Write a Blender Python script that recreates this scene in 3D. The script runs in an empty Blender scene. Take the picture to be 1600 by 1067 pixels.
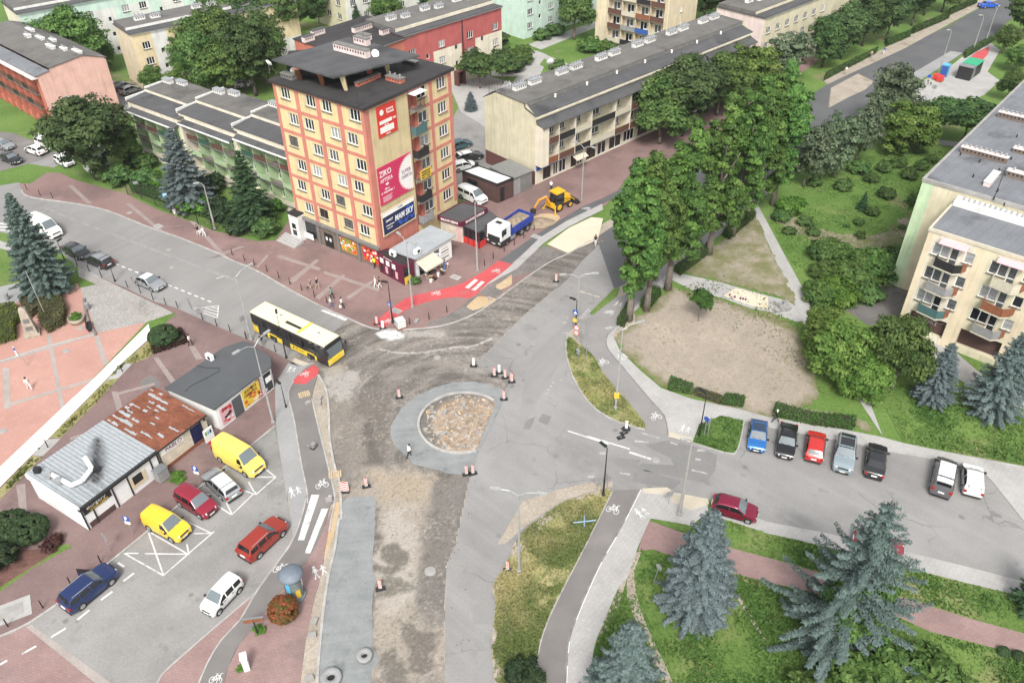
import bpy,bmesh,math,random
import numpy as np
from mathutils import Vector,Matrix
from mathutils.geometry import tessellate_polygon
random.seed(7); RNG=np.random.default_rng(11)
SC=bpy.context.scene
COL=SC.collection
R=math.radians
PI=math.pi

# ------------------------------------------------------------------ camera, sky, sun, exposure
CAM_H=58.0
F_PX,PITCH,ROLL=1290.5,R(37.59),R(-.535)
_cp,_sp=math.cos(PITCH),math.sin(PITCH)
_fw=Vector((0,_cp,-_sp)); _up0=Vector((0,_sp,_cp)); _rt0=Vector((1,0,0))
_rt=math.cos(ROLL)*_rt0 + math.sin(ROLL)*_up0
_up=-math.sin(ROLL)*_rt0 + math.cos(ROLL)*_up0
cam_d=bpy.data.cameras.new('camera'); cam=bpy.data.objects.new('camera',cam_d); COL.objects.link(cam)
cam_d.sensor_width=36; cam_d.lens=F_PX/1600*36; cam_d.clip_start=.5; cam_d.clip_end=3000
M=Matrix((_rt,_up,-_fw)).transposed().to_4x4(); M.translation=(0,0,CAM_H)
cam.matrix_world=M
SC.camera=cam

SUN_EL,SUN_AZ=R(50),R(-176)      # azimuth measured from +Y towards +X, where the light comes from
world=bpy.data.worlds.new('World'); SC.world=world; world.use_nodes=True
_n=world.node_tree.nodes; _l=world.node_tree.links
_bg=_n['Background']; _sky=_n.new('ShaderNodeTexSky'); _sky.sky_type='NISHITA'
_sky.sun_disc=False; _sky.sun_elevation=SUN_EL; _sky.sun_rotation=SUN_AZ
_sky.air_density=1.0; _sky.dust_density=4.0; _sky.ozone_density=.6
_hsv=_n.new('ShaderNodeHueSaturation'); _hsv.inputs['Saturation'].default_value=.22
_l.new(_sky.outputs[0],_hsv.inputs['Color']); _l.new(_hsv.outputs[0],_bg.inputs[0])
_bg.inputs[1].default_value=.13
sl=bpy.data.lights.new('sun','SUN'); so=bpy.data.objects.new('sun',sl); COL.objects.link(so)
sl.energy=1.5; sl.angle=R(14); sl.color=(1,.965,.91)
_d=Vector((math.sin(SUN_AZ)*math.cos(SUN_EL),math.cos(SUN_AZ)*math.cos(SUN_EL),math.sin(SUN_EL)))
so.rotation_euler=_d.to_track_quat('Z','Y').to_euler(); so.location=(0,0,120)
SC.view_settings.view_transform='Standard'; SC.view_settings.look='None'
SC.view_settings.gamma=1; SC.view_settings.use_curve_mapping=False
SC.view_settings.exposure=.97
SC.cycles.max_bounces=5; SC.cycles.diffuse_bounces=3; SC.cycles.glossy_bounces=2
SC.cycles.transparent_max_bounces=6; SC.cycles.use_denoising=True
SC.cycles.transmission_bounces=2

# ------------------------------------------------------------------ picture point -> place on the ground
def P(x,y,z=0.0):
    d=(x-800)*_rt - (y-533.5)*_up + F_PX*_fw
    t=(z-CAM_H)/d.z
    return Vector((d.x*t,d.y*t,z))
def proj(X):
    v=Vector(X) - Vector((0,0,CAM_H)); w=v.dot(_fw)
    return 800+F_PX*v.dot(_rt)/w,533.5-F_PX*v.dot(_up)/w
def height(base,ytop,z0=0.0):
    b=P(base[0],base[1],z0); lo,hi=0,60
    for _ in range(40):
        m=(lo+hi)/2
        if proj((b.x,b.y,z0+m))[1] > ytop: lo=m
        else: hi=m
    return lo
S4=400/1423.0; S24=240/1423.0; S2=200/1423.0
def Q(ox,oy,s,txt):
    return [(ox+float(a)*s,oy+float(b)*s) for a,b in (w.split(',') for w in txt.split())]
def X(txt): return [(float(a),float(b)) for a,b in (w.split(',') for w in txt.split())]
def W(px,z=0.0): return [P(x,y,z) for x,y in px]
def sm(pts,n=4):
    """Catmull-Rom through the points"""
    out=[]
    for i in range(len(pts)-1):
        p0=pts[max(i-1,0)]; p1=pts[i]; p2=pts[i+1]; p3=pts[min(i+2,len(pts)-1)]
        for k in range(n):
            t=k/n
            out.append(tuple(.5*((2*p1[j])+(-p0[j]+p2[j])*t+(2*p0[j]-5*p1[j]+4*p2[j]-p3[j])*t*t+(-p0[j]+3*p1[j]-3*p2[j]+p3[j])*t**3) for j in (0,1)))
    out.append(tuple(pts[-1][:2]))
    return out

# ------------------------------------------------------------------ objects
def tag(o,label=None,cat=None,group=None,kind=None):
    if label: o['label']=label
    if cat: o['category']=cat
    if group: o['group']=group
    if kind: o['kind']=kind
    return o
def empty(name,loc,rz=0,label=None,cat=None,group=None):
    o=bpy.data.objects.new(name,None); COL.objects.link(o)
    o.location=loc; o.rotation_euler=(0,0,rz); o.empty_display_size=.3
    return tag(o,label,cat,group)
def link(name,me,parent=None,loc=None,rz=None):
    o=bpy.data.objects.new(name,me); COL.objects.link(o)
    if parent: o.parent=parent
    if loc is not None: o.location=loc
    if rz is not None: o.rotation_euler=(0,0,rz) if not hasattr(rz,'__len__') else rz
    return o
def copy_tree(o,parent=None):
    c=o.copy(); COL.objects.link(c)
    if parent: c.parent=parent
    for ch in o.children: copy_tree(ch,c)
    return c

class MB:
    """collects faces, then links them as one mesh object"""
    def __init__(s): s.v=[]; s.f=[]; s.m=[]
    def add(s,vs,fs,mi=0):
        b=len(s.v); s.v+=[tuple(v) for v in vs]; s.f+=[tuple(i+b for i in f) for f in fs]; s.m+=[mi]*len(fs); return s
    def quad(s,a,b,c,d,mi=0): return s.add([a,b,c,d],[(0,1,2,3)],mi)
    def box(s,x0,y0,z0,x1,y1,z1,mi=0,M=None):
        vs=[Vector(p) for p in ((x0,y0,z0),(x1,y0,z0),(x1,y1,z0),(x0,y1,z0),(x0,y0,z1),(x1,y0,z1),(x1,y1,z1),(x0,y1,z1))]
        if M is not None: vs=[M @ v for v in vs]
        return s.add(vs,[(0,3,2,1),(4,5,6,7),(0,1,5,4),(1,2,6,5),(2,3,7,6),(3,0,4,7)],mi)
    def cbox(s,c,sz,mi=0,M=None):
        return s.box(c[0]-sz[0]/2,c[1]-sz[1]/2,c[2]-sz[2]/2,c[0]+sz[0]/2,c[1]+sz[1]/2,c[2]+sz[2]/2,mi,M)
    def bar(s,a,b,r0,r1=None,n=6,mi=0,caps=True):
        a=Vector(a); b=Vector(b); r1=r0 if r1 is None else r1
        d=(b-a).normalized(); u=d.orthogonal().normalized(); w=d.cross(u)
        vs=[]
        for c,r in ((a,r0),(b,r1)):
            for k in range(n):
                t=2*PI*k/n; vs.append(c+(u*math.cos(t)+w*math.sin(t))*r)
        fs=[(k,(k+1) % n,n+(k+1) % n,n+k) for k in range(n)]
        if caps: fs+=[tuple(range(n-1,-1,-1)),tuple(range(n,2*n))]
        return s.add(vs,fs,mi)
    def tube(s,pts,r,n=6,mi=0):
        for i in range(len(pts)-1):
            s.bar(pts[i],pts[i+1],r[i] if hasattr(r,'__len__') else r,r[i+1] if hasattr(r,'__len__') else r,n,mi)
        return s
    def lathe(s,prof,n=16,c=(0,0,0),mi=0,axis='z'):
        vs=[]; fs=[]
        for r,z in prof:
            for k in range(n):
                t=2*PI*k/n
                p=(r*math.cos(t),r*math.sin(t),z)
                if axis=='y': p=(p[0],p[2],p[1])
                if axis=='x': p=(p[2],p[0],p[1])
                vs.append((c[0]+p[0],c[1]+p[1],c[2]+p[2]))
        for i in range(len(prof)-1):
            for k in range(n):
                fs.append((i*n+k,i*n+(k+1) % n,(i+1)*n+(k+1) % n,(i+1)*n+k))
        fs.append(tuple(range(n-1,-1,-1))); fs.append(tuple(range((len(prof)-1)*n,len(prof)*n)))
        return s.add(vs,fs,mi)
    def prism(s,poly,z0,z1,mi=0,mi_side=None,bottom=False):
        n=len(poly); p3=[Vector((p[0],p[1],0)) for p in poly]
        tris=tessellate_polygon([p3]); ms=mi if mi_side is None else mi_side
        area=sum(p3[i].x*p3[(i+1) % n].y-p3[(i+1) % n].x*p3[i].y for i in range(n))
        top=[(p[0],p[1],z1) for p in poly]; bot=[(p[0],p[1],z0) for p in poly]
        fix=[]
        for t in tris:
            a,b,c=(p3[i] for i in t)
            fix.append(t if (b-a).cross(c-a).z > 0 else (t[0],t[2],t[1]))
        s.add(top,fix,mi)
        if z0 is not None and z0 < z1-1e-6:
            side=[(i,(i+1) % n,n+(i+1) % n,n+i) if area > 0 else ((i+1) % n,i,n+i,n+(i+1) % n) for i in range(n)]
            s.add(bot+top,side,ms)
        return s
    def mesh(s,name,mats,smooth=False):
        me=bpy.data.meshes.new(name); me.from_pydata(s.v,[],s.f)
        for m in (mats if isinstance(mats,(list,tuple)) else [mats]): me.materials.append(m)
        me.polygons.foreach_set('material_index',s.m)
        if smooth: me.polygons.foreach_set('use_smooth',[True]*len(s.f))
        me.update(); return me
    def build(s,name,mats,parent=None,smooth=False,loc=None,rz=None):
        return link(name,s.mesh(name,mats,smooth),parent,loc,rz)

# ------------------------------------------------------------------ materials
def _nt(name):
    m=bpy.data.materials.new(name); m.use_nodes=True
    nt=m.node_tree; return m,nt,nt.nodes['Principled BSDF']
def c4(c): return (c[0],c[1],c[2],1)
def flat(name,c,rough=.6,metal=0,var=0.0,vs=3.0,bump=0,spec=.5,coat=0,streak=0):
    """one colour with faint grain and wear"""
    m,nt,b=_nt(name); n,l=nt.nodes,nt.links
    b.inputs['Roughness'].default_value=rough; b.inputs['Metallic'].default_value=metal
    b.inputs['Specular IOR Level'].default_value=spec
    if coat: b.inputs['Coat Weight'].default_value=coat
    b.inputs['Base Color'].default_value=c4(c)
    if var:
        t=n.new('ShaderNodeTexCoord'); x=n.new('ShaderNodeTexNoise'); x.inputs['Scale'].default_value=vs; x.inputs['Detail'].default_value=6
        l.new(t.outputs['Object'],x.inputs['Vector'])
        r=n.new('ShaderNodeMapRange'); r.inputs[1].default_value=.3; r.inputs[2].default_value=.7
        r.inputs[3].default_value=1-var; r.inputs[4].default_value=1+var*.6
        l.new(x.outputs[0],r.inputs[0])
        mx=n.new('ShaderNodeVectorMath'); mx.operation='SCALE'; mx.inputs[0].default_value=c[:3]
        l.new(r.outputs[0],mx.inputs['Scale']); outc=mx.outputs[0]
        if streak:   # rain streaks running down the wall
            mp=n.new('ShaderNodeMapping'); mp.inputs['Scale'].default_value=(2.2,2.2,.16); l.new(t.outputs['Object'],mp.inputs[0])
            x2=n.new('ShaderNodeTexNoise'); x2.inputs['Scale'].default_value=1.0; x2.inputs['Detail'].default_value=7; x2.inputs['Roughness'].default_value=.65; l.new(mp.outputs[0],x2.inputs['Vector'])
            r2=n.new('ShaderNodeMapRange'); r2.inputs[1].default_value=.48; r2.inputs[2].default_value=.72; r2.inputs[3].default_value=1; r2.inputs[4].default_value=1-streak; l.new(x2.outputs[0],r2.inputs[0])
            m2=n.new('ShaderNodeVectorMath'); m2.operation='SCALE'; l.new(outc,m2.inputs[0]); l.new(r2.outputs[0],m2.inputs['Scale']); outc=m2.outputs[0]
        l.new(outc,b.inputs['Base Color'])
        if bump:
            bp=n.new('ShaderNodeBump'); bp.inputs['Strength'].default_value=bump; bp.inputs['Distance'].default_value=.02
            l.new(x.outputs[0],bp.inputs['Height']); l.new(bp.outputs[0],b.inputs['Normal'])
    return m
def ground(name,c1,c2,s1=.25,c3=None,s3=.08,t3=.55,fine=.18,sf=9.0,rough=.92,cracks=0,crack_c=(.03,.03,.03),streak=None,pave=None,bump=.3,spots=0):
    """ground material: two colours mixed by broad noise, a third in patches, fine grain, optional cracks / tyre streaks / paving joints"""
    m,nt,b=_nt(name); n,l=nt.nodes,nt.links
    b.inputs['Roughness'].default_value=rough; b.inputs['Specular IOR Level'].default_value=.25
    g=n.new('ShaderNodeNewGeometry'); pos=g.outputs['Position']
    def noise(sc,det=6,vec=pos,ro=.6):
        x=n.new('ShaderNodeTexNoise'); x.inputs['Scale'].default_value=sc; x.inputs['Detail'].default_value=det; x.inputs['Roughness'].default_value=ro
        l.new(vec,x.inputs['Vector']); return x.outputs[0]
    def ramp(v,a,bb,lo=0,hi=1):
        r=n.new('ShaderNodeMapRange'); r.inputs[1].default_value=a; r.inputs[2].default_value=bb; r.inputs[3].default_value=lo; r.inputs[4].default_value=hi
        l.new(v,r.inputs[0]); return r.outputs[0]
    def mix(f,a,bb,mode='MIX'):
        x=n.new('ShaderNodeMix'); x.data_type='RGBA'; x.blend_type=mode
        if isinstance(f,float): x.inputs[0].default_value=f
        else: l.new(f,x.inputs[0])
        for i,v in ((6,a),(7,bb)):
            if isinstance(v,tuple): x.inputs[i].default_value=c4(v)
            else: l.new(v,x.inputs[i])
        return x.outputs[2]
    colr=mix(ramp(noise(s1),.35,.65),tuple(c1),tuple(c2))
    if c3: colr=mix(ramp(noise(s3,9,ro=.65),t3,t3+.1),colr,tuple(c3))
    if streak:
        mp=n.new('ShaderNodeMapping'); mp.inputs['Rotation'].default_value=(0,0,-streak[0]); mp.vector_type='TEXTURE'
        mp.inputs['Rotation'].default_value=(0,0,streak[0]); mp.inputs['Scale'].default_value=(14,1,1)
        l.new(pos,mp.inputs[0])
        colr=mix(ramp(noise(streak[1],4,mp.outputs[0]),.45,.7,0,streak[2]),colr,tuple(streak[3]))
    if pave:
        mp=n.new('ShaderNodeMapping'); mp.vector_type='TEXTURE'; mp.inputs['Rotation'].default_value=(0,0,pave[0]); l.new(pos,mp.inputs[0])
        br=n.new('ShaderNodeTexBrick'); br.inputs['Scale'].default_value=1
        br.inputs['Brick Width'].default_value=pave[1]; br.inputs['Row Height'].default_value=pave[2]; br.inputs['Mortar Size'].default_value=pave[3]
        br.inputs['Color1'].default_value=(1,1,1,1); br.inputs['Color2'].default_value=(pave[4],)*3+(1,); br.inputs['Mortar'].default_value=(pave[5],)*3+(1,)
        l.new(mp.outputs[0],br.inputs['Vector'])
        colr=mix(1.0,colr,br.outputs[0],'MULTIPLY')
    if spots:    # oil drips
        vo=n.new('ShaderNodeTexVoronoi'); vo.inputs['Scale'].default_value=spots; l.new(pos,vo.inputs['Vector'])
        s1_=n.new('ShaderNodeMath'); s1_.operation='MULTIPLY'; l.new(ramp(vo.outputs['Distance'],.10,.24,1,0),s1_.inputs[0]); l.new(ramp(noise(.23,3),.5,.62,0,.55),s1_.inputs[1])
        colr=mix(s1_.outputs[0],colr,tuple(c*.45 for c in c1))
    fn=noise(sf,8,ro=.75)
    mg=n.new('ShaderNodeVectorMath'); mg.operation='SCALE'; l.new(colr,mg.inputs[0]); l.new(ramp(fn,.3,.7,1-fine,1+fine),mg.inputs['Scale'])
    colr=mg.outputs[0]
    if cracks:
        wob=noise(.7,4); 
        wv=n.new('ShaderNodeVectorMath'); wv.operation='ADD'
        ws=n.new('ShaderNodeVectorMath'); ws.operation='SCALE'; ws.inputs['Scale'].default_value=1.6
        cb=n.new('ShaderNodeTexNoise'); cb.inputs['Scale'].default_value=.6; cb.inputs['Detail'].default_value=5; l.new(pos,cb.inputs['Vector'])
        l.new(cb.outputs['Color'],ws.inputs[0]); l.new(pos,wv.inputs[0]); l.new(ws.outputs[0],wv.inputs[1])
        vo=n.new('ShaderNodeTexVoronoi'); vo.feature='DISTANCE_TO_EDGE'; vo.inputs['Scale'].default_value=cracks; l.new(wv.outputs[0],vo.inputs['Vector'])
        line=ramp(vo.outputs['Distance'],.004,.014,1,0)
        gate=ramp(noise(.11,3),.5,.6)
        mm=n.new('ShaderNodeMath'); mm.operation='MULTIPLY'; l.new(line,mm.inputs[0]); l.new(gate,mm.inputs[1])
        m2=n.new('ShaderNodeMath'); m2.operation='MULTIPLY'; l.new(mm.outputs[0],m2.inputs[0]); m2.inputs[1].default_value=.5
        colr=mix(m2.outputs[0],colr,tuple(crack_c))
    l.new(colr,b.inputs['Base Color'])
    bp=n.new('ShaderNodeBump'); bp.inputs['Strength'].default_value=bump; bp.inputs['Distance'].default_value=.03
    l.new(fn,bp.inputs['Height']); l.new(bp.outputs[0],b.inputs['Normal'])
    return m
def vcol_mat(name,rough=.9,fine=.2,sf=6.0,bump=.5,spec=.25,dist=.04):
    m,nt,b=_nt(name); n,l=nt.nodes,nt.links
    b.inputs['Roughness'].default_value=rough; b.inputs['Specular IOR Level'].default_value=spec
    a=n.new('ShaderNodeVertexColor'); a.layer_name='Col'
    g=n.new('ShaderNodeNewGeometry'); x=n.new('ShaderNodeTexNoise'); x.inputs['Scale'].default_value=sf; x.inputs['Detail'].default_value=8; x.inputs['Roughness'].default_value=.75
    l.new(g.outputs['Position'],x.inputs['Vector'])
    r=n.new('ShaderNodeMapRange'); r.inputs[1].default_value=.3; r.inputs[2].default_value=.7; r.inputs[3].default_value=1-fine; r.inputs[4].default_value=1+fine
    l.new(x.outputs[0],r.inputs[0])
    mg=n.new('ShaderNodeVectorMath'); mg.operation='SCALE'; l.new(a.outputs[0],mg.inputs[0]); l.new(r.outputs[0],mg.inputs['Scale'])
    l.new(mg.outputs[0],b.inputs['Base Color'])
    bp=n.new('ShaderNodeBump'); bp.inputs['Strength'].default_value=bump; bp.inputs['Distance'].default_value=dist
    l.new(x.outputs[0],bp.inputs['Height']); l.new(bp.outputs[0],b.inputs['Normal'])
    return m

# numpy value noise
_NG=RNG.random((256,256))
def vnoise(x,y):
    xi=np.floor(x).astype(int); yi=np.floor(y).astype(int); fx=x-xi; fy=y-yi
    fx=fx*fx*(3-2*fx); fy=fy*fy*(3-2*fy)
    g=lambda a,b: _NG[a % 256,b % 256]
    return (g(xi,yi)*(1-fx)+g(xi+1,yi)*fx)*(1-fy)+(g(xi,yi+1)*(1-fx)+g(xi+1,yi+1)*fx)*fy
def fbm(x,y,s,o=5,seed=0):
    t=0; a=.5; f=s; tot=0
    for k in range(o):
        t=t+a*vnoise(x*f+17.3*k+seed*31.7,y*f-9.1*k+seed*13.1); tot+=a; a *= .55; f *= 2.07
    return t/tot
def sdist(px,py,poly):
    """signed distance (positive inside) of points to a polygon"""
    n=len(poly); d=np.full(px.shape,1e9); ins=np.zeros(px.shape,bool)
    for i in range(n):
        ax,ay=poly[i][:2]; bx,by=poly[(i+1) % n][:2]
        dx,dy=bx-ax,by-ay; L=dx*dx+dy*dy+1e-12
        t=np.clip(((px-ax)*dx+(py-ay)*dy)/L,0,1)
        d=np.minimum(d,(px-ax-t*dx)**2+(py-ay-t*dy)**2)
        c=((ay > py) != (by > py)) & (px < (bx-ax)*(py-ay)/(by-ay+1e-12)+ax)
        ins ^= c
    d=np.sqrt(d); return np.where(ins,d,-d)
def painted_grid(name,poly,res,z0,paint,mat,edge=.15):
    """ground surface laid out as a fine mesh inside a polygon; paint(x,y) -> colours, heights"""
    pw=[(p.x,p.y) for p in poly]
    xs=[p[0] for p in pw]; ys=[p[1] for p in pw]
    nx=int((max(xs)-min(xs))/res)+2; ny=int((max(ys)-min(ys))/res)+2
    gx,gy=np.meshgrid(min(xs)+np.arange(nx)*res,min(ys)+np.arange(ny)*res,indexing='ij')
    sd=sdist(gx,gy,pw)+ (fbm(gx,gy,1.3,4,5)-.5)*edge
    keep=sd > -.02
    cell=keep[:-1,:-1] & keep[1:,:-1] & keep[1:,1:] & keep[:-1,1:]
    idx=np.full(gx.shape,-1)
    used=np.zeros(gx.shape,bool)
    used[:-1,:-1] |= cell; used[1:,:-1] |= cell; used[1:,1:] |= cell; used[:-1,1:] |= cell
    idx[used]=np.arange(used.sum())
    vx,vy=gx[used],gy[used]
    col,hz=paint(vx,vy)
    hz=hz*np.clip(sd[used]/.25,0,1)
    V=np.c_[vx,vy,z0+hz]
    i,j=np.nonzero(cell)
    Fc=np.c_[idx[i,j],idx[i+1,j],idx[i+1,j+1],idx[i,j+1]]
    me=bpy.data.meshes.new(name)
    me.vertices.add(len(V)); me.vertices.foreach_set('co',V.astype(np.float32).ravel())
    me.loops.add(Fc.size); me.loops.foreach_set('vertex_index',Fc.ravel().astype(np.int32))
    me.polygons.add(len(Fc)); me.polygons.foreach_set('loop_start',(np.arange(len(Fc))*4).astype(np.int32))
    me.polygons.foreach_set('loop_total',np.full(len(Fc),4,np.int32))
    me.update(calc_edges=True)
    ca=me.color_attributes.new('Col','FLOAT_COLOR','POINT')
    ca.data.foreach_set('color',np.c_[np.clip(col,0.004,1),np.ones(len(V))].astype(np.float32).ravel())
    me.materials.append(mat); me.polygons.foreach_set('use_smooth',[True]*len(Fc))
    return tag(link(name,me),kind='structure')
def blend(col,w,c):
    w=np.clip(w,0,1)[:,None]; return col*(1-w)+np.array(c)[None,:]*w

def sheet(name,px,layer,mat,skirt=False):
    """flat ground surface traced on the ground; layer counts 4 mm steps, or a raised pavement when z > .05"""
    z=layer*.004 if layer >= 1 else layer
    mb=MB(); mb.prism([(p.x,p.y) for p in W(px,z)],z-.14 if skirt else None,z)
    o=mb.build(name,mat); return tag(o,kind='structure')
def ribbon(mb,pts,w,z,mi=0,closed=False):
    pts=[Vector((p[0],p[1],0)) for p in pts]
    n=len(pts); L=[]; Rr=[]
    for i in range(n):
        a=pts[(i-1) % n] if closed or i > 0 else pts[i]; b=pts[(i+1) % n] if closed or i < n-1 else pts[i]
        d=(b-a); d.z=0; d.normalize(); nn=Vector((-d.y,d.x,0))
        L.append(pts[i]+nn*w/2); Rr.append(pts[i]-nn*w/2)
    for i in range(n if closed else n-1):
        j=(i+1) % n
        mb.quad((Rr[i].x,Rr[i].y,z),(Rr[j].x,Rr[j].y,z),(L[j].x,L[j].y,z),(L[i].x,L[i].y,z),mi)
    return L,Rr
def kerb(px,w=.16,h=.12,mat=None,world=False,closed=False,z0=0,stone=1.0):
    pts=px if world else W(px,h)
    pts=[Vector((p[0],p[1],0)) for p in pts]
    # resample into stones
    out=[pts[0]]; mb=MB()
    if closed: pts=pts+[pts[0]]
    seg=[]
    acc=0
    L=sum((pts[i+1]-pts[i]).length for i in range(len(pts)-1)); n=max(2,int(L/stone)); step=L/n
    def at(s):
        for i in range(len(pts)-1):
            l=(pts[i+1]-pts[i]).length
            if s <= l or i==len(pts)-2: return pts[i]+(pts[i+1]-pts[i])*(s/max(l,1e-6))
            s -= l
    for k in range(n):
        a=at(k*step+.008); b=at((k+1)*step-.008); d=(b-a).normalized(); nn=Vector((-d.y,d.x,0))*w/2
        a=a-d*.0; zz=h+random.uniform(-.006,.006)
        vs=[a-nn,b-nn,b+nn,a+nn]
        mb.add([(v.x,v.y,z0-.02) for v in vs]+[(v.x,v.y,zz) for v in vs],[(4,5,6,7),(0,1,5,4),(1,2,6,5),(2,3,7,6),(3,0,4,7)])
    o=mb.build('kerb',mat or MT['kerb']); return tag(o,kind='structure')
MT={}

# ------------------------------------------------------------------ the ground
T1=(0,0,S4); T2=(400,0,S4); T3=(800,0,S4); T4=(1200,0,S4); T5=(0,270,S4); T6=(400,270,S4); T7=(800,270,S4); T8=(1200,270,S4)
B1=(0,530,S4); B2=(400,530,S4); B3=(800,530,S4); B4=(1200,530,S4); C1=(0,767,S4); C2=(400,767,S4); C3=(800,767,S4); C4=(1200,767,S4)
D1=(0,460,S24); D2=(0,620,S24); D3=(220,560,S24); D4=(380,460,S24); D5=(560,420,S24); D6=(740,240,S24); D7=(820,440,S24); D8=(400,830,S24)
q=lambda t,s: Q(*t,s)
MT['kerb']=flat('kerb_concrete',(.36,.35,.33),.85,var=.25,vs=1.2,bump=.2)
MT['kerb_dark']=flat('kerb_old',(.20,.19,.18),.9,var=.3,vs=1.2,bump=.2)
STREET_DIR=math.atan2(*(P(1400,80)-P(850,420)).yx)
LEFT_DIR=math.atan2(*(P(100,330)-P(400,470)).yx)
MT['asphalt']=ground('asphalt_worn',(.205,.200,.195),(.26,.255,.248),.12,(.165,.162,.16),.05,.56,.14,7,spots=.6,streak=(STREET_DIR-PI/2,.8,.35,(.30,.295,.285)),cracks=.16,crack_c=(.09,.085,.08))
MT['asphalt_left']=ground('asphalt_street',(.215,.21,.205),(.255,.25,.243),.1,(.17,.168,.165),.06,.58,.10,7,streak=(LEFT_DIR-PI/2,.7,.4,(.175,.172,.17)))
MT['asphalt_park']=ground('asphalt_parking',(.20,.194,.187),(.27,.262,.252),.16,(.165,.16,.153),.12,.56,.16,5,spots=.8,streak=(.62,.5,.35,(.30,.29,.278)))
MT['asphalt_new']=ground('asphalt_new',(.095,.097,.10),(.115,.117,.12),.2,None,fine=.12,sf=10)
MT['asphalt_path']=ground('asphalt_cycle_path',(.155,.145,.14),(.19,.178,.17),.3,(.22,.205,.195),.12,.57,.1,10)
MT['asphalt_pale']=ground('asphalt_pale_path',(.215,.205,.20),(.25,.24,.232),.3,(.28,.27,.26),.12,.57,.1,10)
MT['asphalt_patch']=ground('asphalt_patch',(.175,.172,.168),(.20,.196,.19),.4,None,fine=.15,sf=8)
MT['slab']=ground('grey_paving',(.34,.332,.32),(.40,.39,.375),.3,(.29,.28,.268),.1,.57,.1,7,pave=(STREET_DIR,.4,.4,.012,.93,.8),bump=.15)
MT['slab_new']=ground('new_grey_paving',(.26,.262,.26),(.31,.31,.305),.3,None,fine=.1,sf=7,pave=(.3,.3,.2,.012,.93,.85),bump=.15)
MT['red_pave']=ground('red_block_paving',(.215,.138,.128),(.255,.172,.16),.18,(.175,.12,.113),.07,.52,.14,6,pave=(LEFT_DIR,.4,.2,.012,.93,.85),bump=.2)
MT['red_pave_dark']=ground('dark_red_block_paving',(.175,.118,.112),(.215,.15,.14),.22,(.14,.10,.096),.09,.52,.14,6,pave=(.45,.4,.2,.012,.93,.85),bump=.2)
MT['pink_path']=ground('pink_brick_path',(.26,.172,.16),(.31,.212,.198),.3,(.23,.165,.155),.1,.55,.12,7,pave=(-.25,.4,.2,.015,.88,.75),bump=.2)
MT['salmon']=ground('salmon_paving',(.40,.225,.185),(.45,.265,.22),.15,(.36,.25,.215),.08,.6,.1,6,pave=(.62,.8,.8,.02,.93,.85),bump=.15)
MT['band']=ground('grey_band_paving',(.29,.255,.235),(.35,.315,.29),.5,None,fine=.16,sf=5,bump=.15)
MT['band_dull']=ground('dull_band_paving',(.245,.20,.185),(.29,.24,.225),.5,None,fine=.18,sf=5,bump=.15)
MT['cobble']=ground('pale_cobbles',(.36,.345,.32),(.43,.415,.39),.3,(.30,.285,.26),.15,.56,.25,4,pave=(.6,.22,.22,.03,.75,.6),bump=.3)
MT['white_slab']=flat('white_stone',(.74,.73,.70),.8,var=.07,vs=.5)
MT['red_path']=ground('red_cycle_paint',(.42,.070,.076),(.49,.088,.094),.5,(.34,.12,.115),.6,.56,.16,6,bump=.1)
MT['white_line']=ground('white_road_paint',(.60,.60,.585),(.50,.495,.48),.9,(.33,.325,.315),1.4,.54,.16,9,rough=.7,bump=.1)
MT['faded_line']=ground('faded_road_paint',(.38,.375,.365),(.33,.325,.315),1.2,(.27,.265,.26),1.1,.48,.15,9,rough=.8,bump=.1)
MT['yellow_tactile']=ground('cream_tactile_paving',(.42,.375,.295),(.48,.43,.35),.5,None,fine=.12,sf=6)
MT['sand']=ground('sand_bed',(.55,.475,.36),(.60,.53,.42),.3,(.48,.41,.31),.2,.6,.12,8)
MT['orange_sand']=ground('orange_sand',(.42,.30,.17),(.46,.36,.24),.4,(.33,.25,.16),.3,.55,.18,6)
MT['gravel']=ground('grey_gravel',(.13,.12,.112),(.185,.172,.16),.5,(.22,.21,.20),1.1,.58,.35,5,bump=.8)
MT['wet_concrete']=ground('fresh_concrete',(.185,.198,.197),(.235,.245,.243),.6,(.145,.156,.157),.5,.57,.14,5,rough=.5,streak=(.1,1.6,.6,(.27,.278,.275)),bump=.35)
MT['grass']=ground('mown_grass',(.075,.135,.028),(.12,.185,.045),.16,(.185,.19,.08),.10,.54,.4,4,bump=1.0)
MT['grass_dry']=ground('dry_grass',(.20,.20,.08),(.30,.265,.13),.45,(.14,.175,.05),.25,.5,.45,4,bump=1.0)
MT['soil']=ground('bare_soil',(.30,.26,.21),(.36,.315,.26),.4,(.24,.20,.155),.3,.55,.3,4,bump=.6)
MT['grass_far']=ground('park_grass',(.08,.15,.03),(.125,.20,.048),.14,(.19,.18,.095),.09,.56,.4,3,bump=.8)
MT['dark_yard']=ground('dark_yard',(.12,.115,.11),(.17,.162,.155),.3,(.10,.095,.09),.2,.55,.2,5)

# base sheet of grass out past everything in view
_mb=MB(); _mb.quad((-1500,-300,0),(1500,-300,0),(1500,2400,0),(-1500,2400,0)); tag(_mb.build('ground',MT['grass_far']),kind='structure')

# bare ground under the whole works site
sheet('site_ground',X('470,560 560,500 760,480 830,420 950,345 1000,330 980,450 1000,520 900,560 860,640 820,800 790,1100 300,1110 400,900 440,640'),1,MT['soil'])
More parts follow.
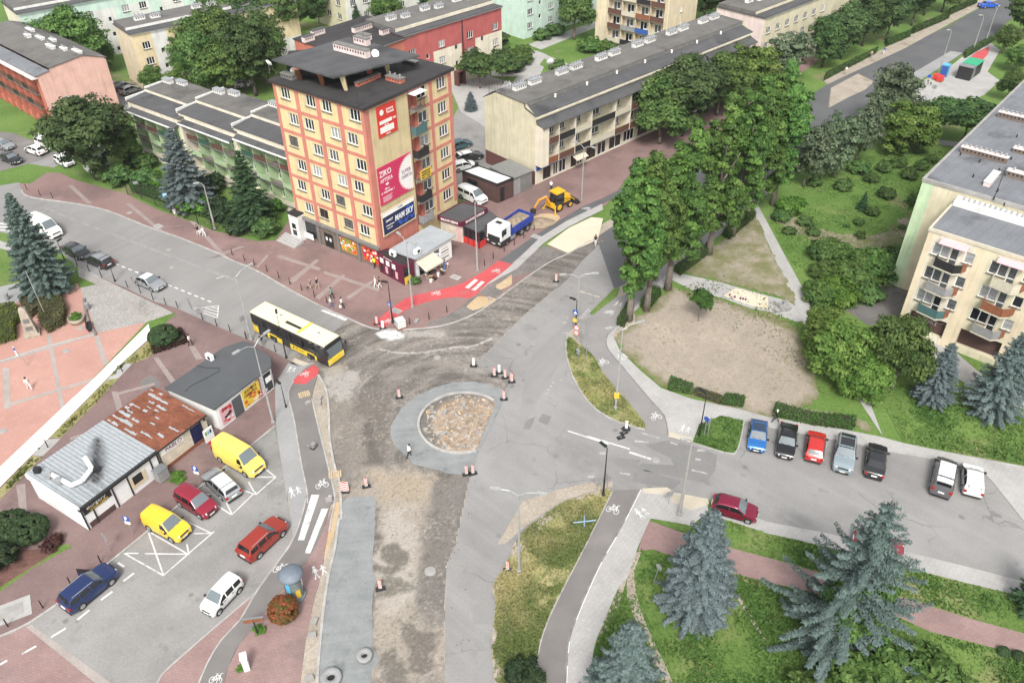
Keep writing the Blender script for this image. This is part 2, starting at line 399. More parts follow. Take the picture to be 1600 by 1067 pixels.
# edges shared by several surfaces (photo points)
NK=sm(q(T5,'120,95 135,120 200,140 420,170 600,210 800,290 1000,360 1200,440 1300,490 1423,540')+q(T6,'200,655 380,750 520,810 620,855 720,870 900,865 1050,845 1200,790 1300,730 1423,640')+q(T7,'110,560 220,490 320,445 400,395 480,360'),3)
SK=q(T5,'0,330 130,360 320,430')+X('121,416 157,433 197,450 239,470 275,481 315,499 360,519 385,529 431,551 448,561 470,573')
# left street and its junction with the side street
sheet('street',X('-160,300 -60,296 0,290 30,285')+q(T5,'120,95')+NK[:54]+X('548,500 522,520 520,540 540,560 530,575')+SK[::-1]+X('-80,340 -160,345'),2,MT['asphalt_left'])
sheet('side_street',X('-120,262 0,268 45,256 84,262 138,232 180,190 215,160 235,150 320,118 310,108 200,140 165,118 150,128 172,166 120,210 60,236 0,248 -120,245'),1,MT['asphalt_left'])
sheet('car_park',X('-100,180 0,206 20,208 56,222 88,240 60,252 0,268 -100,262'),3,MT['asphalt_path'])
sheet('car_park',X('640,262 700,200 720,160 745,150 790,190 838,182 836,288 770,300 735,318 690,300'),2,MT['asphalt_park'])
# boulevard running up the picture
BL=X('800,450 831,427 862,408 912,384 960,352 1020,312 1080,268 1293,132 1360,97 1420,69 1480,42 1534,11 1600,-25')
BR=X('1720,-55 1640,-20 1600,12 1556,52 1506,84 1440,124 1400,148 1340,182 1240,246 1150,320 1060,385 990,436 960,453')
sheet('boulevard',BL+BR,2,MT['asphalt_new'])
sheet('gravel_strip',q(T4,'330,600 350,490 580,460 470,530'),3,MT['gravel'])
sheet('sand_bed',q(T4,'350,490 500,410 590,455 540,500 440,545 340,600'),4,MT['soil'])
sheet('concrete_bay',q(T4,'775,425 1015,285 1085,295 850,445'),3,MT['slab_new'])
sheet('pavement',q(T4,'1430,-60 1190,35 760,270 330,470 300,440 440,380 700,240 1000,90 1210,-20 1400,-90'),5,MT['soil'])
sheet('pavement',X('1020,180 1080,150 1200,92 1330,20 1400,-20 1420,0 1330,55 1280,95 1130,200 1040,250'),4,MT['red_pave'])
sheet('pavement',q(T4,'800,490 860,450 1000,380 1090,310 1240,240 1290,280 1220,400 1290,450 1180,540 1060,560 960,560 850,590 760,590 740,560'),4,MT['slab'])
sheet('red_crossing',q(T4,'1110,330 1160,290 1230,260 1225,300 1170,360'),6,MT['red_path'])
sheet('path',q(T4,'1060,540 1210,450 1290,450 1200,530 1100,560'),5,MT['slab'])
sheet('path',q(T4,'1040,560 1423,610 1340,690 1200,770 1110,830 850,785 620,760 620,740 850,765 1100,795 1180,760 1370,620 1050,575'),6,MT['slab'])
sheet('lay_by',X('860,215 1000,150 1100,98 1190,58 1200,66 1110,112 1010,168 880,238'),3,MT['red_pave'])

# paved square in front of the tower, raised behind the kerb
sheet('plaza',[(30,287)]+NK[:81]+q(T7,'10,450 160,380 300,300 430,215 520,180')+X('955,312 1000,250 1060,225 1030,170 960,190 836,272 700,330 600,300 460,330')+q(T6,'110,375 0,380')+q(T5,'1180,320 1000,250 900,215 700,120 560,80 420,40 330,0 260,0 170,60'),.10,MT['red_pave'],True)
# grey bands set in the square
for i_,t in enumerate(('0,520 60,455 70,462 10,530','180,600 335,480 352,488 205,615','330,690 480,565 497,572 350,705','500,690 640,600 655,608 515,705','130,455 360,530 350,545 120,470','380,545 690,645 680,660 375,560')):
    sheet('paving_band',q(T6,t),.1035+.0006*i_,MT['band_dull'])
for i_,(a,b) in enumerate((((300,345),(350,400)),((200,318),(250,360)),((110,290),(140,318)),((380,385),(330,402)),((285,352),(240,357)))):
    sheet('paving_band',[(a[0]-4,a[1]),(a[0]+4,a[1]),(b[0]+4,b[1]),(b[0]-4,b[1])],.1075+.0006*i_,MT['band_dull'])
kerb(NK,.18,.12)
# new cycle path along the boulevard: red part, then asphalt, pale strip, beds
RP_T=sm(q(D5,'120,515 300,370 430,280 540,240 740,195 920,150 1020,105 1150,30')+q(D6,'130,1065 235,990'),3)
RP_B=sm(q(D5,'250,545 330,470 420,395 520,345 700,290 900,262 1030,270 1110,220 1190,140 1420,-10')+q(D6,'340,1020'),3)
sheet('cycle_path',RP_T+RP_B[::-1],.104,MT['red_path'])
AP_T=q(D6,'235,990 600,740 1010,490 1180,420'); AP_B=q(D6,'340,1020 660,780 860,640 1190,470')
sheet('cycle_path',AP_T+X('1000,280 1010,285')+AP_B[::-1],.106,MT['asphalt_new'])
sheet('paving_strip',q(D6,'310,1070 620,775 860,625 1190,465 1200,520 880,680 650,830 400,1067')+q(D5,'1190,150 1110,235 1190,140'),.108,MT['slab'])
sheet('sand_bed',q(D6,'680,840 880,690 1090,590 1200,600 1150,800 870,920'),.105,MT['sand'])
sheet('gravel_bed',q(D6,'380,1067 650,850 870,920 620,1067')+q(D5,'1423,80 1290,270 1120,230'),.103,MT['gravel'])
sheet('orange_sand',sm(q(D5,'1423,50 1330,120 1270,160 1320,195 1423,140'),2),.107,MT['orange_sand'])
sheet('orange_sand',sm(q(D5,'1000,350 1100,260 1180,260 1280,280 1250,310 1170,350 1060,385 1000,350'),2),.107,MT['orange_sand'])
sheet('gravel_bed',sm(q(D5,'640,505 830,430 950,350 1040,280 1110,250 1300,290 1200,350 1000,440 860,500 640,530'),2),.102,MT['gravel'])

# roundabout: numbers from a circle fitted on the ground
RC=Vector((0,0,0)); _pts=W(q(B2,'905,475 950,370 1060,315 1160,305 1250,315 1335,355 915,520 940,570 1050,628 1130,637 1225,628'))
_A=np.array([[2*p.x,2*p.y,1] for p in _pts]); _b=np.array([p.x**2+p.y**2 for p in _pts])
_s=np.linalg.lstsq(_A,_b,rcond=None)[0]; RC=Vector((_s[0],_s[1],0)); RR=math.sqrt(_s[2]+_s[0]**2+_s[1]**2)

# dug-up carriageway
DIRT=NK[46:]+X('950,372 930,388 907,410 887,436 865,455 817,495 800,512 765,548 745,568 800,597 788,626 768,665 741,727 733,752 717,828')+q(C2,'1110,300 1060,420 1050,700 1050,1100')+X('690,1130 480,1130')+q(C2,'335,1090 350,900 375,650 400,480 440,300 465,100')+q(B2,'470,1000 462,800 440,720 410,560 400,420 388,280 345,195 330,150')+X('470,572 448,560 500,540 520,520 545,497')
_pp=lambda t,s: [(p.x,p.y) for p in W(q(t,s))]
def paint_dirt(x,y):
    n1=fbm(x,y,.35,6,1); n2=fbm(x,y,1.6,5,2); n3=fbm(x,y,5.0,3,3); nb=fbm(x,y,.9,6,4)
    r=np.hypot(x-RC.x,y-RC.y); th=np.arctan2(y-RC.y,x-RC.x)
    tr=fbm(th*2.2,r*1.0,1.7,4,6); tr2=fbm(x*.35,y*.06,4.0,4,8)
    col=np.zeros((len(x),3))+np.array((.165,.150,.134))
    col *= (.72+.56*n1)[:,None]
    hz=.03*n2+.03*n1
    up=np.clip((y-62)/6,0,1)
    col *= (1+up*(np.clip((tr-.5)*1.5,-.28,.34)))[:,None]
    col *= (1+(1-up)*np.clip((tr2-.5)*1.2,-.25,.3))[:,None]
    hz+=up*.05*(tr-.5)
    def patch(t,s,c,soft,amp,st=1.0):
        nonlocal col
        d=sdist(x,y,_pp(t,s))+(nb-.5)*amp+(n2-.5)*amp*.5
        w=np.clip(d/soft+.5,0,1)*st
        col=blend(col,w,c); return w
    patch(B2,'390,180 440,150 550,190 560,260 500,340 440,345 400,290',(.34,.32,.295),.5,2.2,.8)
    patch(B2,'400,360 700,330 760,450 760,600 600,700 450,720 420,560',(.21,.185,.16),1.2,3.5,.7)
    patch(B2,'640,740 860,690 1000,780 970,930 1010,1160 900,1300 900,1400 880,1550 1040,1600 1045,1900 640,1900 650,1400 660,920 480,870 600,760',(.29,.255,.212),1.1,2.8,.9)
    patch(C2,'720,120 860,90 900,300 880,600 700,640 660,300',(.36,.33,.29),1.2,3,.7)
    patch(B2,'640,760 980,760 960,900 700,900',(.33,.265,.185),1.0,3,.55)
    patch(B2,'1000,790 1185,780 1130,1060 1090,1200 1060,1500 920,1500 940,1250 985,1000 975,860',(.165,.15,.136),.6,1.4,.9)
    patch(B2,'570,320 700,300 750,450 740,560 700,680 620,680 590,560 590,460',(.125,.111,.097),.6,2.2,.7)
    patch(B2,'600,470 640,440 660,560 700,680 630,670',(.10,.09,.08),.4,1.2,.7)
    patch(C2,'690,300 770,290 850,370 820,430 760,470 650,440 655,415 750,420 700,380',(.15,.135,.115),.35,1.1)
    patch(C2,'700,490 800,480 870,520 780,580 655,600 660,520',(.17,.155,.13),.4,1.2)
    patch(C2,'795,720 880,750 1020,790 980,900 990,1000 940,1040 860,1000 850,880',(.15,.132,.113),.35,1.2)
    patch(C2,'690,930 760,880 830,960 830,1100 690,1100',(.15,.135,.115),.4,1.4)
    patch(C2,'930,120 1000,110 1110,200 1090,420 1050,700 900,640 910,400',(.15,.136,.122),.7,1.6,.75)
    w=patch(D5,'170,600 250,572 350,572 430,620 420,650 300,662 200,650',(.55,.56,.56),.3,.6,.95)
    patch(D5,'440,580 700,570 790,600 780,640 620,640 470,640',(.33,.31,.28),.5,1.2,.8)
    patch(D5,'1120,860 1400,560 1423,600 1300,900 1100,1000 980,1010',(.27,.25,.23),.8,2.0,.7)
    patch(D4,'700,690 900,640 940,720 780,760',(.27,.24,.20),.5,1.2,.7)
    # chalky arc left by the old kerb line
    pl=[(p.x,p.y) for p in W(q(D5,'210,750 330,780 450,785 600,778 740,755 860,740 950,725 990,735 1100,705 1230,650'))]
    dm=np.full(len(x),1e9)
    for i in range(len(pl)-1):
        ax,ay=pl[i]; bx,by=pl[i+1]; t=np.clip(((x-ax)*(bx-ax)+(y-ay)*(by-ay))/((bx-ax)**2+(by-ay)**2),0,1)
        dm=np.minimum(dm,np.hypot(x-ax-t*(bx-ax),y-ay-t*(by-ay)))
    col=blend(col,np.clip(1.3-dm/.16+(n3-.5)*2.2,0,1)*.8,(.42,.40,.37))
    col=blend(col,np.clip((n3-.62)*5,0,.55)*np.clip((n1-.35)*4,0,1),(.36,.33,.29))
    col=blend(col,np.clip((.36-n3)*4,0,.4),(.08,.07,.062))
    return col,hz
MT['dirt']=vcol_mat('churned_dirt',.92,.28,5,.8)
painted_grid('dirt_ground',W(DIRT),.13,.012,paint_dirt,MT['dirt'],.12)

# old asphalt on the right with the side road and its parking row
OA_L=X('930,388 907,410 887,436 865,455 817,495 800,512 765,548 740,572 800,597 788,626 768,665 741,727 733,752 717,828')+q(C2,'1110,300 1060,420 1050,700 1050,1100')
VK=sm(q(T7,'310,890')+q(B3,'300,30 310,120 345,220 420,340 500,410 600,460 740,500'),3)            # kerb of the upper verge
PK=q(B3,'865,530 1000,570 1010,575 1210,635 1250,620 1290,450')+X('1200,667 1248,676 1293,685 1340,693 1385,704 1447,715 1495,725 1534,735 1551,752 1600,814 1720,960')
SKR=X('1720,975 1593,930 1509,910 1408,884 1262,847 1200,833 1123,808 1109,780')+q(B3,'900,825 720,815 570,810')
LV=sm(q(B3,'550,830 480,840 300,900 200,960 70,1060')+q(C3,'0,310')+q(C2,'1420,350 1340,480 1310,540 1330,600 1320,760 1310,870 1330,1100'),2)
sheet('road',OA_L[::-1]+X('935,380 960,453 921,491')+VK+PK+SKR+LV,5,MT['asphalt'])
sheet('road',q(B3,'540,795 720,800 1000,840 1105,880 1000,890 720,850 550,850'),4,MT['asphalt'])
# newer asphalt in the carriageway and square repairs
sheet('asphalt_repair',q(D7,'170,410 420,240 600,270 440,420 380,520 365,660 240,900 0,1300 -60,1300 0,880'),6,MT['asphalt_left'])
sheet('road',[(779,622),(741,716),(733,752),(770,740),(800,690),(815,640),(800,597)],10,MT['asphalt'])
for t,s in ((B3,'740,590 860,560 1000,590 1140,640 1130,730 1080,800 930,770 690,720 720,690 900,700 880,660'),(B3,'680,740 740,725 940,790 900,830 670,790'),(B3,'80,450 130,430 100,500 60,500'),(B3,'170,412 220,430 195,475 145,455'),(B3,'590,660 715,670 690,720 580,700'),(C2,'1190,630 1320,625 1310,740 1210,740'),(C2,'1230,890 1320,885 1310,1067 1235,1067')):
    sheet('asphalt_repair',q(t,s),8,MT['asphalt_patch'] if t is B3 else MT['asphalt_left'])
sheet('concrete_strip',X('1123,808 1200,833 1262,847 1408,884 1509,910 1593,930 1720,975 1720,940 1600,908 1500,882 1400,858 1290,832 1200,815 1130,790'),7,MT['slab'])
sheet('concrete_strip',q(B3,'0,1000 60,900 200,850 400,800 560,790 560,820 470,838 300,890 190,955 60,1050 -30,1130 -80,1140'),9,MT['soil'])
kerb(VK,.16,.12)
kerb(sm(q(B3,'1010,575 1210,635 1250,620 1275,540 1290,450'),3),.14,.12)

# wet concrete apron of the roundabout and of the new lane
def ring(name,c,r0,r1,z,mat,n=64,a0=0,a1=2*PI):
    mb=MB()
    for k in range(n):
        t0=a0+(a1-a0)*k/n; t1=a0+(a1-a0)*(k+1)/n
        mb.quad((c.x+r0*math.cos(t0),c.y+r0*math.sin(t0),z),(c.x+r1*math.cos(t0),c.y+r1*math.sin(t0),z),(c.x+r1*math.cos(t1),c.y+r1*math.sin(t1),z),(c.x+r0*math.cos(t1),c.y+r0*math.sin(t1),z))
    return tag(mb.build(name,mat),kind='structure')
AN=q(B2,'1425,250 1380,285 1300,250 1200,235 1100,240 1000,265 900,310 830,360 790,410 755,470 745,500 755,560 780,600 850,660 870,690 950,710 1080,745 1150,752 1210,695 1235,625 1310,480 1380,335')
def jag(pts,a=.08,st=.35):
    out=[]
    for i in range(len(pts)):
        p=Vector(pts[i]); r=Vector(pts[(i+1) % len(pts)]); n=max(1,int((r-p).length/st))
        for k in range(n):
            v=p+(r-p)*k/n; out.append((v.x+random.uniform(-a,a),v.y+random.uniform(-a,a)))
    return out
def jsheet(name,px,z,mat,a=.07,th=.05):
    mb=MB(); mb.prism(jag([(p.x,p.y,0) for p in W(px,z)],a),z-th,z); return tag(mb.build(name,mat),kind='structure')
jsheet('concrete_apron',AN,.085,MT['wet_concrete'])
jsheet('concrete_lane',q(C2,'482,60 520,35 590,28 660,25 668,80 655,300 648,440 665,470 650,600 645,870 690,940 640,1000 640,1100 340,1100 352,900 378,650 402,480 442,300 468,130'),.085,MT['wet_concrete'])
# the island is cut off on the right by the old carriageway still in use
CUTA,CUTB=P(779,622,0),P(741,716,0); CUTN=Vector((CUTB.y-CUTA.y,CUTA.x-CUTB.x,0)).normalized()
if (RC-CUTA).dot(CUTN) > 0: CUTN=-CUTN
def on_cut(p): return (Vector((p[0],p[1],0))-CUTA).dot(CUTN) > -.03
def island(r,n):
    out=[]
    for k in range(n):
        a=2*PI*k/n+.35; v=Vector((RC.x+r*math.cos(a),RC.y+r*math.sin(a),0)); d=(v-CUTA).dot(CUTN)
        if d > 0: v -= CUTN*d
        out.append((v.x,v.y))
    return out
# island of rubble inside its kerb
def paint_isl(x,y):
    n1=fbm(x,y,.6,5,21); n3=fbm(x,y,3.5,4,22); d=np.hypot(x-RC.x,y-RC.y)/RR
    col=np.zeros((len(x),3))+np.array((.29,.225,.17)); col *= (.7+.6*n1)[:,None]
    e=d+(n1-.5)*.35
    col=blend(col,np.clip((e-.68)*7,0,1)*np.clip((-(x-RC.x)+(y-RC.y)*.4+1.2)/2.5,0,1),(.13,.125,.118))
    col=blend(col,np.clip((n3-.58)*5,0,.8),(.42,.38,.33)); col=blend(col,np.clip((.4-n3)*5,0,.6),(.18,.13,.09))
    return col,.10+.3*n1*np.clip(1-d,0,1)+.08*n3
painted_grid('rubble_ground',[Vector((x,y,0)) for x,y in island(RR-.1,48)],.11,.06,paint_isl,MT['dirt'],.02)
kerb([p for p in island(RR,72) if not on_cut(p)],.26,.24,MT['kerb'],world=True,stone=.9)

# left bank of the works: new kerb, sand strip, path, pink paving
NKL=sm(q(B2,'345,195 390,280 405,420 410,560 440,720 465,800 475,1000')+q(C2,'463,130 440,300 400,480 375,650 350,900 338,1090'),3)
K2=sm(q(B2,'310,330 350,500 400,700 440,880')+q(C2,'425,120 360,470 320,620 280,800 245,1080'),3)
PL=sm(q(B2,'330,130 260,170 190,260 180,320 210,440 250,680 285,850 285,920')+q(C2,'282,20 260,120 210,260 160,335 100,420 0,560')+q(C1,'1330,720 1250,800 1180,900 1140,980 1095,1090'),3)
PR=sm(q(B2,'345,195 310,330 350,500 400,700 440,880')+q(C2,'412,80 380,200 310,350 240,440 100,600 0,740')+q(C1,'1330,850 1270,970 1240,1090'),3)
sheet('pavement',q(B2,'105,250 180,130 300,130 330,130')+PL[2:27]+q(C2,'265,130 230,260 205,262 175,0')+q(B2,'175,900 140,680 110,480'),.09,MT['slab_new'],True)
sheet('soil_strip',K2+NKL[::-1],.06,MT['soil'],True)
sheet('cycle_path',PL+PR[::-1],.094,MT['asphalt_path'],True)
sheet('pavement',q(C2,'425,90 360,470 320,620 280,800 240,1110 -250,1110')+q(C1,'1240,1090 1270,970 1330,850')+q(C2,'0,740 100,600 240,440 310,350 380,200'),.09,MT['pink_path'],True)
sheet('red_crossing',q(B2,'195,245 230,200 320,140 350,165 345,195 275,250'),.099,MT['red_path'])
sheet('tactile_paving',q(D4,'480,590 610,640 560,660 450,620'),.098,MT['yellow_tactile'])
kerb(PL[5:],.13,.115); kerb(K2[:14],.16,.13); kerb(NKL,.22,.15)
sheet('sand_bed',q(C2,'470,60 430,60 360,360 380,380 430,250'),.066,MT['orange_sand'])

# left car park and paving round the kiosks
LP=q(B2,'105,480 140,680 175,900')+q(C2,'210,255 195,300 60,470')+q(C1,'1423,560 1150,790 900,1010 860,1090')+X('180,1100 160,1075')+q(C1,'155,745 310,630 600,400 820,220 1000,70')+q(B1,'1130,800 1260,700 1423,565')
sheet('car_park',LP,4,MT['asphalt_park'])
LKB=X('-40,1000')+q(C1,'0,805 70,775 155,735 310,630 600,400 820,220 1000,70')+q(B1,'1130,800 1260,700 1423,565')+q(B2,'105,480')
sheet('pavement',SK[4:]+q(B2,'180,130 105,250 110,480')+LKB[::-1]+X('-120,1040 -120,800 0,760 230,530 250,512 275,490'),.09,MT['red_pave_dark'],True)
kerb(LKB,.18,.12)
sheet('pavement',q(C1,'155,745 600,1067 640,1110')+X('100,1120 -140,1120 -140,1030')+q(C1,'0,805 70,775'),3,MT['pink_path'])
sheet('paving_band',q(C1,'145,755 175,740 620,1067 640,1090 560,1090'),6,MT['band'])
sheet('verge_strip',q(C1,'1423,560 1150,790 900,1010 860,1090 1080,1090')+PL[::-1][:22]+q(C2,'205,262 60,480'),.07,MT['pink_path'],True)
kerb(q(C2,'205,262 190,300 60,475')+q(C1,'1423,562 1150,792 900,1012 860,1090'),.14,.10)
for t,s in ((B1,'880,100 990,250 960,260 850,100'),(B1,'620,290 655,290 690,410 655,420'),(B1,'90,810 140,800 150,960 110,975'),(B1,'640,300 860,240 860,255 645,312'),(B1,'390,545 600,480 600,492 390,560'),(B1,'1050,40 1080,35 1130,110 1090,115')):
    _bz=globals().get('_bz',.094)+.0007; sheet('paving_band',q(t,s),_bz,MT['band_dull'])
sheet('asphalt_repair',q(D3,'0,200 90,150 190,230 160,290 0,300'),.096,MT['asphalt_path'])
# salmon square, cobbles, monument court on the far left
sheet('plaza',X('-160,500 0,480 130,440 200,450 232,500 0,745 -160,900'),4,MT['salmon'])
WL=q(D1,'1360,290 880,770 560,1067')+q(D2,'330,335 0,645 -300,900'); WR=q(D1,'1400,390 1140,625 985,780 715,1060')+q(D2,'460,375 330,500 0,830 -300,1090')
WL=X('232,506 148,590 94,640 56,676 0,729 -60,785'); WR=X('236,526 192,565 166,592 120,639 77,683 56,704 0,760 -60,818')
sheet('white_path',WL+WR[::-1],.12,MT['white_slab'],True)
for s in ('430,370 470,370 600,1060 560,1060','20,680 85,680 100,1060 40,1060','870,390 920,380 1000,640 955,660'):
    sheet('paving_band',q(D1,s),6,MT['band'])
for s in ('100,1000 880,770 880,795 100,1030','0,620 30,600 880,355 880,375 0,640'):
    sheet('paving_band',q(D1,s),7,MT['band'])
sheet('cobble_area',q(T5,'430,520 700,640 920,735 960,780 815,830 540,890 490,760 450,650'),6,MT['cobble'])
sheet('lawn',X('-120,430 -40,390 0,380 30,392 80,440 35,440 0,448 -120,470'),8,MT['grass'])
sheet('path',X('-120,470 0,448 60,434 112,424 100,455 60,465 0,478 -120,505'),7,MT['slab_new'])
sheet('path',X('-120,350 0,376 55,398 95,412 80,425 40,400 0,388 -120,400'),9,MT['slab'])
sheet('verge',q(T5,'420,570 535,620 440,640'),9,MT['grass'])
gs=[(227,533,263,505),]
for (a,b) in (('815,920 830,985 740,1130 690,1130','b'),):
    pass
sheet('verge',X('236,529 262,508 275,520 230,560 206,568 193,566'),.1,MT['grass_dry'])
sheet('verge',X('166,594 186,590 150,630 95,684 76,684 120,641'),.1,MT['grass_dry'])
sheet('verge',X('50,712 66,714 20,760 -40,820 -60,822 0,764'),.1,MT['grass_dry'])
sheet('path',X('192,567 206,569 186,590 166,594'),.099,MT['slab']); sheet('path',X('76,686 95,685 66,713 50,711'),.099,MT['slab'])

# right: paths, verges, bare fields
sheet('pavement',X('1043,679')+q(B3,'850,430 800,370 700,250 610,150 540,70 520,0')+X('946,528 975,500 1000,470 1040,430 1047,440 1010,470 975,500 957,523 969,548 1002,580 1033,606 1081,623 1160,640 1200,651 1326,672 1380,683 1412,692 1481,706 1600,728 1740,760 1740,970')+PK[::-1][1:-6]+q(B3,'1290,450 1160,425 1040,470 1005,570'),.09,MT['slab'],True)
sheet('cycle_path',VK[-1:]+q(B3,'740,470 700,410 600,300 510,190 420,60')+q(T7,'490,1067 430,1010 370,930 380,830 440,790 570,690')+X('975,462 1060,398 1150,330 1200,285 1215,290 1160,340 1075,405 1040,430 1000,470 975,500 946,528')+q(B3,'520,0 540,70 610,150 700,250 800,370 850,430 865,530'),.094,MT['asphalt_pale'],True)
sheet('verge',sm(q(T7,'300,920 330,915')+q(D7,'480,560 560,620 650,700')+q(B3,'510,190 600,300 700,410 735,465 740,500'),2)+VK[::-1],.11,MT['grass_dry'],True)
sheet('verge',q(T7,'430,780 570,640 600,640 580,690 450,790'),.10,MT['grass'],True)
sheet('verge',q(B3,'1010,572 1210,632 1248,618 1286,455 1160,425 1045,470'),.11,MT['grass'],True)
dv=sm(q(D7,'770,480 750,560 780,640 900,780 1140,1067')+q(B3,'800,370 850,430 868,535'),3)
kerb(dv,.14,.112,MT['kerb_dark'])
sheet('tactile_paving',q(B3,'868,512 1000,545 1000,575 865,540'),.098,MT['yellow_tactile'])
GW=P(0,0)
sheet('path',X('1126,465 1174,482 1200,487 1245,503 1262,500 1258,487 1230,470 1200,462 1129,442 1049,424 1047,436 1085,455'),5,MT['slab'])
sheet('path',X('1171,318 1182,316 1228,402 1262,464 1275,510 1352,609 1380,683 1412,692 1381,684 1335,614 1255,505 1200,380'),6,MT['slab'])
sheet('path',X('1130,462 1175,478 1200,484 1200,464 1150,450'),7,MT['sand'])
FD1=sm(X('1050,447 1085,458 1126,468 1174,486 1200,494 1240,508 1254,537 1268,575 1284,614 1270,632 1200,655 1085,622 1033,604 1002,579 969,546 959,525 983,508 1002,490'),2)
FD2=sm(X('1061,424 1109,391 1140,362 1174,338 1190,350 1200,378 1226,432 1248,476 1217,465 1200,461 1160,449 1126,441'),2)
FD3=sm(q(T8,'0,250 60,280 100,330 180,350 300,420 420,400 500,420 600,440 700,420 800,330 830,230 760,230 650,330 540,350 450,340 300,310 150,250 30,220'),2)
FD4=sm(q(B4,'100,370 250,380 420,420 520,440 600,520 560,530 470,490 100,400'),2)
def paint_field(x,y):
    n1=fbm(x,y,.12,5,31); n2=fbm(x,y,.8,5,32); n3=fbm(x,y,3.0,3,33)
    ang=STREET_DIR; u=x*math.cos(ang)+y*math.sin(ang); v=-x*math.sin(ang)+y*math.cos(ang)
    fr=fbm(u*.25,v,1.6,3,35)
    col=np.zeros((len(x),3))+np.array((.305,.262,.212)); col *= (.82+.36*n1)[:,None]*(.88+.24*n2)[:,None]*(.93+.14*fr)[:,None]
    d=np.minimum.reduce([np.abs(sdist(x,y,[(p.x,p.y) for p in W(f)])) for f in (FD1,FD2)]) if len(x) > 4000 else np.zeros(len(x))+.6
    e=np.clip(1.15-d/1.3+(n2-.5)*2.2,0,1)
    col=blend(col,e*.85,(.125,.135,.045)); col=blend(col,np.clip((n3-.66)*6,0,.6)*np.clip((n2-.42)*5,0,1),(.13,.13,.05))
    col=blend(col,np.clip((.36-n3)*5,0,.45),(.19,.16,.125))
    return col,.05*n2+.04*fr
MT['field']=vcol_mat('bare_field',.95,.22,4,.7)
for F in (FD1,FD2): painted_grid('soil_ground',W(F),.22,.012,paint_field,MT['field'],1.3)
for F in (FD3,FD4): painted_grid('soil_ground',W(F),.25,.012,paint_field,MT['field'],2.0)
sheet('yard',q(T8,'400,700 470,660 620,620 760,580 800,600 720,840 640,830 560,850 400,740'),4,MT['dark_yard'])
sheet('path',X('1400,510 1470,530 1540,590 1620,620 1720,650 1720,670 1600,640 1510,600 1420,540'),5,MT['slab'])

# lower right: verge, cycle path, paving, lawn
BPL=sm(q(C3,'562,-5 460,200 390,340 240,630 170,800 140,950 132,1110'),3); BPR=sm(q(C3,'712,-10 600,210 480,420 350,720 310,860 298,1110'),3)
SWR=sm(q(C3,'770,150 700,310 640,480 600,520 500,750 450,900 438,1110'),3)
sheet('verge',LV+BPL[::-1],.08,MT['grass_dry'],True)
sheet('soil_strip',LV[:13]+q(C3,'20,370 110,260 190,180 300,100 420,40 540,10')+[LV[0]],.086,MT['soil'])
sheet('soil_strip',LV[13:]+q(C2,'1423,1110 1423,900 1400,720 1423,560')+q(C3,'0,560 30,420'),.086,MT['soil'])
sheet('cycle_path',BPL+BPR[::-1],.094,MT['asphalt_path'],True)
sheet('pavement',BPR+SWR[::-1]+q(C3,'1000,190 1090,110 1085,50 720,-10'),.09,MT['slab'],True)
kerb(BPR,.20,.12,MT['kerb_dark']); kerb([(x+1.6,y) for x,y in BPR],.05,.121,MT['white_slab']); kerb(BPL,.10,.12)
sheet('tactile_paving',q(B3,'725,828 862,822 900,850 880,868 730,852'),.098,MT['yellow_tactile'])
sheet('tactile_paving',q(B3,'900,850 1090,885 1095,915 1000,950 880,900'),.096,MT['yellow_tactile'])
sheet('path',X('1011,812 1067,832 1120,850 1200,871 1236,881 1402,930 1509,964 1600,989 1740,1030 1740,1062 1600,1020 1551,1011 1453,986 1374,950 1234,917 1134,893 1042,865 1019,858 997,860'),.06,MT['pink_path'],True)
sheet('lawn',q(B3,'770,990 800,940 870,918 920,920 1000,958 960,1067 880,1050 800,1010'),.08,MT['grass'],True)
sheet('lawn',X('1067,832 1090,812 1123,808 1200,833 1262,847 1408,884 1509,910 1593,930 1740,980 1740,1030 1600,989 1509,964 1402,930 1236,881 1200,871 1120,850'),.05,MT['grass'],True)
sheet('lawn',SWR[3:]+X('920,1110 1740,1160 1740,1062 1600,1020 1551,1011 1453,986 1374,950 1234,917 1134,893 1042,865 1019,858'),.05,MT['grass'],True)
sheet('lawn',X('1412,693 1385,640 1357,608 1420,600 1520,640 1600,650 1740,680 1740,760 1600,727 1481,705'),.05,MT['grass'],True)
sheet('worn_path',q(C3,'1190,480 1215,500 1300,640 1423,840 1423,870 1290,660'),.056,MT['soil'])
sheet('worn_path',sm(q(C3,'690,340 720,340 680,440 690,560 730,700 800,860 900,1080 830,1080 760,860 680,700 640,590 640,480'),2),.056,MT['soil'])
sheet('worn_path',sm(q(C3,'610,500 640,480 590,640 530,780 480,840 500,750'),2),.058,MT['soil'])
for t in ('1045,868 1134,893 1234,920 1374,950 1300,940 1180,915',):
    sheet('worn_path',sm(X(t),2),.056,MT['grass_dry'])
# lawns between the far blocks with their paths
sheet('path',X('700,130 760,118 800,130 830,95 850,105 836,135 760,200 745,190 720,175'),3,MT['slab'])
sheet('path',X('825,70 845,78 940,40 935,32'),4,MT['slab']); sheet('path',X('838,80 900,105 895,110 830,84'),5,MT['slab'])
sheet('path',X('800,120 830,118 855,86 840,80 815,78 700,110 705,118'),6,MT['slab'])

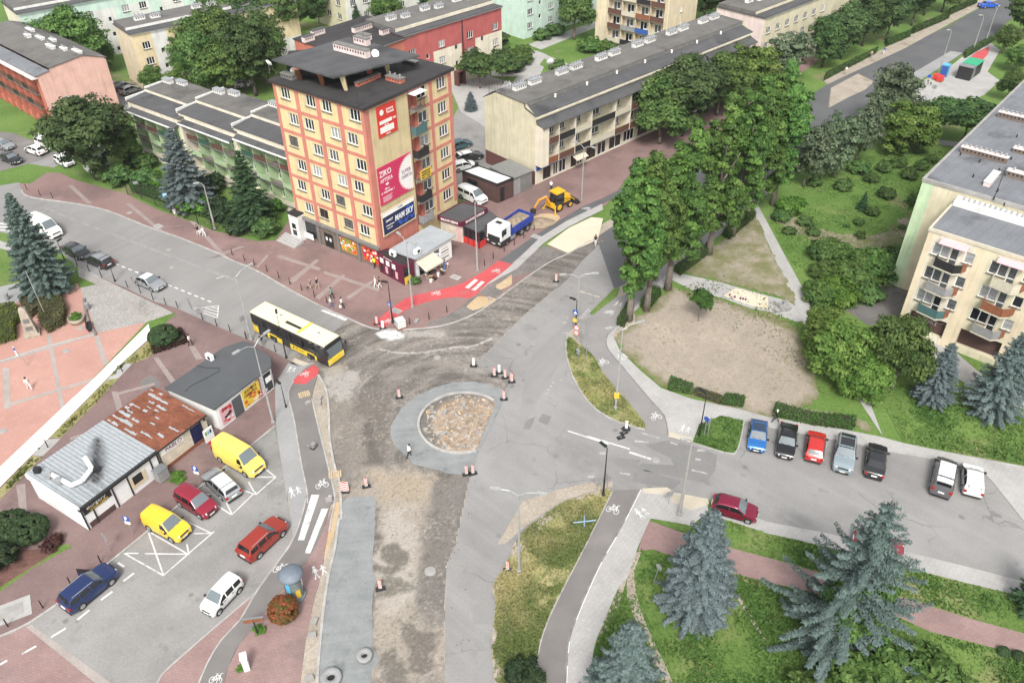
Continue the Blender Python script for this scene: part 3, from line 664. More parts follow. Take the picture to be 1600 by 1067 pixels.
# ------------------------------------------------------------------ buildings
def M2(name,c,rough=.85,var=.13,vs=.6,bump=.1): MT[name]=flat(name,c,rough,var=var,vs=vs,bump=bump,streak=.22 if 'render' in name else 0); return MT[name]
M2('render_yellow',(.62,.50,.28)); M2('render_coral',(.50,.185,.14)); M2('render_sand',(.56,.46,.27)); M2('render_cream',(.60,.55,.40)); M2('render_pale_green',(.46,.58,.40))
M2('render_green',(.42,.56,.32)); M2('render_pink',(.68,.42,.36)); M2('render_terracotta',(.46,.15,.10)); M2('render_peach',(.67,.57,.41)); M2('render_white',(.68,.67,.64)); M2('render_mint',(.54,.68,.60))
M2('render_red',(.42,.105,.10)); M2('render_ivory',(.68,.62,.50)); M2('render_blush',(.68,.56,.53)); M2('render_lime',(.50,.64,.42)); M2('render_buff',(.70,.58,.37)); M2('brown_stone',(.16,.125,.10),vs=2); M2('dark_plinth',(.12,.05,.045)); M2('brown_tile',(.085,.045,.04))
M2('roof_felt',(.085,.085,.088),.9,.25,.4,.2); M2('roof_felt_dark',(.045,.043,.043),.85,.35,.4,.2); M2('roof_felt_warm',(.135,.13,.122),.9,.2,.3,.2); M2('roof_felt_blue',(.155,.165,.18),.85,.22,.25,.2)
for n_,c_,k_ in (('roof_felt',(.078,.078,.081),.86),('roof_felt_dark',(.042,.04,.04),.8),('roof_felt_warm',(.125,.12,.112),.9),('roof_felt_blue',(.15,.158,.17),.93)): MT[n_]=ground(n_,c_,tuple(v*1.25 for v in c_),.35,tuple(v*.72 for v in c_),.16,.55,.14,5,rough=.85,pave=(.756,9,1.0,.03,k_,.72),bump=.2)
M2('concrete',(.30,.29,.275),.9,.2,1.0,.2); M2('concrete_dark',(.17,.165,.155),.9,.2,1.0,.2)
MT['white_frame']=flat('white_window_frame',(.75,.75,.74),.5); MT['brown_frame']=flat('brown_window_frame',(.10,.055,.035),.6)
MT['pane_dark']=flat('dark_glass',(.018,.02,.023),.06,spec=.7); MT['pane_mid']=flat('glass_net_curtain',(.10,.105,.11),.12,var=.4,vs=3,spec=.6); MT['pane_light']=flat('glass_white_curtain',(.32,.33,.33),.15,var=.3,vs=3,spec=.6)
MT['metal_grey']=flat('grey_metal',(.30,.31,.32),.5,.6,var=.1); MT['metal_dark']=flat('dark_metal',(.03,.03,.032),.5,.3); MT['galv']=flat('galvanised_steel',(.42,.43,.44),.45,.5,var=.15)
MT['sill']=flat('stone_sill',(.13,.12,.10),.8); MT['black']=flat('black_plastic',(.015,.015,.016),.55); MT['rust_rail']=flat('brown_railing',(.11,.05,.035),.7,var=.2); MT['white_paint']=flat('white_paint',(.78,.78,.76),.5)
MT['wood_rail']=flat('wood_cladding',(.23,.085,.04),.7,var=.3,vs=4); MT['teal_rail']=flat('teal_panel',(.06,.13,.13),.6); MT['blue_rail']=flat('blue_panel',(.03,.09,.32),.6); MT['pale_green_rail']=flat('pale_green_panel',(.36,.48,.28),.7,var=.1); MT['green_rail']=flat('green_panel',(.03,.09,.06),.6); MT['cream_rail']=flat('cream_panel',(.52,.48,.38),.7,var=.1); MT['grey_rail']=flat('grey_panel',(.25,.25,.25),.7,var=.15)
_wc={}
def win_mesh(w,h,cols,door=False):
    k=(round(w,2),round(h,2),cols,door)
    if k in _wc: return _wc[k]
    fr=MB(); t=.07
    fr.box(0,0,0,t,.07,h); fr.box(w-t,0,0,w,.07,h); fr.box(t,.003,0,w-t,.067,t); fr.box(t,.003,h-t,w-t,.067,h)
    for i in range(1,cols):
        x=w*i/cols; fr.box(x-.05,.001,t,x+.05,.069,h-t)
    if door: fr.box(t,.005,.75,w-t,.065,.84)
    pa=MB(); pa.quad((t*.8,.045,t*.8),(w-t*.8,.045,t*.8),(w-t*.8,.045,h-t*.8),(t*.8,.045,h-t*.8))
    sl=MB().box(-.08,-.16,-.07,w+.08,.0,-.015)
    frm=fr.mesh('window',MT['white_frame']); frb=fr.mesh('window',MT['brown_frame'])
    pan={m: pa.mesh('pane',MT[m]) for m in ('pane_dark','pane_mid','pane_light')}
    _wc[k]=(frm,frb,pan,sl.mesh('sill',MT['sill']))
    return _wc[k]
class Face:
    """one wall plane from A to B (2D, outside on the right-hand side going A->B)"""
    def __init__(s,A,B,z0,z1):
        s.A=Vector((A[0],A[1])); s.B=Vector((B[0],B[1])); d=s.B-s.A; s.W=d.length; s.d=d.normalized(); s.a=math.atan2(s.d.y,s.d.x)
        s.n=Vector((s.d.y,-s.d.x)); s.z0=z0; s.z1=z1; s.open=[]; s.items=[]
    def pt(s,u,z,out=0): p=s.A+s.d*u+s.n*out; return (p.x,p.y,z)
    def win(s,u,z,w,h,cols=2,depth=.16,brown=False,sill=True,pane=None,door=False):
        s.open.append((u,z,u+w,z+h,depth)); s.items.append((u,z,w,h,cols,depth,brown,sill,pane,door)); return s
    def hole(s,u,z,w,h,depth): s.open.append((u,z,u+w,z+h,depth)); return s
    def wall(s,mb,mi=0,mirev=None,fn=None,cutu=(),cutz=()):
        us=sorted(set([0,round(s.W,4)]+[round(v,4) for o in s.open for v in (o[0],o[2])]+list(cutu)))
        zs=sorted(set([round(s.z0,4),round(s.z1,4)]+[round(v,4) for o in s.open for v in (o[1],o[3])]+list(cutz)))
        us=[u for u in us if -1e-4 <= u <= s.W+1e-4]; zs=[z for z in zs if s.z0-1e-4 <= z <= s.z1+1e-4]
        for i in range(len(us)-1):
            for j in range(len(zs)-1):
                cu=(us[i]+us[i+1])/2; cz=(zs[j]+zs[j+1])/2
                if any(o[0] < cu < o[2] and o[1] < cz < o[3] for o in s.open): continue
                mb.quad(s.pt(us[i],zs[j]),s.pt(us[i+1],zs[j]),s.pt(us[i+1],zs[j+1]),s.pt(us[i],zs[j+1]),fn(cu,cz) if fn else mi)
        for (u0,z0,u1,z1,dp) in s.open:
            m=mi if mirev is None else mirev
            mb.quad(s.pt(u0,z0),s.pt(u0,z0,-dp),s.pt(u0,z1,-dp),s.pt(u0,z1),m); mb.quad(s.pt(u1,z0,-dp),s.pt(u1,z0),s.pt(u1,z1),s.pt(u1,z1,-dp),m)
            mb.quad(s.pt(u0,z0,-dp),s.pt(u0,z0),s.pt(u1,z0),s.pt(u1,z0,-dp),m); mb.quad(s.pt(u0,z1),s.pt(u0,z1,-dp),s.pt(u1,z1,-dp),s.pt(u1,z1),m)
        return s
    def windows(s,root):
        for (u,z,w,h,cols,dp,brown,sill,pane,door) in s.items:
            fm,fb,pan,sl=win_mesh(w,h,cols,door)
            p=s.pt(u,z,-dp+.075); org=root.location
            o=link('window',fb if brown else fm,root,(p[0]-org.x,p[1]-org.y,p[2]-org.z),s.a)
            link('pane',pan[pane or random.choice(('pane_dark','pane_dark','pane_mid','pane_mid','pane_light'))],o)
            if sill: link('sill',sl,o,(0,-dp+.075,0))
        return s
    def box(s,mb,u0,u1,z0,z1,o0,o1,mi=0):
        vs=[s.pt(u,z,o) for z in (z0,z1) for u,o in ((u0,o1),(u1,o1),(u1,o0),(u0,o0))]
        return mb.add(vs,[(0,3,2,1),(4,5,6,7),(0,1,5,4),(1,2,6,5),(2,3,7,6),(3,0,4,7)],mi)
def rel(mb,root):
    o=root.location; mb.v=[(x-o.x,y-o.y,z-o.z) for x,y,z in mb.v]; return mb
def part(name,mb,mats,root,parent=None): return rel(mb,root).build(name,mats,parent or root)
def frect(c,ang_r,wr,wl):
    """footprint from its front corner: right edge direction and the two widths, counter-clockwise"""
    c=Vector(c[:2]); r=Vector((math.cos(ang_r),math.sin(ang_r))); l=Vector((-r.y,r.x))
    return [c,c+r*wr,c+r*wr+l*wl,c+l*wl]
def balcony(f,root,u0,u1,z,out,rail,bars=False,h=1.0,slab='concrete_dark',sides=True):
    mb=MB(); f.box(mb,u0,u1,z-.14,z,.003,out); b=part('balcony',mb,MT[slab],root)
    mb=MB()
    if bars:
        f.box(mb,u0+.02,u1-.02,z+h-.05,z+h,out-.06,out-.02); f.box(mb,u0+.02,u1-.02,z+.08,z+.12,out-.055,out-.025)
        n=int((u1-u0)/.14)
        for k in range(n+1):
            u=u0+.03+(u1-u0-.09)*k/n; f.box(mb,u,u+.025,z+.12,z+h-.05,out-.05,out-.03)
        if sides:
            for u in (u0+.02,u1-.06):
                f.box(mb,u,u+.04,z+h-.05,z+h,.01,out-.065)
                for k in range(int(out/.16)): f.box(mb,u+.008,u+.032,z,z+h-.05,.06+k*.16,.085+k*.16)
    else:
        f.box(mb,u0+.02,u1-.02,z+.05,z+h,out-.06,out-.02); f.box(mb,u0,u1,z+h,z+h+.04,out-.09,out+.01)
        if sides:
            f.box(mb,u0+.02,u0+.06,z+.05,z+h,.01,out-.065); f.box(mb,u1-.06,u1-.02,z+.05,z+h,.01,out-.065)
    part('railing',mb,MT[rail],root,b)
    return b
def roofcap(root,poly,z,mat,over=.0,th=.25,para=None,name='roof'):
    c=sum((Vector(p) for p in poly),Vector((0,0)))/len(poly)
    pp=[Vector(p)+(Vector(p)-c).normalized()*over*1.414 for p in poly]
    mb=MB(); mb.prism([(p.x,p.y) for p in pp],z-th,z)
    mb.add([(p.x,p.y,z-th) for p in pp],[tuple(range(len(pp)-1,-1,-1))])
    r=part(name,mb,mat,root)
    if para:
        mb=MB(); n=len(pp)
        for i in range(n):
            f=Face(pp[i],pp[(i+1) % n],0,1); f.box(mb,0,f.W,z+.004,z+para,-.2,.004*(i % 2))
        part('parapet',mb,MT['concrete'],root)
    return r
def chimney(root,x,y,z,w,d,h,ang,mat='render_white',pipes=0,cap='concrete_dark'):
    Mx=Matrix.Translation((x,y,z)) @ Matrix.Rotation(ang,4,'Z')
    mb=MB(); mb.box(-w/2,-d/2,0,w/2,d/2,h,0,Mx); mb.box(-w/2-.06,-d/2-.06,h,w/2+.06,d/2+.06,h+.1,1,Mx)
    for k in range(pipes):
        px=-w/2+w*(k+.5)/pipes; mb.bar(Mx @ Vector((px,0,h+.1)),Mx @ Vector((px,0,h+.42)),.09,.09,6,2)
        mb.bar(Mx @ Vector((px,0,h+.44)),Mx @ Vector((px,0,h+.50)),.16,.05,6,2)
    # vent slots
    for k in range(int(w/.45)):
        px=-w/2+.2+k*.45; mb.box(px,-d/2-.012,h*.45,px+.2,-d/2-.002,h*.8,3,Mx)
    return part('chimney',mb,[MT[mat],MT[cap],MT['galv'],MT['black']],root)
def text_mesh(txt,size,mat,name='lettering',bold=0.0,extr=.01):
    cu=bpy.data.curves.new(name,'FONT'); cu.body=txt; cu.size=size; cu.align_x='CENTER'; cu.align_y='CENTER'; cu.extrude=extr; cu.offset=bold; cu.resolution_u=2
    o=bpy.data.objects.new(name,cu); COL.objects.link(o)
    me=bpy.data.meshes.new_from_object(o.evaluated_get(bpy.context.evaluated_depsgraph_get()))
    bpy.data.objects.remove(o); bpy.data.curves.remove(cu); me.materials.clear(); me.materials.append(mat); me.name=name
    return me
def letter(txt,size,mat,parent,loc,rz,width=None,shear=0,name='lettering',bold=.0,tilt=0):
    """upright lettering: local x along the wall, z up; faces the -y side"""
    me=text_mesh(txt,size,MT[mat] if isinstance(mat,str) else mat,name,bold)
    xs=[v.co.x for v in me.vertices]
    if width and xs:
        k=width/(max(xs)-min(xs))
        for v in me.vertices: v.co.x *= k
    for v in me.vertices: v.co.x+=v.co.y*shear; v.co.y+=v.co.x*math.tan(tilt)
    return link(name,me,parent,loc,(PI/2,0,rz))
def bld(name,loc,label,cat='building',group=None): return empty(name,(loc[0],loc[1],0),0,label,cat,group)

# ---- the coral and yellow tower
TZ=22.0; tc=P(567,167.5,TZ); ta=R(53.6); TF=frect(tc,ta,15.6,15.4)
tw=bld('tower_block',tc,'seven storey yellow apartment tower with coral grid of bands and black flat roof')
FR=Face(TF[0],TF[1],0,TZ-.35); FBk=Face(TF[1],TF[2],0,TZ-.35); FB2=Face(TF[2],TF[3],0,TZ-.35); FL=Face(TF[3],TF[0],0,TZ-.35)
rowz=[19.95,16.82,13.7,10.6,7.55,4.5]
# left face is walked from the far corner, so u counts back from the front corner
odd=[(.66,2.38),(5.36,7.0),(8.12,9.76),(12.55,14.2)]; even=[(1.6,3.28),(4.45,6.1),(9.0,10.65),(11.8,13.4)]
brown={(2,3),(4,1),(5,2),(5,1)}
for i,z in enumerate(rowz):
    for j,(a,b) in enumerate(odd if i % 2==0 else even):
        FL.win(FL.W-b,z,b-a,1.42,3 if (i,j) not in brown else 2,.2,(i,j) in brown,True,'pane_mid' if (i,j)==(2,2) else None)
    FR.win(9.05,z,1.65,1.42,2,.14); FR.win(12.8,z,1.65,1.42,3,.14)
    FR.hole(7.45,z-.75,1.5,2.4,.9)
    FBk.win(2,z,1.6,1.42,2); FBk.win(7,z,1.6,1.42,2); FBk.win(12,z,1.6,1.42,2); FB2.win(3,z,1.6,1.42,2); FB2.win(10,z,1.6,1.42,2)
mb=MB()
FR.wall(mb,fn=lambda u,z: 1 if (u < .82 or z < 5.0 and u < 7.4) else (2 if u < 7.3 else 0),mirev=1,cutu=(.82,7.3,7.4),cutz=(5.0,))
FL.wall(mb,fn=lambda u,z: 3 if z < 3.5 else 0,cutz=(3.5,),mirev=4); FBk.wall(mb); FB2.wall(mb)
for z in rowz:
    mb.quad(FR.pt(7.45,z-.75,-.9),FR.pt(8.95,z-.75,-.9),FR.pt(8.95,z+1.65,-.9),FR.pt(7.45,z+1.65,-.9),1)
part('wall',mb,[MT['render_yellow'],MT['render_coral'],MT['render_sand'],MT['brown_stone'],MT['render_cream']],tw)
for f in (FR,FL,FBk,FB2): f.windows(tw)
for u in (0.0,4.15,7.8,11.45,15.4):
    mb=MB(); w=.32 if 0 < u < 15 else .45; a,b=max(u-w,0),min(u+w,FL.W); FL.box(mb,a,b,3.62,TZ-.36,.004,.06); part('pilaster',mb,MT['render_coral'],tw)
for z in (18.75,15.65,12.5,9.4,6.35):
    mb=MB(); FL.box(mb,.03,FL.W-.03,z-.22,z+.22,.003,.045); part('floor_band',mb,MT['render_coral'],tw)
    mb=MB(); FR.box(mb,9.0,FR.W-.03,z-.22,z+.22,.003,.045); part('floor_band',mb,MT['render_coral'],tw)
mb=MB(); FL.box(mb,.0,FL.W,TZ-.62,TZ-.355,.005,.07); FR.box(mb,.0,FR.W,TZ-.62,TZ-.355,.005,.07); part('cornice',mb,MT['render_coral'],tw)
for a,b in ((11.3,11.85),(14.95,15.58)):
    mb=MB(); FR.box(mb,a,b,3.6,TZ-.36,.004,.06); part('pilaster',mb,MT['render_coral'],tw)
mb=MB(); FR.box(mb,7.36,7.46,3.4,TZ-.36,.01,.11); part('downpipe',mb,MT['dark_plinth'],tw)
roofcap(tw,TF,TZ,MT['roof_felt_dark'],.35,.35)
for i,z in enumerate(rowz):
    balcony(FR,tw,7.42,9.6,z-.75,.95,('rust_rail','teal_rail','metal_dark','rust_rail','metal_dark','grey_rail')[i],bars=i in (0,3),h=1.05)
mb=MB(); FR.box(mb,7.3,9.6,TZ-.75,TZ-.7,.0,1.3); part('balcony_awning',mb,MT['white_frame'],tw)
# shop front along the left face
mb=MB(); FL.box(mb,-.05,FL.W+.05,3.22,3.6,.005,.42); part('shop_cornice',mb,MT['concrete_dark'],tw)
for k in range(5):
    mb=MB(); u=.2+k*3.72; FL.box(mb,u,u+.35,0,3.21,.006,.22); part('shop_pier',mb,MT['concrete_dark'],tw)
def poster(f,root,u0,u1,z0,z1,base,blobs,seed,name='shop_window'):
    mb=MB(); f.box(mb,u0,u1,z0,z1,.01,.05); o=part(name,mb,MT[base],root)
    rr=random.Random(seed); mb=MB()
    for k in range(blobs[0]):
        cu=rr.uniform(u0+.15,u1-.15); cz=rr.uniform(z0+.15,z1-.15); ww=rr.uniform(.1,.35); hh=rr.uniform(.08,.3); q_=rr.randrange(len(blobs[1]))
        pts=[f.pt(cu+ww*math.cos(t)*rr.uniform(.7,1),cz+hh*math.sin(t)*rr.uniform(.7,1),.056+.0008*k) for t in [2*PI*i/7 for i in range(7)]]
        mb.add(pts,[tuple(range(7))],q_)
    part('print',mb,[MT[c] for c in blobs[1]],root,o); return o
for nm,c in (('print_red',(.55,.04,.03)),('print_yellow',(.65,.45,.05)),('print_orange',(.6,.2,.03)),('print_green',(.12,.3,.05)),('print_white',(.75,.74,.70)),('print_blue',(.02,.08,.36)),('print_navy',(.008,.012,.06)),('print_magenta',(.50,.03,.10)),('print_purple',(.14,.02,.12)),('print_cyan',(.10,.40,.62)),('print_black',(.02,.02,.02)),('print_wine',(.11,.012,.035)),('print_beige',(.60,.50,.33)),('print_pink',(.62,.38,.40)),('print_lilac',(.45,.40,.42))):
    MT[nm]=flat(nm,c,.55,var=.06)
poster(FL,tw,8.1,11.0,.7,2.7,'print_orange',(60,('print_red','print_yellow','print_white','print_green','print_orange')),3)
poster(FL,tw,12.1,15.2,.6,2.7,'print_red',(50,('print_red','print_white','print_orange','print_wine')),5)
mb=MB(); FL.box(mb,.8,3.4,.6,2.9,.01,.04); part('shop_window',mb,MT['pane_dark'],tw)
mb=MB(); FL.box(mb,1.2,3.0,.4,1.3,.30,.34); part('white_panel',mb,MT['white_paint'],tw)
mb=MB(); FL.box(mb,5.0,6.6,.2,2.3,.01,.06); dr=part('door',mb,MT['black'],tw)
mb=MB(); FL.box(mb,5.25,5.6,1.2,1.7,.064,.07); FL.box(mb,5.95,6.3,1.2,1.7,.064,.07); part('notice',mb,MT['print_white'],tw,dr)
# roof storey: slab canopy on raking posts, chimneys
RT=Vector((math.cos(ta),math.sin(ta))); LT=Vector((-RT.y,RT.x)); tc2=Vector((tc.x,tc.y))
def tpt(r,l,z): p=tc2+RT*r+LT*l; return (p.x,p.y,z)
cz_=TZ+2.15
cpx=[(521,121),(656,86.5),(545,58),(424,93)]
cp=[P(x,y,cz_) for x,y in cpx]
mb=MB(); mb.prism([(p.x,p.y) for p in cp],cz_-.2,cz_); mb.add([(p.x,p.y,cz_-.2) for p in cp],[(3,2,1,0)]); part('roof_canopy',mb,MT['roof_felt'],tw)
for bx,by,tx,ty in ((541,141,534,117),(505,133,499,114),(470,124,463,106),(607,115,604,97)):
    a=P(bx,by,TZ); b=P(tx,ty,cz_-.2); mb=MB(); mb.bar(a,b,.28,.42,4); part('canopy_post',mb,MT['render_sand'] if bx in (541,607) else MT['wood_rail'],tw)
mb=MB(); rm=[P(x,y,TZ) for x,y in ((450,118),(565,118),(600,108),(560,96),(455,104))]
mb.prism([(p.x,p.y) for p in rm],TZ,cz_-.2); part('roof_room',mb,MT['roof_felt_dark'],tw)
mb=MB(); a=P(572,113,TZ); mb.cbox((a.x,a.y,TZ+.5),(1.6,1.2,1.0)); part('roof_box',mb,MT['render_terracotta'],tw)
for (px,py,w,d,h,m) in ((550,84,5.6,.8,.85,'render_blush'),(566,69,2.2,.8,.8,'render_blush'),(570,61,1.9,.7,.6,'render_blush')):
    p=P(px,py,cz_); chimney(tw,p.x,p.y,cz_,w,d,h,ta-PI/2,m)
for (px,py,w,d,h,m) in ((575,128,4.0,.5,.45,'render_terracotta'),(618,127,2.4,.9,.5,'render_terracotta'),(641,101,2.2,.7,.5,'roof_felt_dark'),(452,122,2.0,.9,.5,'concrete_dark')):
    p=P(px,py,TZ); chimney(tw,p.x,p.y,TZ,w,d,h,ta if px==575 else ta-PI/2,m,pipes=3 if px==618 else 0)
def dish(px,py,z,r,az,root,h=1.0):
    p=P(px,py,z); mb=MB(); mb.bar((p.x,p.y,z),(p.x,p.y,z+h),.03,.03,5,1)
    Mx=Matrix.Translation((p.x,p.y,z+h)) @ Matrix.Rotation(az,4,'Z') @ Matrix.Rotation(R(65),4,'X')
    b=len(mb.v); vs=[]; fs=[]
    for i,(rr,dz) in enumerate(((.02,0),(r*.6,.06*r*2),(r,.16*r*2))):
        for k in range(12): vs.append(Mx @ Vector((rr*math.cos(k*PI/6),rr*math.sin(k*PI/6),dz)))
    for i in range(2):
        for k in range(12): fs.append((i*12+k,i*12+(k+1) % 12,i*12+12+(k+1) % 12,i*12+12+k))
    mb.add(vs,fs,0); return part('satellite_dish',mb,[MT['white_paint'],MT['metal_grey']],root)
dish(462,124,TZ,.5,R(200),tw); dish(422,116,TZ,.45,R(150),tw,1.3); dish(586,88,cz_,.5,R(30),tw,.3)
for px,py in ((569,70),(560,168),(620,116)):
    p=P(px,py,TZ if py > 100 else cz_); mb=MB(); mb.bar((p.x,p.y,p.z),(p.x,p.y,p.z+1.9),.03,.02,5); part('aerial',mb,MT['metal_dark'],tw)
# white side entrance with steps on the left
e0=P(457,372,.1); ea=FL.a
ent=bld('entrance_hut',e0,'small white side entrance hut joined to the tower with dark door','hut')
E_=frect((e0.x,e0.y),ea,1.8,4.0); Fe=Face(E_[0],E_[1],.1,4.0)
mb=MB()
for i in range(4): Face(E_[i],E_[(i+1) % 4],.1,4.0).wall(mb)
part('wall',mb,MT['render_white'],ent); roofcap(ent,E_,4.1,MT['roof_felt_dark'],.1,.15)
mb=MB(); Fe.box(mb,.4,1.4,.7,2.9,.01,.05); d_=part('door',mb,MT['white_frame'],ent)
mb=MB(); Fe.box(mb,.5,1.3,1.9,2.7,.055,.06); Fe.box(mb,.5,1.3,.85,1.7,.055,.06); part('pane',mb,MT['pane_dark'],ent,d_)
st=bld('entrance_steps',e0,'pale stone steps leading up to the white entrance hut','steps')
for k in range(4):
    mb=MB(); Fe.box(mb,-1.2,2.4,.1,.62-k*.13,.02+k*.45,.45+k*.45-.002); part('step',mb,MT['slab'],st)

# ---- signs on the tower
def panel(name,f,u0,u1,z0,z1,out,mat,label,cat,th=.1):
    p=f.pt((u0+u1)/2,z0,out); r=empty(name,p,f.a,label,cat)
    w=u1-u0; h=z1-z0
    MB().box(-w/2,-.0,0,w/2,th,h).build('board',MT[mat],r); r['w']=w; return r
sg=panel('wall_banner',FR,1.9,5.15,17.5,21.25,.14,'print_red','upper red wall banner with white text boxes on the tower side','banner')
for (x0,z0,x1,z1,m) in ((-1.35,1.55,.75,1.98,'print_white'),(-1.35,.45,1.0,1.2,'print_white')): MB().box(x0,-.012,z0,x1,-.002,z1).build('text_panel',MT[m],sg)
MB().lathe([(.34,-.01),(.34,0)],12,(-.85,-.004,2.95),0,'y').build('emblem',MT['print_white'],sg)
for s_,z,x,sz in (('Justyna',3.1,.55,.42),('Nowakb',2.7,.6,.42),('tel. kontakt',1.34,-.2,.28),('24h',1.75,1.2,.4),('serwis auto',.22,0,.28)): letter(s_[:7] if s_ != 'Nowakb' else 'Nowak',sz,'print_white',sg,(x,-.012,z),0,bold=.006)
zk=panel('wall_banner',FR,.95,7.0,8.95,13.95,.14,'print_magenta','large red pharmacy banner with white sunburst on the tower side','banner')
pts=[]
for k in range(48):
    t=PI/2+PI*k/47; rr=2.5*(1.0 if k % 2 else .93); pts.append((3.02+rr*math.cos(t)*1.05,2.5+rr*math.sin(t)))
mb=MB(); mb.add([(x,-.006,z) for x,z in pts],[tuple(range(len(pts)))]); mb.build('sunburst',MT['print_white'],zk)
mb=MB()
for k in range(23):
    t=PI/2+PI*(k+.5)/23; x=3.02+2.3*math.cos(t)*1.05; z=2.5+2.3*math.sin(t)*.98; mb.bar((x,-.012,z),(x+.15*math.cos(t),-.012,z+.15*math.sin(t)),.05,.05,4)
mb.build('sunburst_ray',MT['print_magenta'],zk)
for s_,z,x,sz,m,wd in (('ZIKO',4.05,-1.75,1.05,'print_white',2.1),('APTEKA',3.15,-1.65,.7,'print_white',2.2),('ul. Wybickiego 1',1.55,-1.6,.4,'print_white',2.3),('100 m',1.95,-1.7,.4,'print_white',.8),('SUPER',2.9,1.9,.7,'print_purple',1.7),('OFERTA',2.2,1.9,.7,'print_purple',1.95)):
    letter(s_,sz,m,zk,(x,-.014,z),0,wd,bold=.012 if s_=='ZIKO' else 0)
mb=MB(); mb.add([(-1.9,-.01,2.45),(-1.6,-.01,2.45),(-1.6,-.01,2.3),(-1.3,-.01,2.55),(-1.6,-.01,2.8),(-1.6,-.01,2.65),(-1.9,-.01,2.65)],[(0,1,2,3,4,5,6)]); mb.build('arrow',MT['print_white'],zk)
for k in range(4): MB().box(-2.6,-.01,.95-k*.2,-.9-.2*(k % 2),-.003,1.01-k*.2).build('text_line',MT['print_white'],zk)
bb=panel('billboard',FR,.6,6.45,5.05,8.1,.42,'print_navy','framed navy billboard with white lettering low on the tower side','billboard',.14)
w=5.85
fr_=MB(); fr_.box(-w/2-.12,-.03,-.12,w/2+.12,.1,0); fr_.box(-w/2-.12,-.03,3.05,w/2+.12,.1,3.17); fr_.box(-w/2-.12,-.031,0,-w/2,.1,3.05); fr_.box(w/2,-.031,0,w/2+.12,.1,3.05); fr_.build('frame',MT['print_beige'],bb)
MB().box(-w/2,-.01,2.45,w/2,-.003,3.05).build('header',MT['print_white'],bb)
mb=MB(); rr=random.Random(4)
for k in range(26):
    x=rr.uniform(-.2,2.7); z=rr.uniform(.3,2.3); s_=rr.uniform(.12,.4); mb.add([(x-s_,-.004-.0004*k,z),(x+s_*.3,-.004-.0004*k,z-s_),(x+s_,-.004-.0004*k,z+s_*.4),(x-s_*.2,-.004-.0004*k,z+s_*.8)],[(0,1,2,3)])
mb.build('print',MT['print_blue'],bb)
letter('MAM SKY',1.15,'print_white',bb,(.95,-.022,1.45),0,3.4,.12,bold=.02); letter('SMART',.42,'print_white',bb,(-1.75,-.022,1.75),0,1.3,bold=.01); letter('lubiplayer',.30,'print_white',bb,(-1.7,-.022,1.1),0,1.5); letter('serwis',.3,'print_white',bb,(-1.8,-.022,.7),0,1.0); letter('CINIGER',.3,'print_navy',bb,(.4,-.016,2.75),0,.9)
yb=panel('balcony_banner',FR,7.5,9.5,10.0,11.3,1.02,'print_yellow','yellow banner with black text hung on a tower balcony','banner',.03)
for k,(s_,z) in enumerate((('SPRZEDAM',1.0),('MIESZKANIE',.62),('501 200',.25))): letter(s_,.34,'print_black',yb,(0,-.012,z),0,1.6,bold=.008)

# ---- generic blocks
def mono_roof(root,foot,prof,mat,name='roof',th=.12):
    """roof running the length of foot[0]->foot[1], its profile given as (distance back, z)"""
    f=Face(foot[0],foot[1],0,1)
    for i in range(len(prof)-1):
        (a,za),(b,zb)=prof[i],prof[i+1]
        if abs(a-b) < .05: continue
        mb=MB(); vs=[f.pt(u,z+dz,-o) for dz in (0,-th) for u in (-.15,f.W+.15) for o,z in ((a,za),(b,zb))]
        mb.add(vs,[(0,2,3,1),(4,5,7,6),(0,4,6,2),(1,3,7,5),(0,1,5,4),(2,6,7,3)]); part(name,mb,MT[mat],root)
# ---- long cream terrace with shops
lc=P(837,182,11.0); la=R(43.3); LFp=frect(lc,la,55,11.1)
lb=bld('terrace_block',lc,'long cream three storey block with balconies over a row of shops')
Ff=Face(LFp[0],LFp[1],0,11.0); Fg=Face(LFp[3],LFp[0],0,10.7); Fb=Face(LFp[2],LFp[3],0,10.7); Fe2=Face(LFp[1],LFp[2],0,10.7)
div=[1.5,3.7,7.25,10.9,16.5,20.2,23.8,27.4,31,34.6,38.2,41.8,45.4,49.0,52.6]
for i in range(len(div)-1):
    for z in (3.5,6.55):
        w0=div[i]; w1=div[i+1]
        Ff.win(w0+.5,z+.05,.85,2.15,1,.12,door=True,sill=False); Ff.win(w0+1.42,z+.85,1.1 if w1-w0 < 4 else 1.8,1.35,2,.12)
    if i > 4: Ff.win(div[i]+.4,.5,2.6,2.3,3,.15,sill=False,brown=i % 2==0)
for (u,w,b) in ((1.7,1.7,1),(4.0,1.0,0),(5.3,1.5,0),(7.9,1.3,1),(9.4,1.2,0),(11.5,2.2,1),(14.2,2.0,0),(17.0,3.0,0)): Ff.win(u,.3,w,2.1,2,.15,bool(b),False,'pane_dark')
for u in np.arange(2,54,3.4):
    for z in (1.6,4.6,7.6): Fb.win(float(u),z,1.5,1.35,2)
mb=MB(); Ff.wall(mb,fn=lambda u,z: 1 if z < 2.95 else 0,cutz=(2.95,)); Fg.wall(mb,fn=lambda u,z: 2 if z < 2.3 else 0,cutz=(2.3,)); Fb.wall(mb); Fe2.wall(mb)
for F_ in (Fg,Fe2):   # gable top
    ps=[(0,10.7),(2.55,12.25),(8.8,12.4),(9.2,12.3),(11.1,11.0),(11.1,10.7)]
    if F_ is Fe2: ps=[(11.1-a,z) for a,z in ps][::-1]
    mb.add([F_.pt(a,z) for a,z in ps],[tuple(range(len(ps)))],0)
part('wall',mb,[MT['render_cream'],MT['render_ivory'],MT['dark_plinth']],lb)
for F_ in (Ff,Fb): F_.windows(lb)
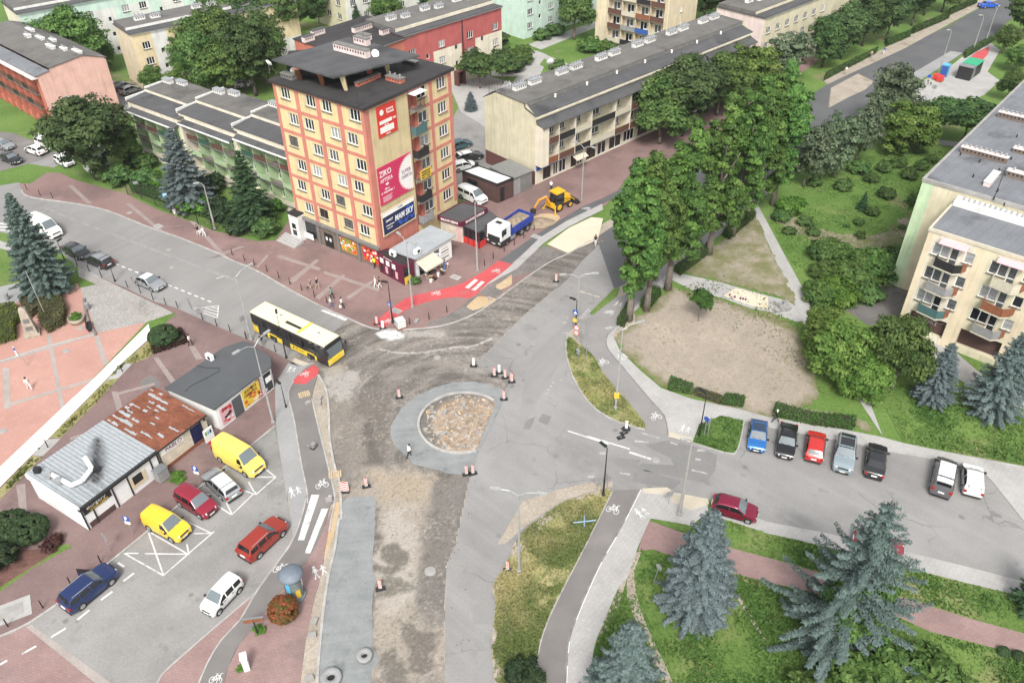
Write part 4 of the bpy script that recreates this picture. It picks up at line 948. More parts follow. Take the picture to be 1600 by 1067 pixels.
mono_roof(lb,LFp,[(-.25,11.02),(2.1,11.75)],'roof_felt'); mono_roof(lb,LFp,[(2.1,12.4),(8.6,12.55),(11.3,10.85)],'roof_felt_warm')
mb=MB(); Ff.box(mb,-.1,55.1,11.76,12.28,-2.3,-2.12); part('roof_step',mb,MT['concrete_dark'],lb)
mb=MB(); Ff.box(mb,-.1,55.1,10.6,10.9,.005,.32); part('gutter',mb,MT['render_ivory'],lb)
mb=MB(); vs=[Ff.pt(u,z,o) for u in (.0,55) for z,o in ((10.25,.01),(9.55,1.7),(9.45,1.7),(10.15,.01))]; mb.add(vs,[(0,1,5,4),(1,2,6,5),(2,3,7,6),(0,3,2,1),(4,5,6,7)]); part('balcony_roof',mb,MT['roof_felt'],lb)
mb=MB(); Ff.box(mb,.02,1.5,3.3,9.5,.004,1.35); part('stair_bay',mb,MT['render_ivory'],lb)
rl=['rust_rail','metal_dark','cream_rail','metal_dark','cream_rail','rust_rail','cream_rail','rust_rail','grey_rail','rust_rail','cream_rail','metal_dark','rust_rail','cream_rail']; rl2=['wood_rail','rust_rail','metal_dark','cream_rail','rust_rail','rust_rail','wood_rail','cream_rail','rust_rail','grey_rail','cream_rail','rust_rail','wood_rail','rust_rail']
for i in range(len(div)-1):
    for z,r_ in ((3.42,rl2[i]),(6.48,rl[i])): balcony(Ff,lb,div[i]+.06,div[i+1]-.06,z,1.35,r_,h=.95,sides=False)
for u in div[1:]:
    mb=MB(); Ff.box(mb,u-.055,u+.055,3.3,9.55,.006,1.36); part('balcony_wall',mb,MT['render_ivory'],lb)
for k in range(6):
    for dx in (0,3.3):
        u=3+k*9.2+dx; p=Ff.pt(u,0,-6.5); chimney(lb,p[0],p[1],12.5,2.3,.8,.7,la,'render_white',pipes=4,cap='galv')
for u in (6,13,20,27,34,41,48):
    p=Ff.pt(u,0,-1.9); mb=MB(); mb.cbox((p[0],p[1],11.95),(.3,.3,.5)); part('roof_vent',mb,MT['render_white'],lb)
for k in range(16):
    p=Ff.pt(.3+k*.55 if k < 8 else .2,0,-10.2+(.0 if k < 8 else (k-8)*.5)); mb=MB(); mb.bar((p[0],p[1],11.6),(p[0],p[1],13.0),.025,.025,4); part('fence_post',mb,MT['metal_dark'],lb)
mb=MB(); p=Ff.pt(1.2,0,-8.5)
for k in range(7): mb.bar((p[0]+k*.22,p[1]-.05*k,12.4),(p[0]+.5+k*.15,p[1]+.3,13.4+.1*(k % 3)),.03,.03,4)
part('aerial',mb,MT['galv'],lb)
p_=P(860,110,12.5); dish(860,108,12.5,.6,R(190),lb)
mb=MB(); Ff.box(mb,.2,6.9,2.35,3.2,.02,.16); sgn=part('shop_sign',mb,MT['print_blue'],lb)
letter('OPTYK',.6,'print_white',sgn,(Ff.pt(2.3,2.75,.17)[0]-lc.x,Ff.pt(2.3,2.75,.17)[1]-lc.y,2.75),la,1.6); letter('APTEKA',.6,'print_white',sgn,(Ff.pt(5.2,2.75,.17)[0]-lc.x,Ff.pt(5.2,2.75,.17)[1]-lc.y,2.75),la,1.8)
mb=MB(); vs=[Ff.pt(u,z,o) for u in (7.3,9.9) for z,o in ((3.1,.05),(2.3,1.9),(2.22,1.9),(3.0,.05))]; mb.add(vs,[(0,1,5,4),(1,2,6,5),(2,3,7,6),(0,3,2,1),(4,5,6,7)]); part('awning',mb,MT['cream_rail'],lb)

# ---- apartment block on the right
rc=P(1453.4,356,13.4); ra=R(-41.2); rd=Vector((math.cos(ra),math.sin(ra))); rb=Vector((-rd.y,rd.x)); c0=Vector((rc.x,rc.y))
RB1=[c0,c0+rd*34,c0+rd*34+rb*8.7,c0+rb*8.7]
hc=c0+rb*8.72-rd*4.1; RB2=[hc,hc+rd*38,hc+rd*38+rb*48,hc+rb*48]
ab=bld('apartment_block',(rc.x,rc.y),'large cream and peach apartment block with angled balconies and a grey roof')
G1=Face(RB1[0],RB1[1],0,13.1); G4=Face(RB1[3],RB1[0],0,13.1); G2=Face(RB2[0],RB2[1],0,14.3); G3=Face(RB2[3],RB2[0],0,14.3)
for k in range(5):
    u=.9+k*5.78
    for z in (10.55,7.55,4.6):
        G1.win(u,z,1.75,1.5,2,.14); G1.win(u+1.83,z-.72,.82,2.22,1,.14,sill=False,door=True); G1.win(u+3.25,z+.2,.95,1.3,1,.14)
    if k != 1: G1.hole(u,.8,4.0,2.3,.7)
    else: G1.hole(u-.3,.8,4.3,2.3,.7)
for u in np.arange(3,46,4.0):
    for z in (1.9,4.9,7.9,10.9): G3.win(float(u),z,1.6,1.4,2)
bc=lambda u,z: (2 if ((u-.55) % 5.78) > 4.4 or u < .55 else (1 if int((u-.55)//5.78) % 2 else 0))
mb=MB(); G1.wall(mb,fn=bc,mirev=1,cutu=[.55+5.78*k for k in range(6)]+[4.95+5.78*k for k in range(6)]); G4.wall(mb,2); Face(RB1[1],RB1[2],0,13.1).wall(mb)
G2.wall(mb,fn=lambda u,z: 3 if u < 1.3 else 1,cutu=(1.3,)); G3.wall(mb,3); Face(RB2[1],RB2[2],0,14.3).wall(mb); Face(RB2[2],RB2[3],0,14.3).wall(mb)
for (u0,z0,u1,z1,dp) in G1.open:
    if z1 < 3.3: mb.quad(G1.pt(u0,z0,-.68),G1.pt(u1,z0,-.68),G1.pt(u1,z1,-.68),G1.pt(u0,z1,-.68),4)
part('wall',mb,[MT['render_ivory'],MT['render_cream'],MT['render_peach'],MT['render_lime'],MT['brown_tile']],ab)
MT['roof_felt_b']=MT['roof_felt_blue']
G1.windows(ab); G3.windows(ab)
mbr=MB(); mbr.prism([(p.x,p.y) for p in RB1],13.1,13.3); part('roof',mbr,MT['roof_felt_blue'],ab)
mbr=MB(); mbr.prism([(p.x,p.y) for p in RB2],14.3,14.5); part('roof',mbr,MT['roof_felt_blue'],ab)
mb=MB(); G1.box(mb,-.1,34,13.05,13.42,-.12,.1); G4.box(mb,0,8.6,13.051,13.421,-.12,.1); part('parapet',mb,MT['cream_rail'],ab)
mb=MB(); G2.box(mb,-.1,38,14.2,14.62,-.2,.1); G3.box(mb,0,47.9,14.201,14.621,-.2,.1); part('parapet',mb,MT['concrete'],ab)
for k in range(5):
    u=.9+k*5.78
    for i,z in enumerate((9.75,6.75,3.8)):
        rm_=('metal_dark','grey_rail','teal_rail','cream_rail','wood_rail','grey_rail','rust_rail','cream_rail')[(k*3+i) % 8]
        # five-sided slab: broad front, slanted right side
        pl=[(u+.75,.004),(u+.75,1.0),(u+2.9,1.35),(u+3.55,.75),(u+3.4,.004)]
        mb=MB(); top=[G1.pt(a,z,o) for a,o in pl]; bot=[G1.pt(a,z-.14,o) for a,o in pl]
        mb.add(top,[(4,3,2,1,0)]); mb.add(bot,[(0,1,2,3,4)]); n_=5
        mb.add(top+bot,[(i_,(i_+1) % 5,5+(i_+1) % 5,5+i_) for i_ in range(5)]); b_=part('balcony',mb,MT['cream_rail'],ab)
        mb=MB()
        for a_,c_ in ((pl[0],pl[1]),(pl[1],pl[2]),(pl[2],pl[3])):
            q0,q1=Vector(G1.pt(a_[0],0,a_[1]))[:2],Vector(G1.pt(c_[0],0,c_[1]))[:2]; ff=Face(q0,q1,0,1); ff.box(mb,.02,ff.W-.02,z+.06,z+1.0,-.06,-.02); ff.box(mb,0,ff.W,z+1.0,z+1.04,-.08,.0)
        part('railing',mb,MT[rm_],ab,b_)
        mb=MB(); q0,q1=G1.pt(pl[3][0],0,pl[3][1])[:2],G1.pt(pl[4][0]+.45,0,.02)[:2]; ff=Face(q0,q1,0,1); ff.box(mb,0,ff.W,z+.06,z+1.1,-.05,-.01); part('balcony_screen',mb,MT['wood_rail'],ab,b_)
    if k < 3:
        mb=MB(); vs=[G1.pt(uu,zz,o) for uu in (u+.55,u+3.4) for zz,o in ((12.75,.01),(12.45,.85),(12.38,.85),(12.68,.01))]; mb.add(vs,[(0,1,5,4),(1,2,6,5),(2,3,7,6),(0,3,2,1),(4,5,6,7)]); part('balcony_awning',mb,MT['print_pink'],ab)
# graffiti on the first garage, rails for drying and pots
letter('OKS',.7,'print_lilac',ab,(G1.pt(3.2,2,-.66)[0]-rc.x,G1.pt(3.2,2,-.66)[1]-rc.y,2.0),ra,1.3,name='graffiti')
mb=MB(); pts=[G1.pt(1.2+.28*k,2.3+.12*math.sin(k*1.7),-.655) for k in range(14)]; mb.tube(pts,.03,4); part('graffiti',mb,MT['print_lilac'],ab)
def on_roof(px,py,z): p=P(px,py,z); return p.x,p.y
for px,py,w,d,h in ((1536,246,5.2,.7,.7),(1592,190,5.2,.7,.7),(1598,281,3.6,.8,.7),(1598,240,2.2,.9,.5)):
    x,y=on_roof(px,py,14.5); chimney(ab,x,y,14.5,w,d,h,ra,'brown_stone',pipes=9 if w > 4 else 3,cap='render_blush')
for px,py,a in ((1548,283,ra+PI/2),):
    x,y=on_roof(px,py,14.5); chimney(ab,x,y,14.5,3.6,.7,.5,a,'render_blush',cap='render_white')
mb=MB(); G2.box(mb,4.2,13.0,13.302,13.9,.3,1.9); part('vent_chamber',mb,MT['render_white'],ab)
for k in range(14):
    mb=MB(); p=G2.pt(5+k*.55,0,1.1); mb.bar((p[0],p[1],13.9),(p[0],p[1],14.25),.14,.12,6); part('vent_pipe',mb,MT['galv'],ab)
mb=MB(); G2.box(mb,13.4,21,13.302,14.1,.3,5.2); part('roof_hatch_room',mb,MT['roof_felt_dark'],ab)
for px,py in ((1552,312),(1568,322),(1558,300),(1500,243),(1530,254),(1560,268),(1520,277),(1579,250),(1588,215)):
    x,y=on_roof(px,py,14.5); mb=MB(); mb.bar((x,y,14.5),(x,y,14.9),.1,.07,5); part('roof_vent',mb,MT['metal_dark'],ab)
mb=MB(); x,y=on_roof(1553,310,14.5); mb.bar((x,y,14.5),(x,y,18.2),.05,.03,5); mb.bar((x-.5,y,17.8),(x+.5,y,17.8),.02,.02,4); mb.bar((x-.4,y,17.3),(x+.4,y,17.3),.02,.02,4); part('aerial',mb,MT['metal_dark'],ab)

# ---- smaller and farther blocks: footprint from the front corner, two faces in view
def far_block(name,corner,ang,wr,wl,h,label,mats,rows,rcols,lcols,roof='roof_felt',wsize=(1.5,1.3),lwin=True,rfn=None,chim=0,eave=.35,step=None,depth=.14,cmat='render_white',stair=()):
    c=Vector((corner[0],corner[1])); fp=frect(c,ang,wr,wl); b=bld(name,(c.x,c.y),label)
    fr,fb,fb2,fl=(Face(fp[i],fp[(i+1) % 4],0,h) for i in range(4))
    for z in rows:
        for u in rcols:
            if u in stair: fr.win(u+.4,z-1.3,.7,.9,1,depth,sill=False,pane='pane_dark')
            else: fr.win(u,z,wsize[0],wsize[1],3,depth)
        if lwin:
            for u in lcols: fl.win(fl.W-u-wsize[0],z,wsize[0],wsize[1],2,depth)
    mb=MB(); fr.wall(mb,0,0,rfn,cutu=[u-.9 for u in rcols]+[u+2.1 for u in rcols],cutz=[z-1.0 for z in rows]); fl.wall(mb,1); fb.wall(mb,1); fb2.wall(mb,0)
    part('wall',mb,[MT[m] for m in mats],b); fr.windows(b); fl.windows(b)
    roofcap(b,fp,h+.22,MT[roof],eave*.5,.22)
    if step:
        mb=MB(); fr.box(mb,-.05,wr+.05,h+.224,h+.224+step,-wl+.3,-2.2); part('upper_roof',mb,[MT['roof_felt_warm']],b)
        mb=MB(); fr.box(mb,-.03,wr+.03,h+.3,h+.22+step-.05,-2.19,-2.1); part('roof_step',mb,MT[mats[2] if len(mats) > 2 else mats[0]],b)
    mb=MB(); fr.box(mb,-.1,wr+.1,h-.02,h+.12,.2,.34); part('gutter',mb,MT['metal_grey'],b)
    for k in range(chim):
        p=fr.pt(wr*(k+.35)/chim,0,-wl*.62); chimney(b,p[0],p[1],h+.22+(step or 0),2.0,.8,.7,ang,cmat,pipes=3,cap='galv'); p=fr.pt(wr*(k+.35)/chim+2.8,0,-wl*.55); chimney(b,p[0],p[1],h+.22+(step or 0),1.8,.8,.6,ang,cmat,pipes=3,cap='galv')
    return b,fr,fl
# red and cream block behind the tower, its orange wing
c_=P(630.5,56,12)
def redfn(u,z):
    if z > 10.6: return 2
    if z > 7.4: return 0
    k=int((u+.9)//3.6)
    return 0 if k in (0,1,4,7) and z > 4 or (k in (0,4,7) and z > 2.6) else 2
rbk,rfr,_=far_block('red_block',c_,R(45.5),24.5,11,11.8,'red and ivory three storey block behind the tower with arched porches',('render_red','render_terracotta','render_ivory'),(7.9,4.9,1.9),(.9,4.5,8.0,11.6,15.2,18.4,22.0),(2.5,6),rfn=redfn,chim=3,step=.7,cmat='render_white',stair=(4.5,11.6,18.4),lwin=False)
for u in (11.4,18.2):
    mb=MB(); rfr.box(mb,u,u+1.9,2.6,2.8,.01,1.3); rfr.box(mb,u,u+.25,0,2.59,.01,1.25); rfr.box(mb,u+1.65,u+1.9,0,2.59,.01,1.25); rfr.box(mb,u+.3,u+1.6,0,2.4,.02,.1); part('porch',mb,MT['dark_plinth'],rbk)
mb=MB(); rfr.box(mb,13.9,14.05,0,11.7,.02,.14); part('downpipe',mb,MT['metal_dark'],rbk)
c_=P(548,88,11.6)
ow,ofr,ofl=far_block('orange_wing',c_,R(50),17.2,15,11.4,'low orange wing with dark felt roof joining the tower and red block',('render_terracotta','render_terracotta'),(7.8,4.8),(),(),'roof_felt_dark',chim=0)
for px,py,w in ((482,64,2.2),(497,54,2.6),(566,47,4.2),(610,50,4.6)):
    p=P(px,py,11.7); chimney(ow,p.x,p.y,11.65,w,.9,.9,R(50),'render_blush',cap='roof_felt')
# three stepped green houses
GD=math.atan2(*(P(278,185.4,9.4)-P(198,156,9.4)).yx)
gx=[(198,156,9.4),(277,174,10.1),(363.5,197,10.8)]
for i,(lab,w) in enumerate((('leftmost of three stepped pale green houses with felt roof',13.3),('middle of three stepped pale green houses with white cornice',13.3),('stepped pale green house closest to the yellow tower',12.6))):
    GH=gx[i][2]; c=P(gx[i][0],gx[i][1],GH); d=Vector((math.cos(GD),math.sin(GD)))
    A=Vector((c.x,c.y)); nb=Vector((-d.y,d.x)); fp=[A,A+d*w,A+d*w+nb*8.8,A+nb*8.8]
    g=bld('green_house',A,lab,'house','stepped green houses'); f=Face(fp[0],fp[1],0,GH)
    zo=GH-9.4; f.hole(.9,1.0,w-1.6,6.8+zo,1.3); mb=MB(); f.wall(mb,0)
    for j in (1,2,3): Face(fp[j],fp[(j+1) % 4],0,GH).wall(mb,0)
    fi=Face((A+d*.9+nb*1.28),(A+d*(w-.7)+nb*1.28),1.0,7.8+zo)
    nb_=4; bw=fi.W/nb_
    for k in range(nb_):
        for z in (1.1,3.3+zo*.5,5.5+zo): fi.win(k*bw+.3,z+.05,.8,2.0,1,.08,door=True,sill=False,pane='pane_mid'); fi.win(k*bw+1.25,z+.8,1.1,1.25,2,.08)
    fi.wall(mb,1); part('wall',mb,[MT['render_ivory'],MT['render_green']],g); fi.windows(g)
    for k in range(nb_):
        for z,r_ in ((1.1,'cream_rail'),(3.25+zo*.5,('rust_rail','pale_green_rail','rust_rail','pale_green_rail')[(k+i) % 4]),(5.45+zo,('rust_rail','rust_rail','green_rail','rust_rail')[(k+i) % 4])): balcony(f,g,.95+k*bw,.9+(k+1)*bw-.04,z,.25,r_,bars=(k+i) % 2==0 and r_=='rust_rail',h=.72,sides=False)
    for k in range(nb_+1):
        mb=MB(); u=.92+k*bw; f.box(mb,u-.05,u+.05,1.0,7.79+zo,-1.25,.2); part('balcony_wall',mb,MT['render_green'],g)
    for z in (3.15+zo*.5,5.35+zo):
        mb=MB(); f.box(mb,.96,w-.76,z-.1,z,-1.26,-.01); part('balcony_floor',mb,MT['concrete'],g)
    mb=MB(); vs=[f.pt(u,zz,o) for u in (.7,w-.5) for zz,o in ((8.45+zo,.01),(8.1+zo,1.0),(7.95+zo,1.0),(8.3+zo,.01))]; mb.add(vs,[(0,1,5,4),(1,2,6,5),(2,3,7,6),(0,3,2,1),(4,5,6,7)]); part('canopy',mb,MT['roof_felt'],g)
    mb=MB(); f.box(mb,.7,w-.5,7.85+zo,8.09+zo,.95,1.06); part('canopy_edge',mb,MT['white_paint'],g)
    mono_roof(g,[fp[0],fp[1]],[(-.2,GH+.02),(3.3,GH+.3)],'roof_felt'); mono_roof(g,[fp[0],fp[1]],[(3.4,GH+.75),(8.9,GH+.9)],'roof_felt_warm')
    mb=MB(); f.box(mb,0,w,GH,GH+.68,-3.5,-3.38); part('roof_step',mb,MT['render_ivory'],g)
    mb=MB(); fl_=Face(fp[3],fp[0],0,1); fl_.box(mb,0,5.3,GH+.3,GH+1.02,-.18,.06); fl_.box(mb,5.4,9.0,GH-.2,GH+.42,-.18,.06); part('parapet',mb,MT['render_white'],g)
    for u in (.8,3.4): p=f.pt(u+.4,0,-6.8-u*.3); chimney(g,p[0],p[1],GH+.85,2.0,.8,.6,GD,'render_white',cap='galv')
# pink house with terracotta balconies, left edge
c_=P(57,118,9.6); pa=R(48); fp=frect(c_,pa,12.0,30)
pk=bld('pink_block',(c_.x,c_.y),'pink gabled block with terracotta balcony front at the far left'); fl=Face(fp[3],fp[0],0,9.2); fr=Face(fp[0],fp[1],0,9.2)
fl.hole(2.0,1.0,26.6,7.6,1.1)
mb=MB(); fl.wall(mb,1,1); fr.wall(mb,0); Face(fp[1],fp[2],0,9.2).wall(mb); Face(fp[2],fp[3],0,9.2).wall(mb)
mb.add([fr.pt(a,z) for a,z in ((0,9.2),(12,9.2),(11.5,9.9),(8.2,10.8),(2.3,10.2),(2.2,9.9),(0,9.5))],[(0,1,2,3,4,5,6)],0)
fi=Face(fp[3]+(fp[0]-fp[3]).normalized()*2.0-fl.n*1.08,fp[3]+(fp[0]-fp[3]).normalized()*28.6-fl.n*1.08,1.0,8.6)
for k in range(9):
    for z in (1.05,3.55,6.1): fi.win(.3+k*2.95,z,.85,2.05,1,.08,sill=False,brown=True); fi.win(1.3+k*2.95,z+.75,1.1,1.3,2,.08)
fi.wall(mb,1); part('wall',mb,[MT['render_pink'],MT['render_terracotta']],pk); fi.windows(pk)
for k in range(9):
    for z in (3.45,6.0): balcony(fl,pk,2.05+k*2.95,4.9+k*2.95,z,.5,('rust_rail','metal_dark')[k % 2],bars=False,h=.9,sides=False)
    mb=MB(); u=2.05+k*2.95; fl.box(mb,u-.06,u+.06,.1,8.6,-1.05,.5); part('balcony_wall',mb,MT['render_terracotta'],pk)
mb=MB(); fl.box(mb,0,30.1,9.0,9.25,.005,1.0); part('canopy',mb,MT['render_blush'],pk)
mono_roof(pk,[fp[3],fp[0]],[(-.4,9.5),(2.1,9.9)],'roof_felt_blue'); mono_roof(pk,[fp[3],fp[0]],[(2.2,10.3),(8.2,10.95),(12.2,9.6)],'roof_felt_warm')
for k in range(7):
    p=fl.pt(28-k*3.1,0,-8.4+(k % 3)*.9); chimney(pk,p[0],p[1],10.6,1.6 if k % 2 else 2.4,.7,.6,fl.a,'render_white',pipes=3,cap='white_paint')
# mint block top left
c_=P(27,21,11.5)
def mintfn(u,z): return 0 if ((u+1.1) % 7.2) > 4.4 or z > 9.6 else 2
far_block('mint_block',c_,R(40),46,11,11.2,'long mint and white block at the top left beyond the pink house',('render_mint','render_ivory','render_white'),(8.0,5.0,2.0),(1.6,5.0,8.6,12.2,15.8,19.4,23,26.6,30.2,33.8),(),rfn=mintfn,chim=4,step=.6,stair=(5.0,15.8,26.6),lwin=False)
c_=P(203.5,53.5,10.6)
def yelfn(u,z): return 2 if z < 3.6 or 3.9 < u < 6.2 else 0
far_block('yellow_block',c_,R(40),34,8.6,10.4,'pale yellow and white block behind the green houses',('render_buff','render_peach','render_white'),(7.4,4.5,1.5),(1.6,4.4,8.0,12.4,15.8,19.2,23,26.6),(),rfn=yelfn,chim=3,step=.6,stair=(4.4,15.8),lwin=False)
c_=P(818,62,0)
mtb,mfr,_=far_block('mint_tower',c_,R(43),30,12,19,'tall mint green block at the top centre of the view',('render_mint','render_mint','render_white'),(1.9,4.8,7.7,10.6,13.5,16.4),(1.2,4.2,7.6,11.0,14.4,17.8,21.2,24.6),(),lwin=False,stair=(4.2,14.4,24.6))
c_=P(1037,92,0); ya=R(52)
yb_,yfr,yfl=far_block('balcony_block',c_,ya,12.5,17,20,'peach apartment block with stacked balconies behind the long terrace',('render_peach','render_peach'),(2.2,5.1,8.0,10.9,13.8,16.7),(5.0,),(),wsize=(.8,1.2),lwin=False)
k=0
for zi,z in enumerate((1.4,4.3,7.2,10.1,13.0,15.9)):
    for j in range(4):
        u=yfl.W-3.4-3.3*j
        mb=MB(); yfl.box(mb,u+.6,u+2.2,z+.1,z+2.2,.005,.06); w_=part('window',mb,MT['white_frame'],yb_)
        mb=MB()
        for a in (.7,1.48): yfl.box(mb,u+a,u+a+.64,z+.25 if a < 1 else z+.9,z+2.1,.063,.07)
        part('pane',mb,MT[('pane_dark','pane_mid')[(zi+j) % 2]],yb_,w_)
        balcony(yfl,yb_,u-.1,u+3.1,z,1.2,('cream_rail','rust_rail','metal_dark','cream_rail','blue_rail','grey_rail','rust_rail','wood_rail')[(zi*3+j) % 8],h=.95,sides=False,slab='brown_stone')
for j in range(5):
    mb=MB(); u=yfl.W-.2-3.3*j; yfl.box(mb,u-.08,u+.08,1.2,19.9,.004,1.1); part('balcony_wall',mb,MT['render_peach'],yb_)
c_=P(1196,27,10.5)
far_block('blush_block',c_,R(43.5),40,11,10.2,'pale pink end block along the boulevard at the top right',('render_cream','render_blush'),(7.0,4.0,1.0),(1.2,4.6,8.0,11.4,14.8,18.2,21.6),(),'roof_felt',chim=3,step=.6,lwin=False)
c_=P(545,52,0)
far_block('cream_block',c_,R(45),22,12,12,'cream and white block partly hidden behind the orange wing',('render_white','render_cream','render_terracotta'),(8.4,5.4,2.4),(1.4,4.8,8.2,11.6,15),(2,6),rfn=lambda u,z: 2 if u > 8 and u < 11 else 0)
c_=P(380,34,0)
far_block('cream_block',c_,R(43),30,12,12,'cream block behind the tall dark trees at the top',('render_ivory','render_mint'),(8.4,5.4,2.4),(1.4,4.8,8.2,11.6,15),(2,6))

# ------------------------------------------------------------------ vehicles
MT['tyre']=flat('tyre_rubber',(.018,.018,.018),.85); MT['rim']=flat('alloy_rim',(.42,.43,.44),.35,.7); MT['car_glass']=flat('car_glass',(.012,.014,.016),.05,spec=.9); MT['wind_glass']=flat('windscreen_glass',(.13,.155,.165),.08,spec=.9)  # windscreen base colour raised to paint in a pale sky reflection
MT['head_l']=flat('headlight_lens',(.55,.57,.58),.15); MT['tail_l']=flat('tail_light_lens',(.32,.015,.012),.2); MT['plate']=flat('number_plate',(.72,.72,.70),.5); MT['trim']=flat('black_trim',(.022,.022,.023),.6)
def paint(name,c,metal=.2): 
    if name not in MT: MT[name]=flat(name,c,.28,metal,var=.05,vs=2,coat=.7)
    return MT[name]
for n_,c_,m_ in (('car_blue',(.02,.14,.42),.3),('car_blue_roof',(.03,.05,.09),.3),('car_black',(.010,.010,.011),.1),('car_charcoal',(.035,.036,.038),.4),('car_red',(.48,.025,.02),.1),('car_silver',(.42,.43,.44),.6),('car_silver_blue',(.33,.40,.43),.5),('car_grey',(.16,.16,.165),.5),('car_white',(.76,.76,.75),0),('car_crimson',(.20,.008,.035),.3),('car_navy',(.012,.028,.11),.3),('car_yellow',(.75,.50,.03),0),('car_pale_yellow',(.78,.62,.12),0),('car_rust_red',(.33,.035,.02),.3),('car_dark_red',(.26,.012,.03),.2),('car_teal',(.06,.14,.16),.4),('car_bright_blue',(.01,.10,.55),.1)): paint(n_,c_,m_)
KIND={  # L, W, H, top outline (x,z as fractions), windscreen base, roof front, roof rear, rear glass base, belt, wheelbase, side panes
 'hatch': (4.05,1.76,1.47,[(-.5,.40),(-.495,.60),(-.455,.68),(-.37,.93),(-.25,.985),(0,1),(.07,.975),(.245,.655),(.38,.60),(.46,.53),(.492,.44),(.5,.34)],.25,.06,-.36,-.46,.645,2.55,[(-.40,-.12),(-.095,.19)]),
 'sedan': (4.6,1.8,1.44,[(-.5,.40),(-.495,.60),(-.47,.665),(-.345,.70),(-.205,.94),(-.1,.99),(.02,1),(.085,.97),(.235,.66),(.38,.60),(.46,.53),(.492,.44),(.5,.34)],.24,.075,-.20,-.345,.645,2.7,[(-.27,-.075),(-.05,.18)]),
 'wagon': (4.6,1.78,1.49,[(-.5,.38),(-.495,.60),(-.47,.70),(-.425,.93),(-.30,.985),(0,1),(.08,.97),(.235,.66),(.38,.60),(.46,.53),(.492,.44),(.5,.34)],.24,.07,-.42,-.475,.645,2.7,[(-.43,-.245),(-.225,-.045),(-.02,.18)]),
 'suv': (4.65,1.88,1.70,[(-.5,.36),(-.495,.60),(-.47,.70),(-.42,.94),(-.28,.985),(0,1),(.07,.975),(.215,.70),(.39,.645),(.47,.57),(.493,.46),(.5,.34)],.22,.06,-.415,-.475,.66,2.75,[(-.43,-.26),(-.24,-.06),(-.035,.165)]),
 'mpv': (4.15,1.74,1.80,[(-.5,.34),(-.497,.60),(-.487,.72),(-.46,.95),(-.3,.99),(0,1),(.1,.975),(.275,.64),(.40,.57),(.47,.50),(.493,.42),(.5,.32)],.28,.09,-.455,-.49,.60,2.65,[(-.44,-.22),(-.195,.02),(.045,.21)]),
 'panel_van': (4.45,1.82,1.86,[(-.5,.34),(-.497,.60),(-.487,.72),(-.465,.95),(-.3,.99),(0,1),(.12,.975),(.285,.62),(.40,.55),(.47,.48),(.493,.40),(.5,.30)],.29,.11,-.46,-.49,.59,2.75,[(.06,.225)]),
 'large_van': (5.5,2.0,2.45,[(-.5,.25),(-.498,.60),(-.492,.80),(-.47,.97),(-.3,.995),(.1,1),(.2,.975),(.335,.55),(.42,.47),(.48,.40),(.495,.33),(.5,.24)],.34,.20,-.46,-.49,.52,3.5,[(.17,.275)]),
 'minibus': (4.9,1.9,1.95,[(-.5,.32),(-.497,.58),(-.487,.72),(-.455,.95),(-.3,.99),(.05,1),(.15,.975),(.31,.60),(.41,.53),(.475,.46),(.494,.38),(.5,.28)],.315,.14,-.45,-.487,.58,3.0,[(-.44,-.2),(-.17,.05),(.08,.245)]),
 'city_van': (3.6,1.6,1.56,[(-.5,.36),(-.497,.60),(-.485,.72),(-.455,.95),(-.3,.99),(0,1),(.1,.975),(.285,.645),(.41,.58),(.475,.50),(.493,.42),(.5,.32)],.29,.09,-.45,-.487,.61,2.3,[(-.42,-.22),(-.19,.02),(.05,.22)]),
}
def catm(kn,x):
    for i in range(len(kn)-1):
        if kn[i][0] <= x <= kn[i+1][0]:
            t=(x-kn[i][0])/(kn[i+1][0]-kn[i][0]+1e-9); return kn[i][1]+(kn[i+1][1]-kn[i][1])*t
    return kn[-1][1]
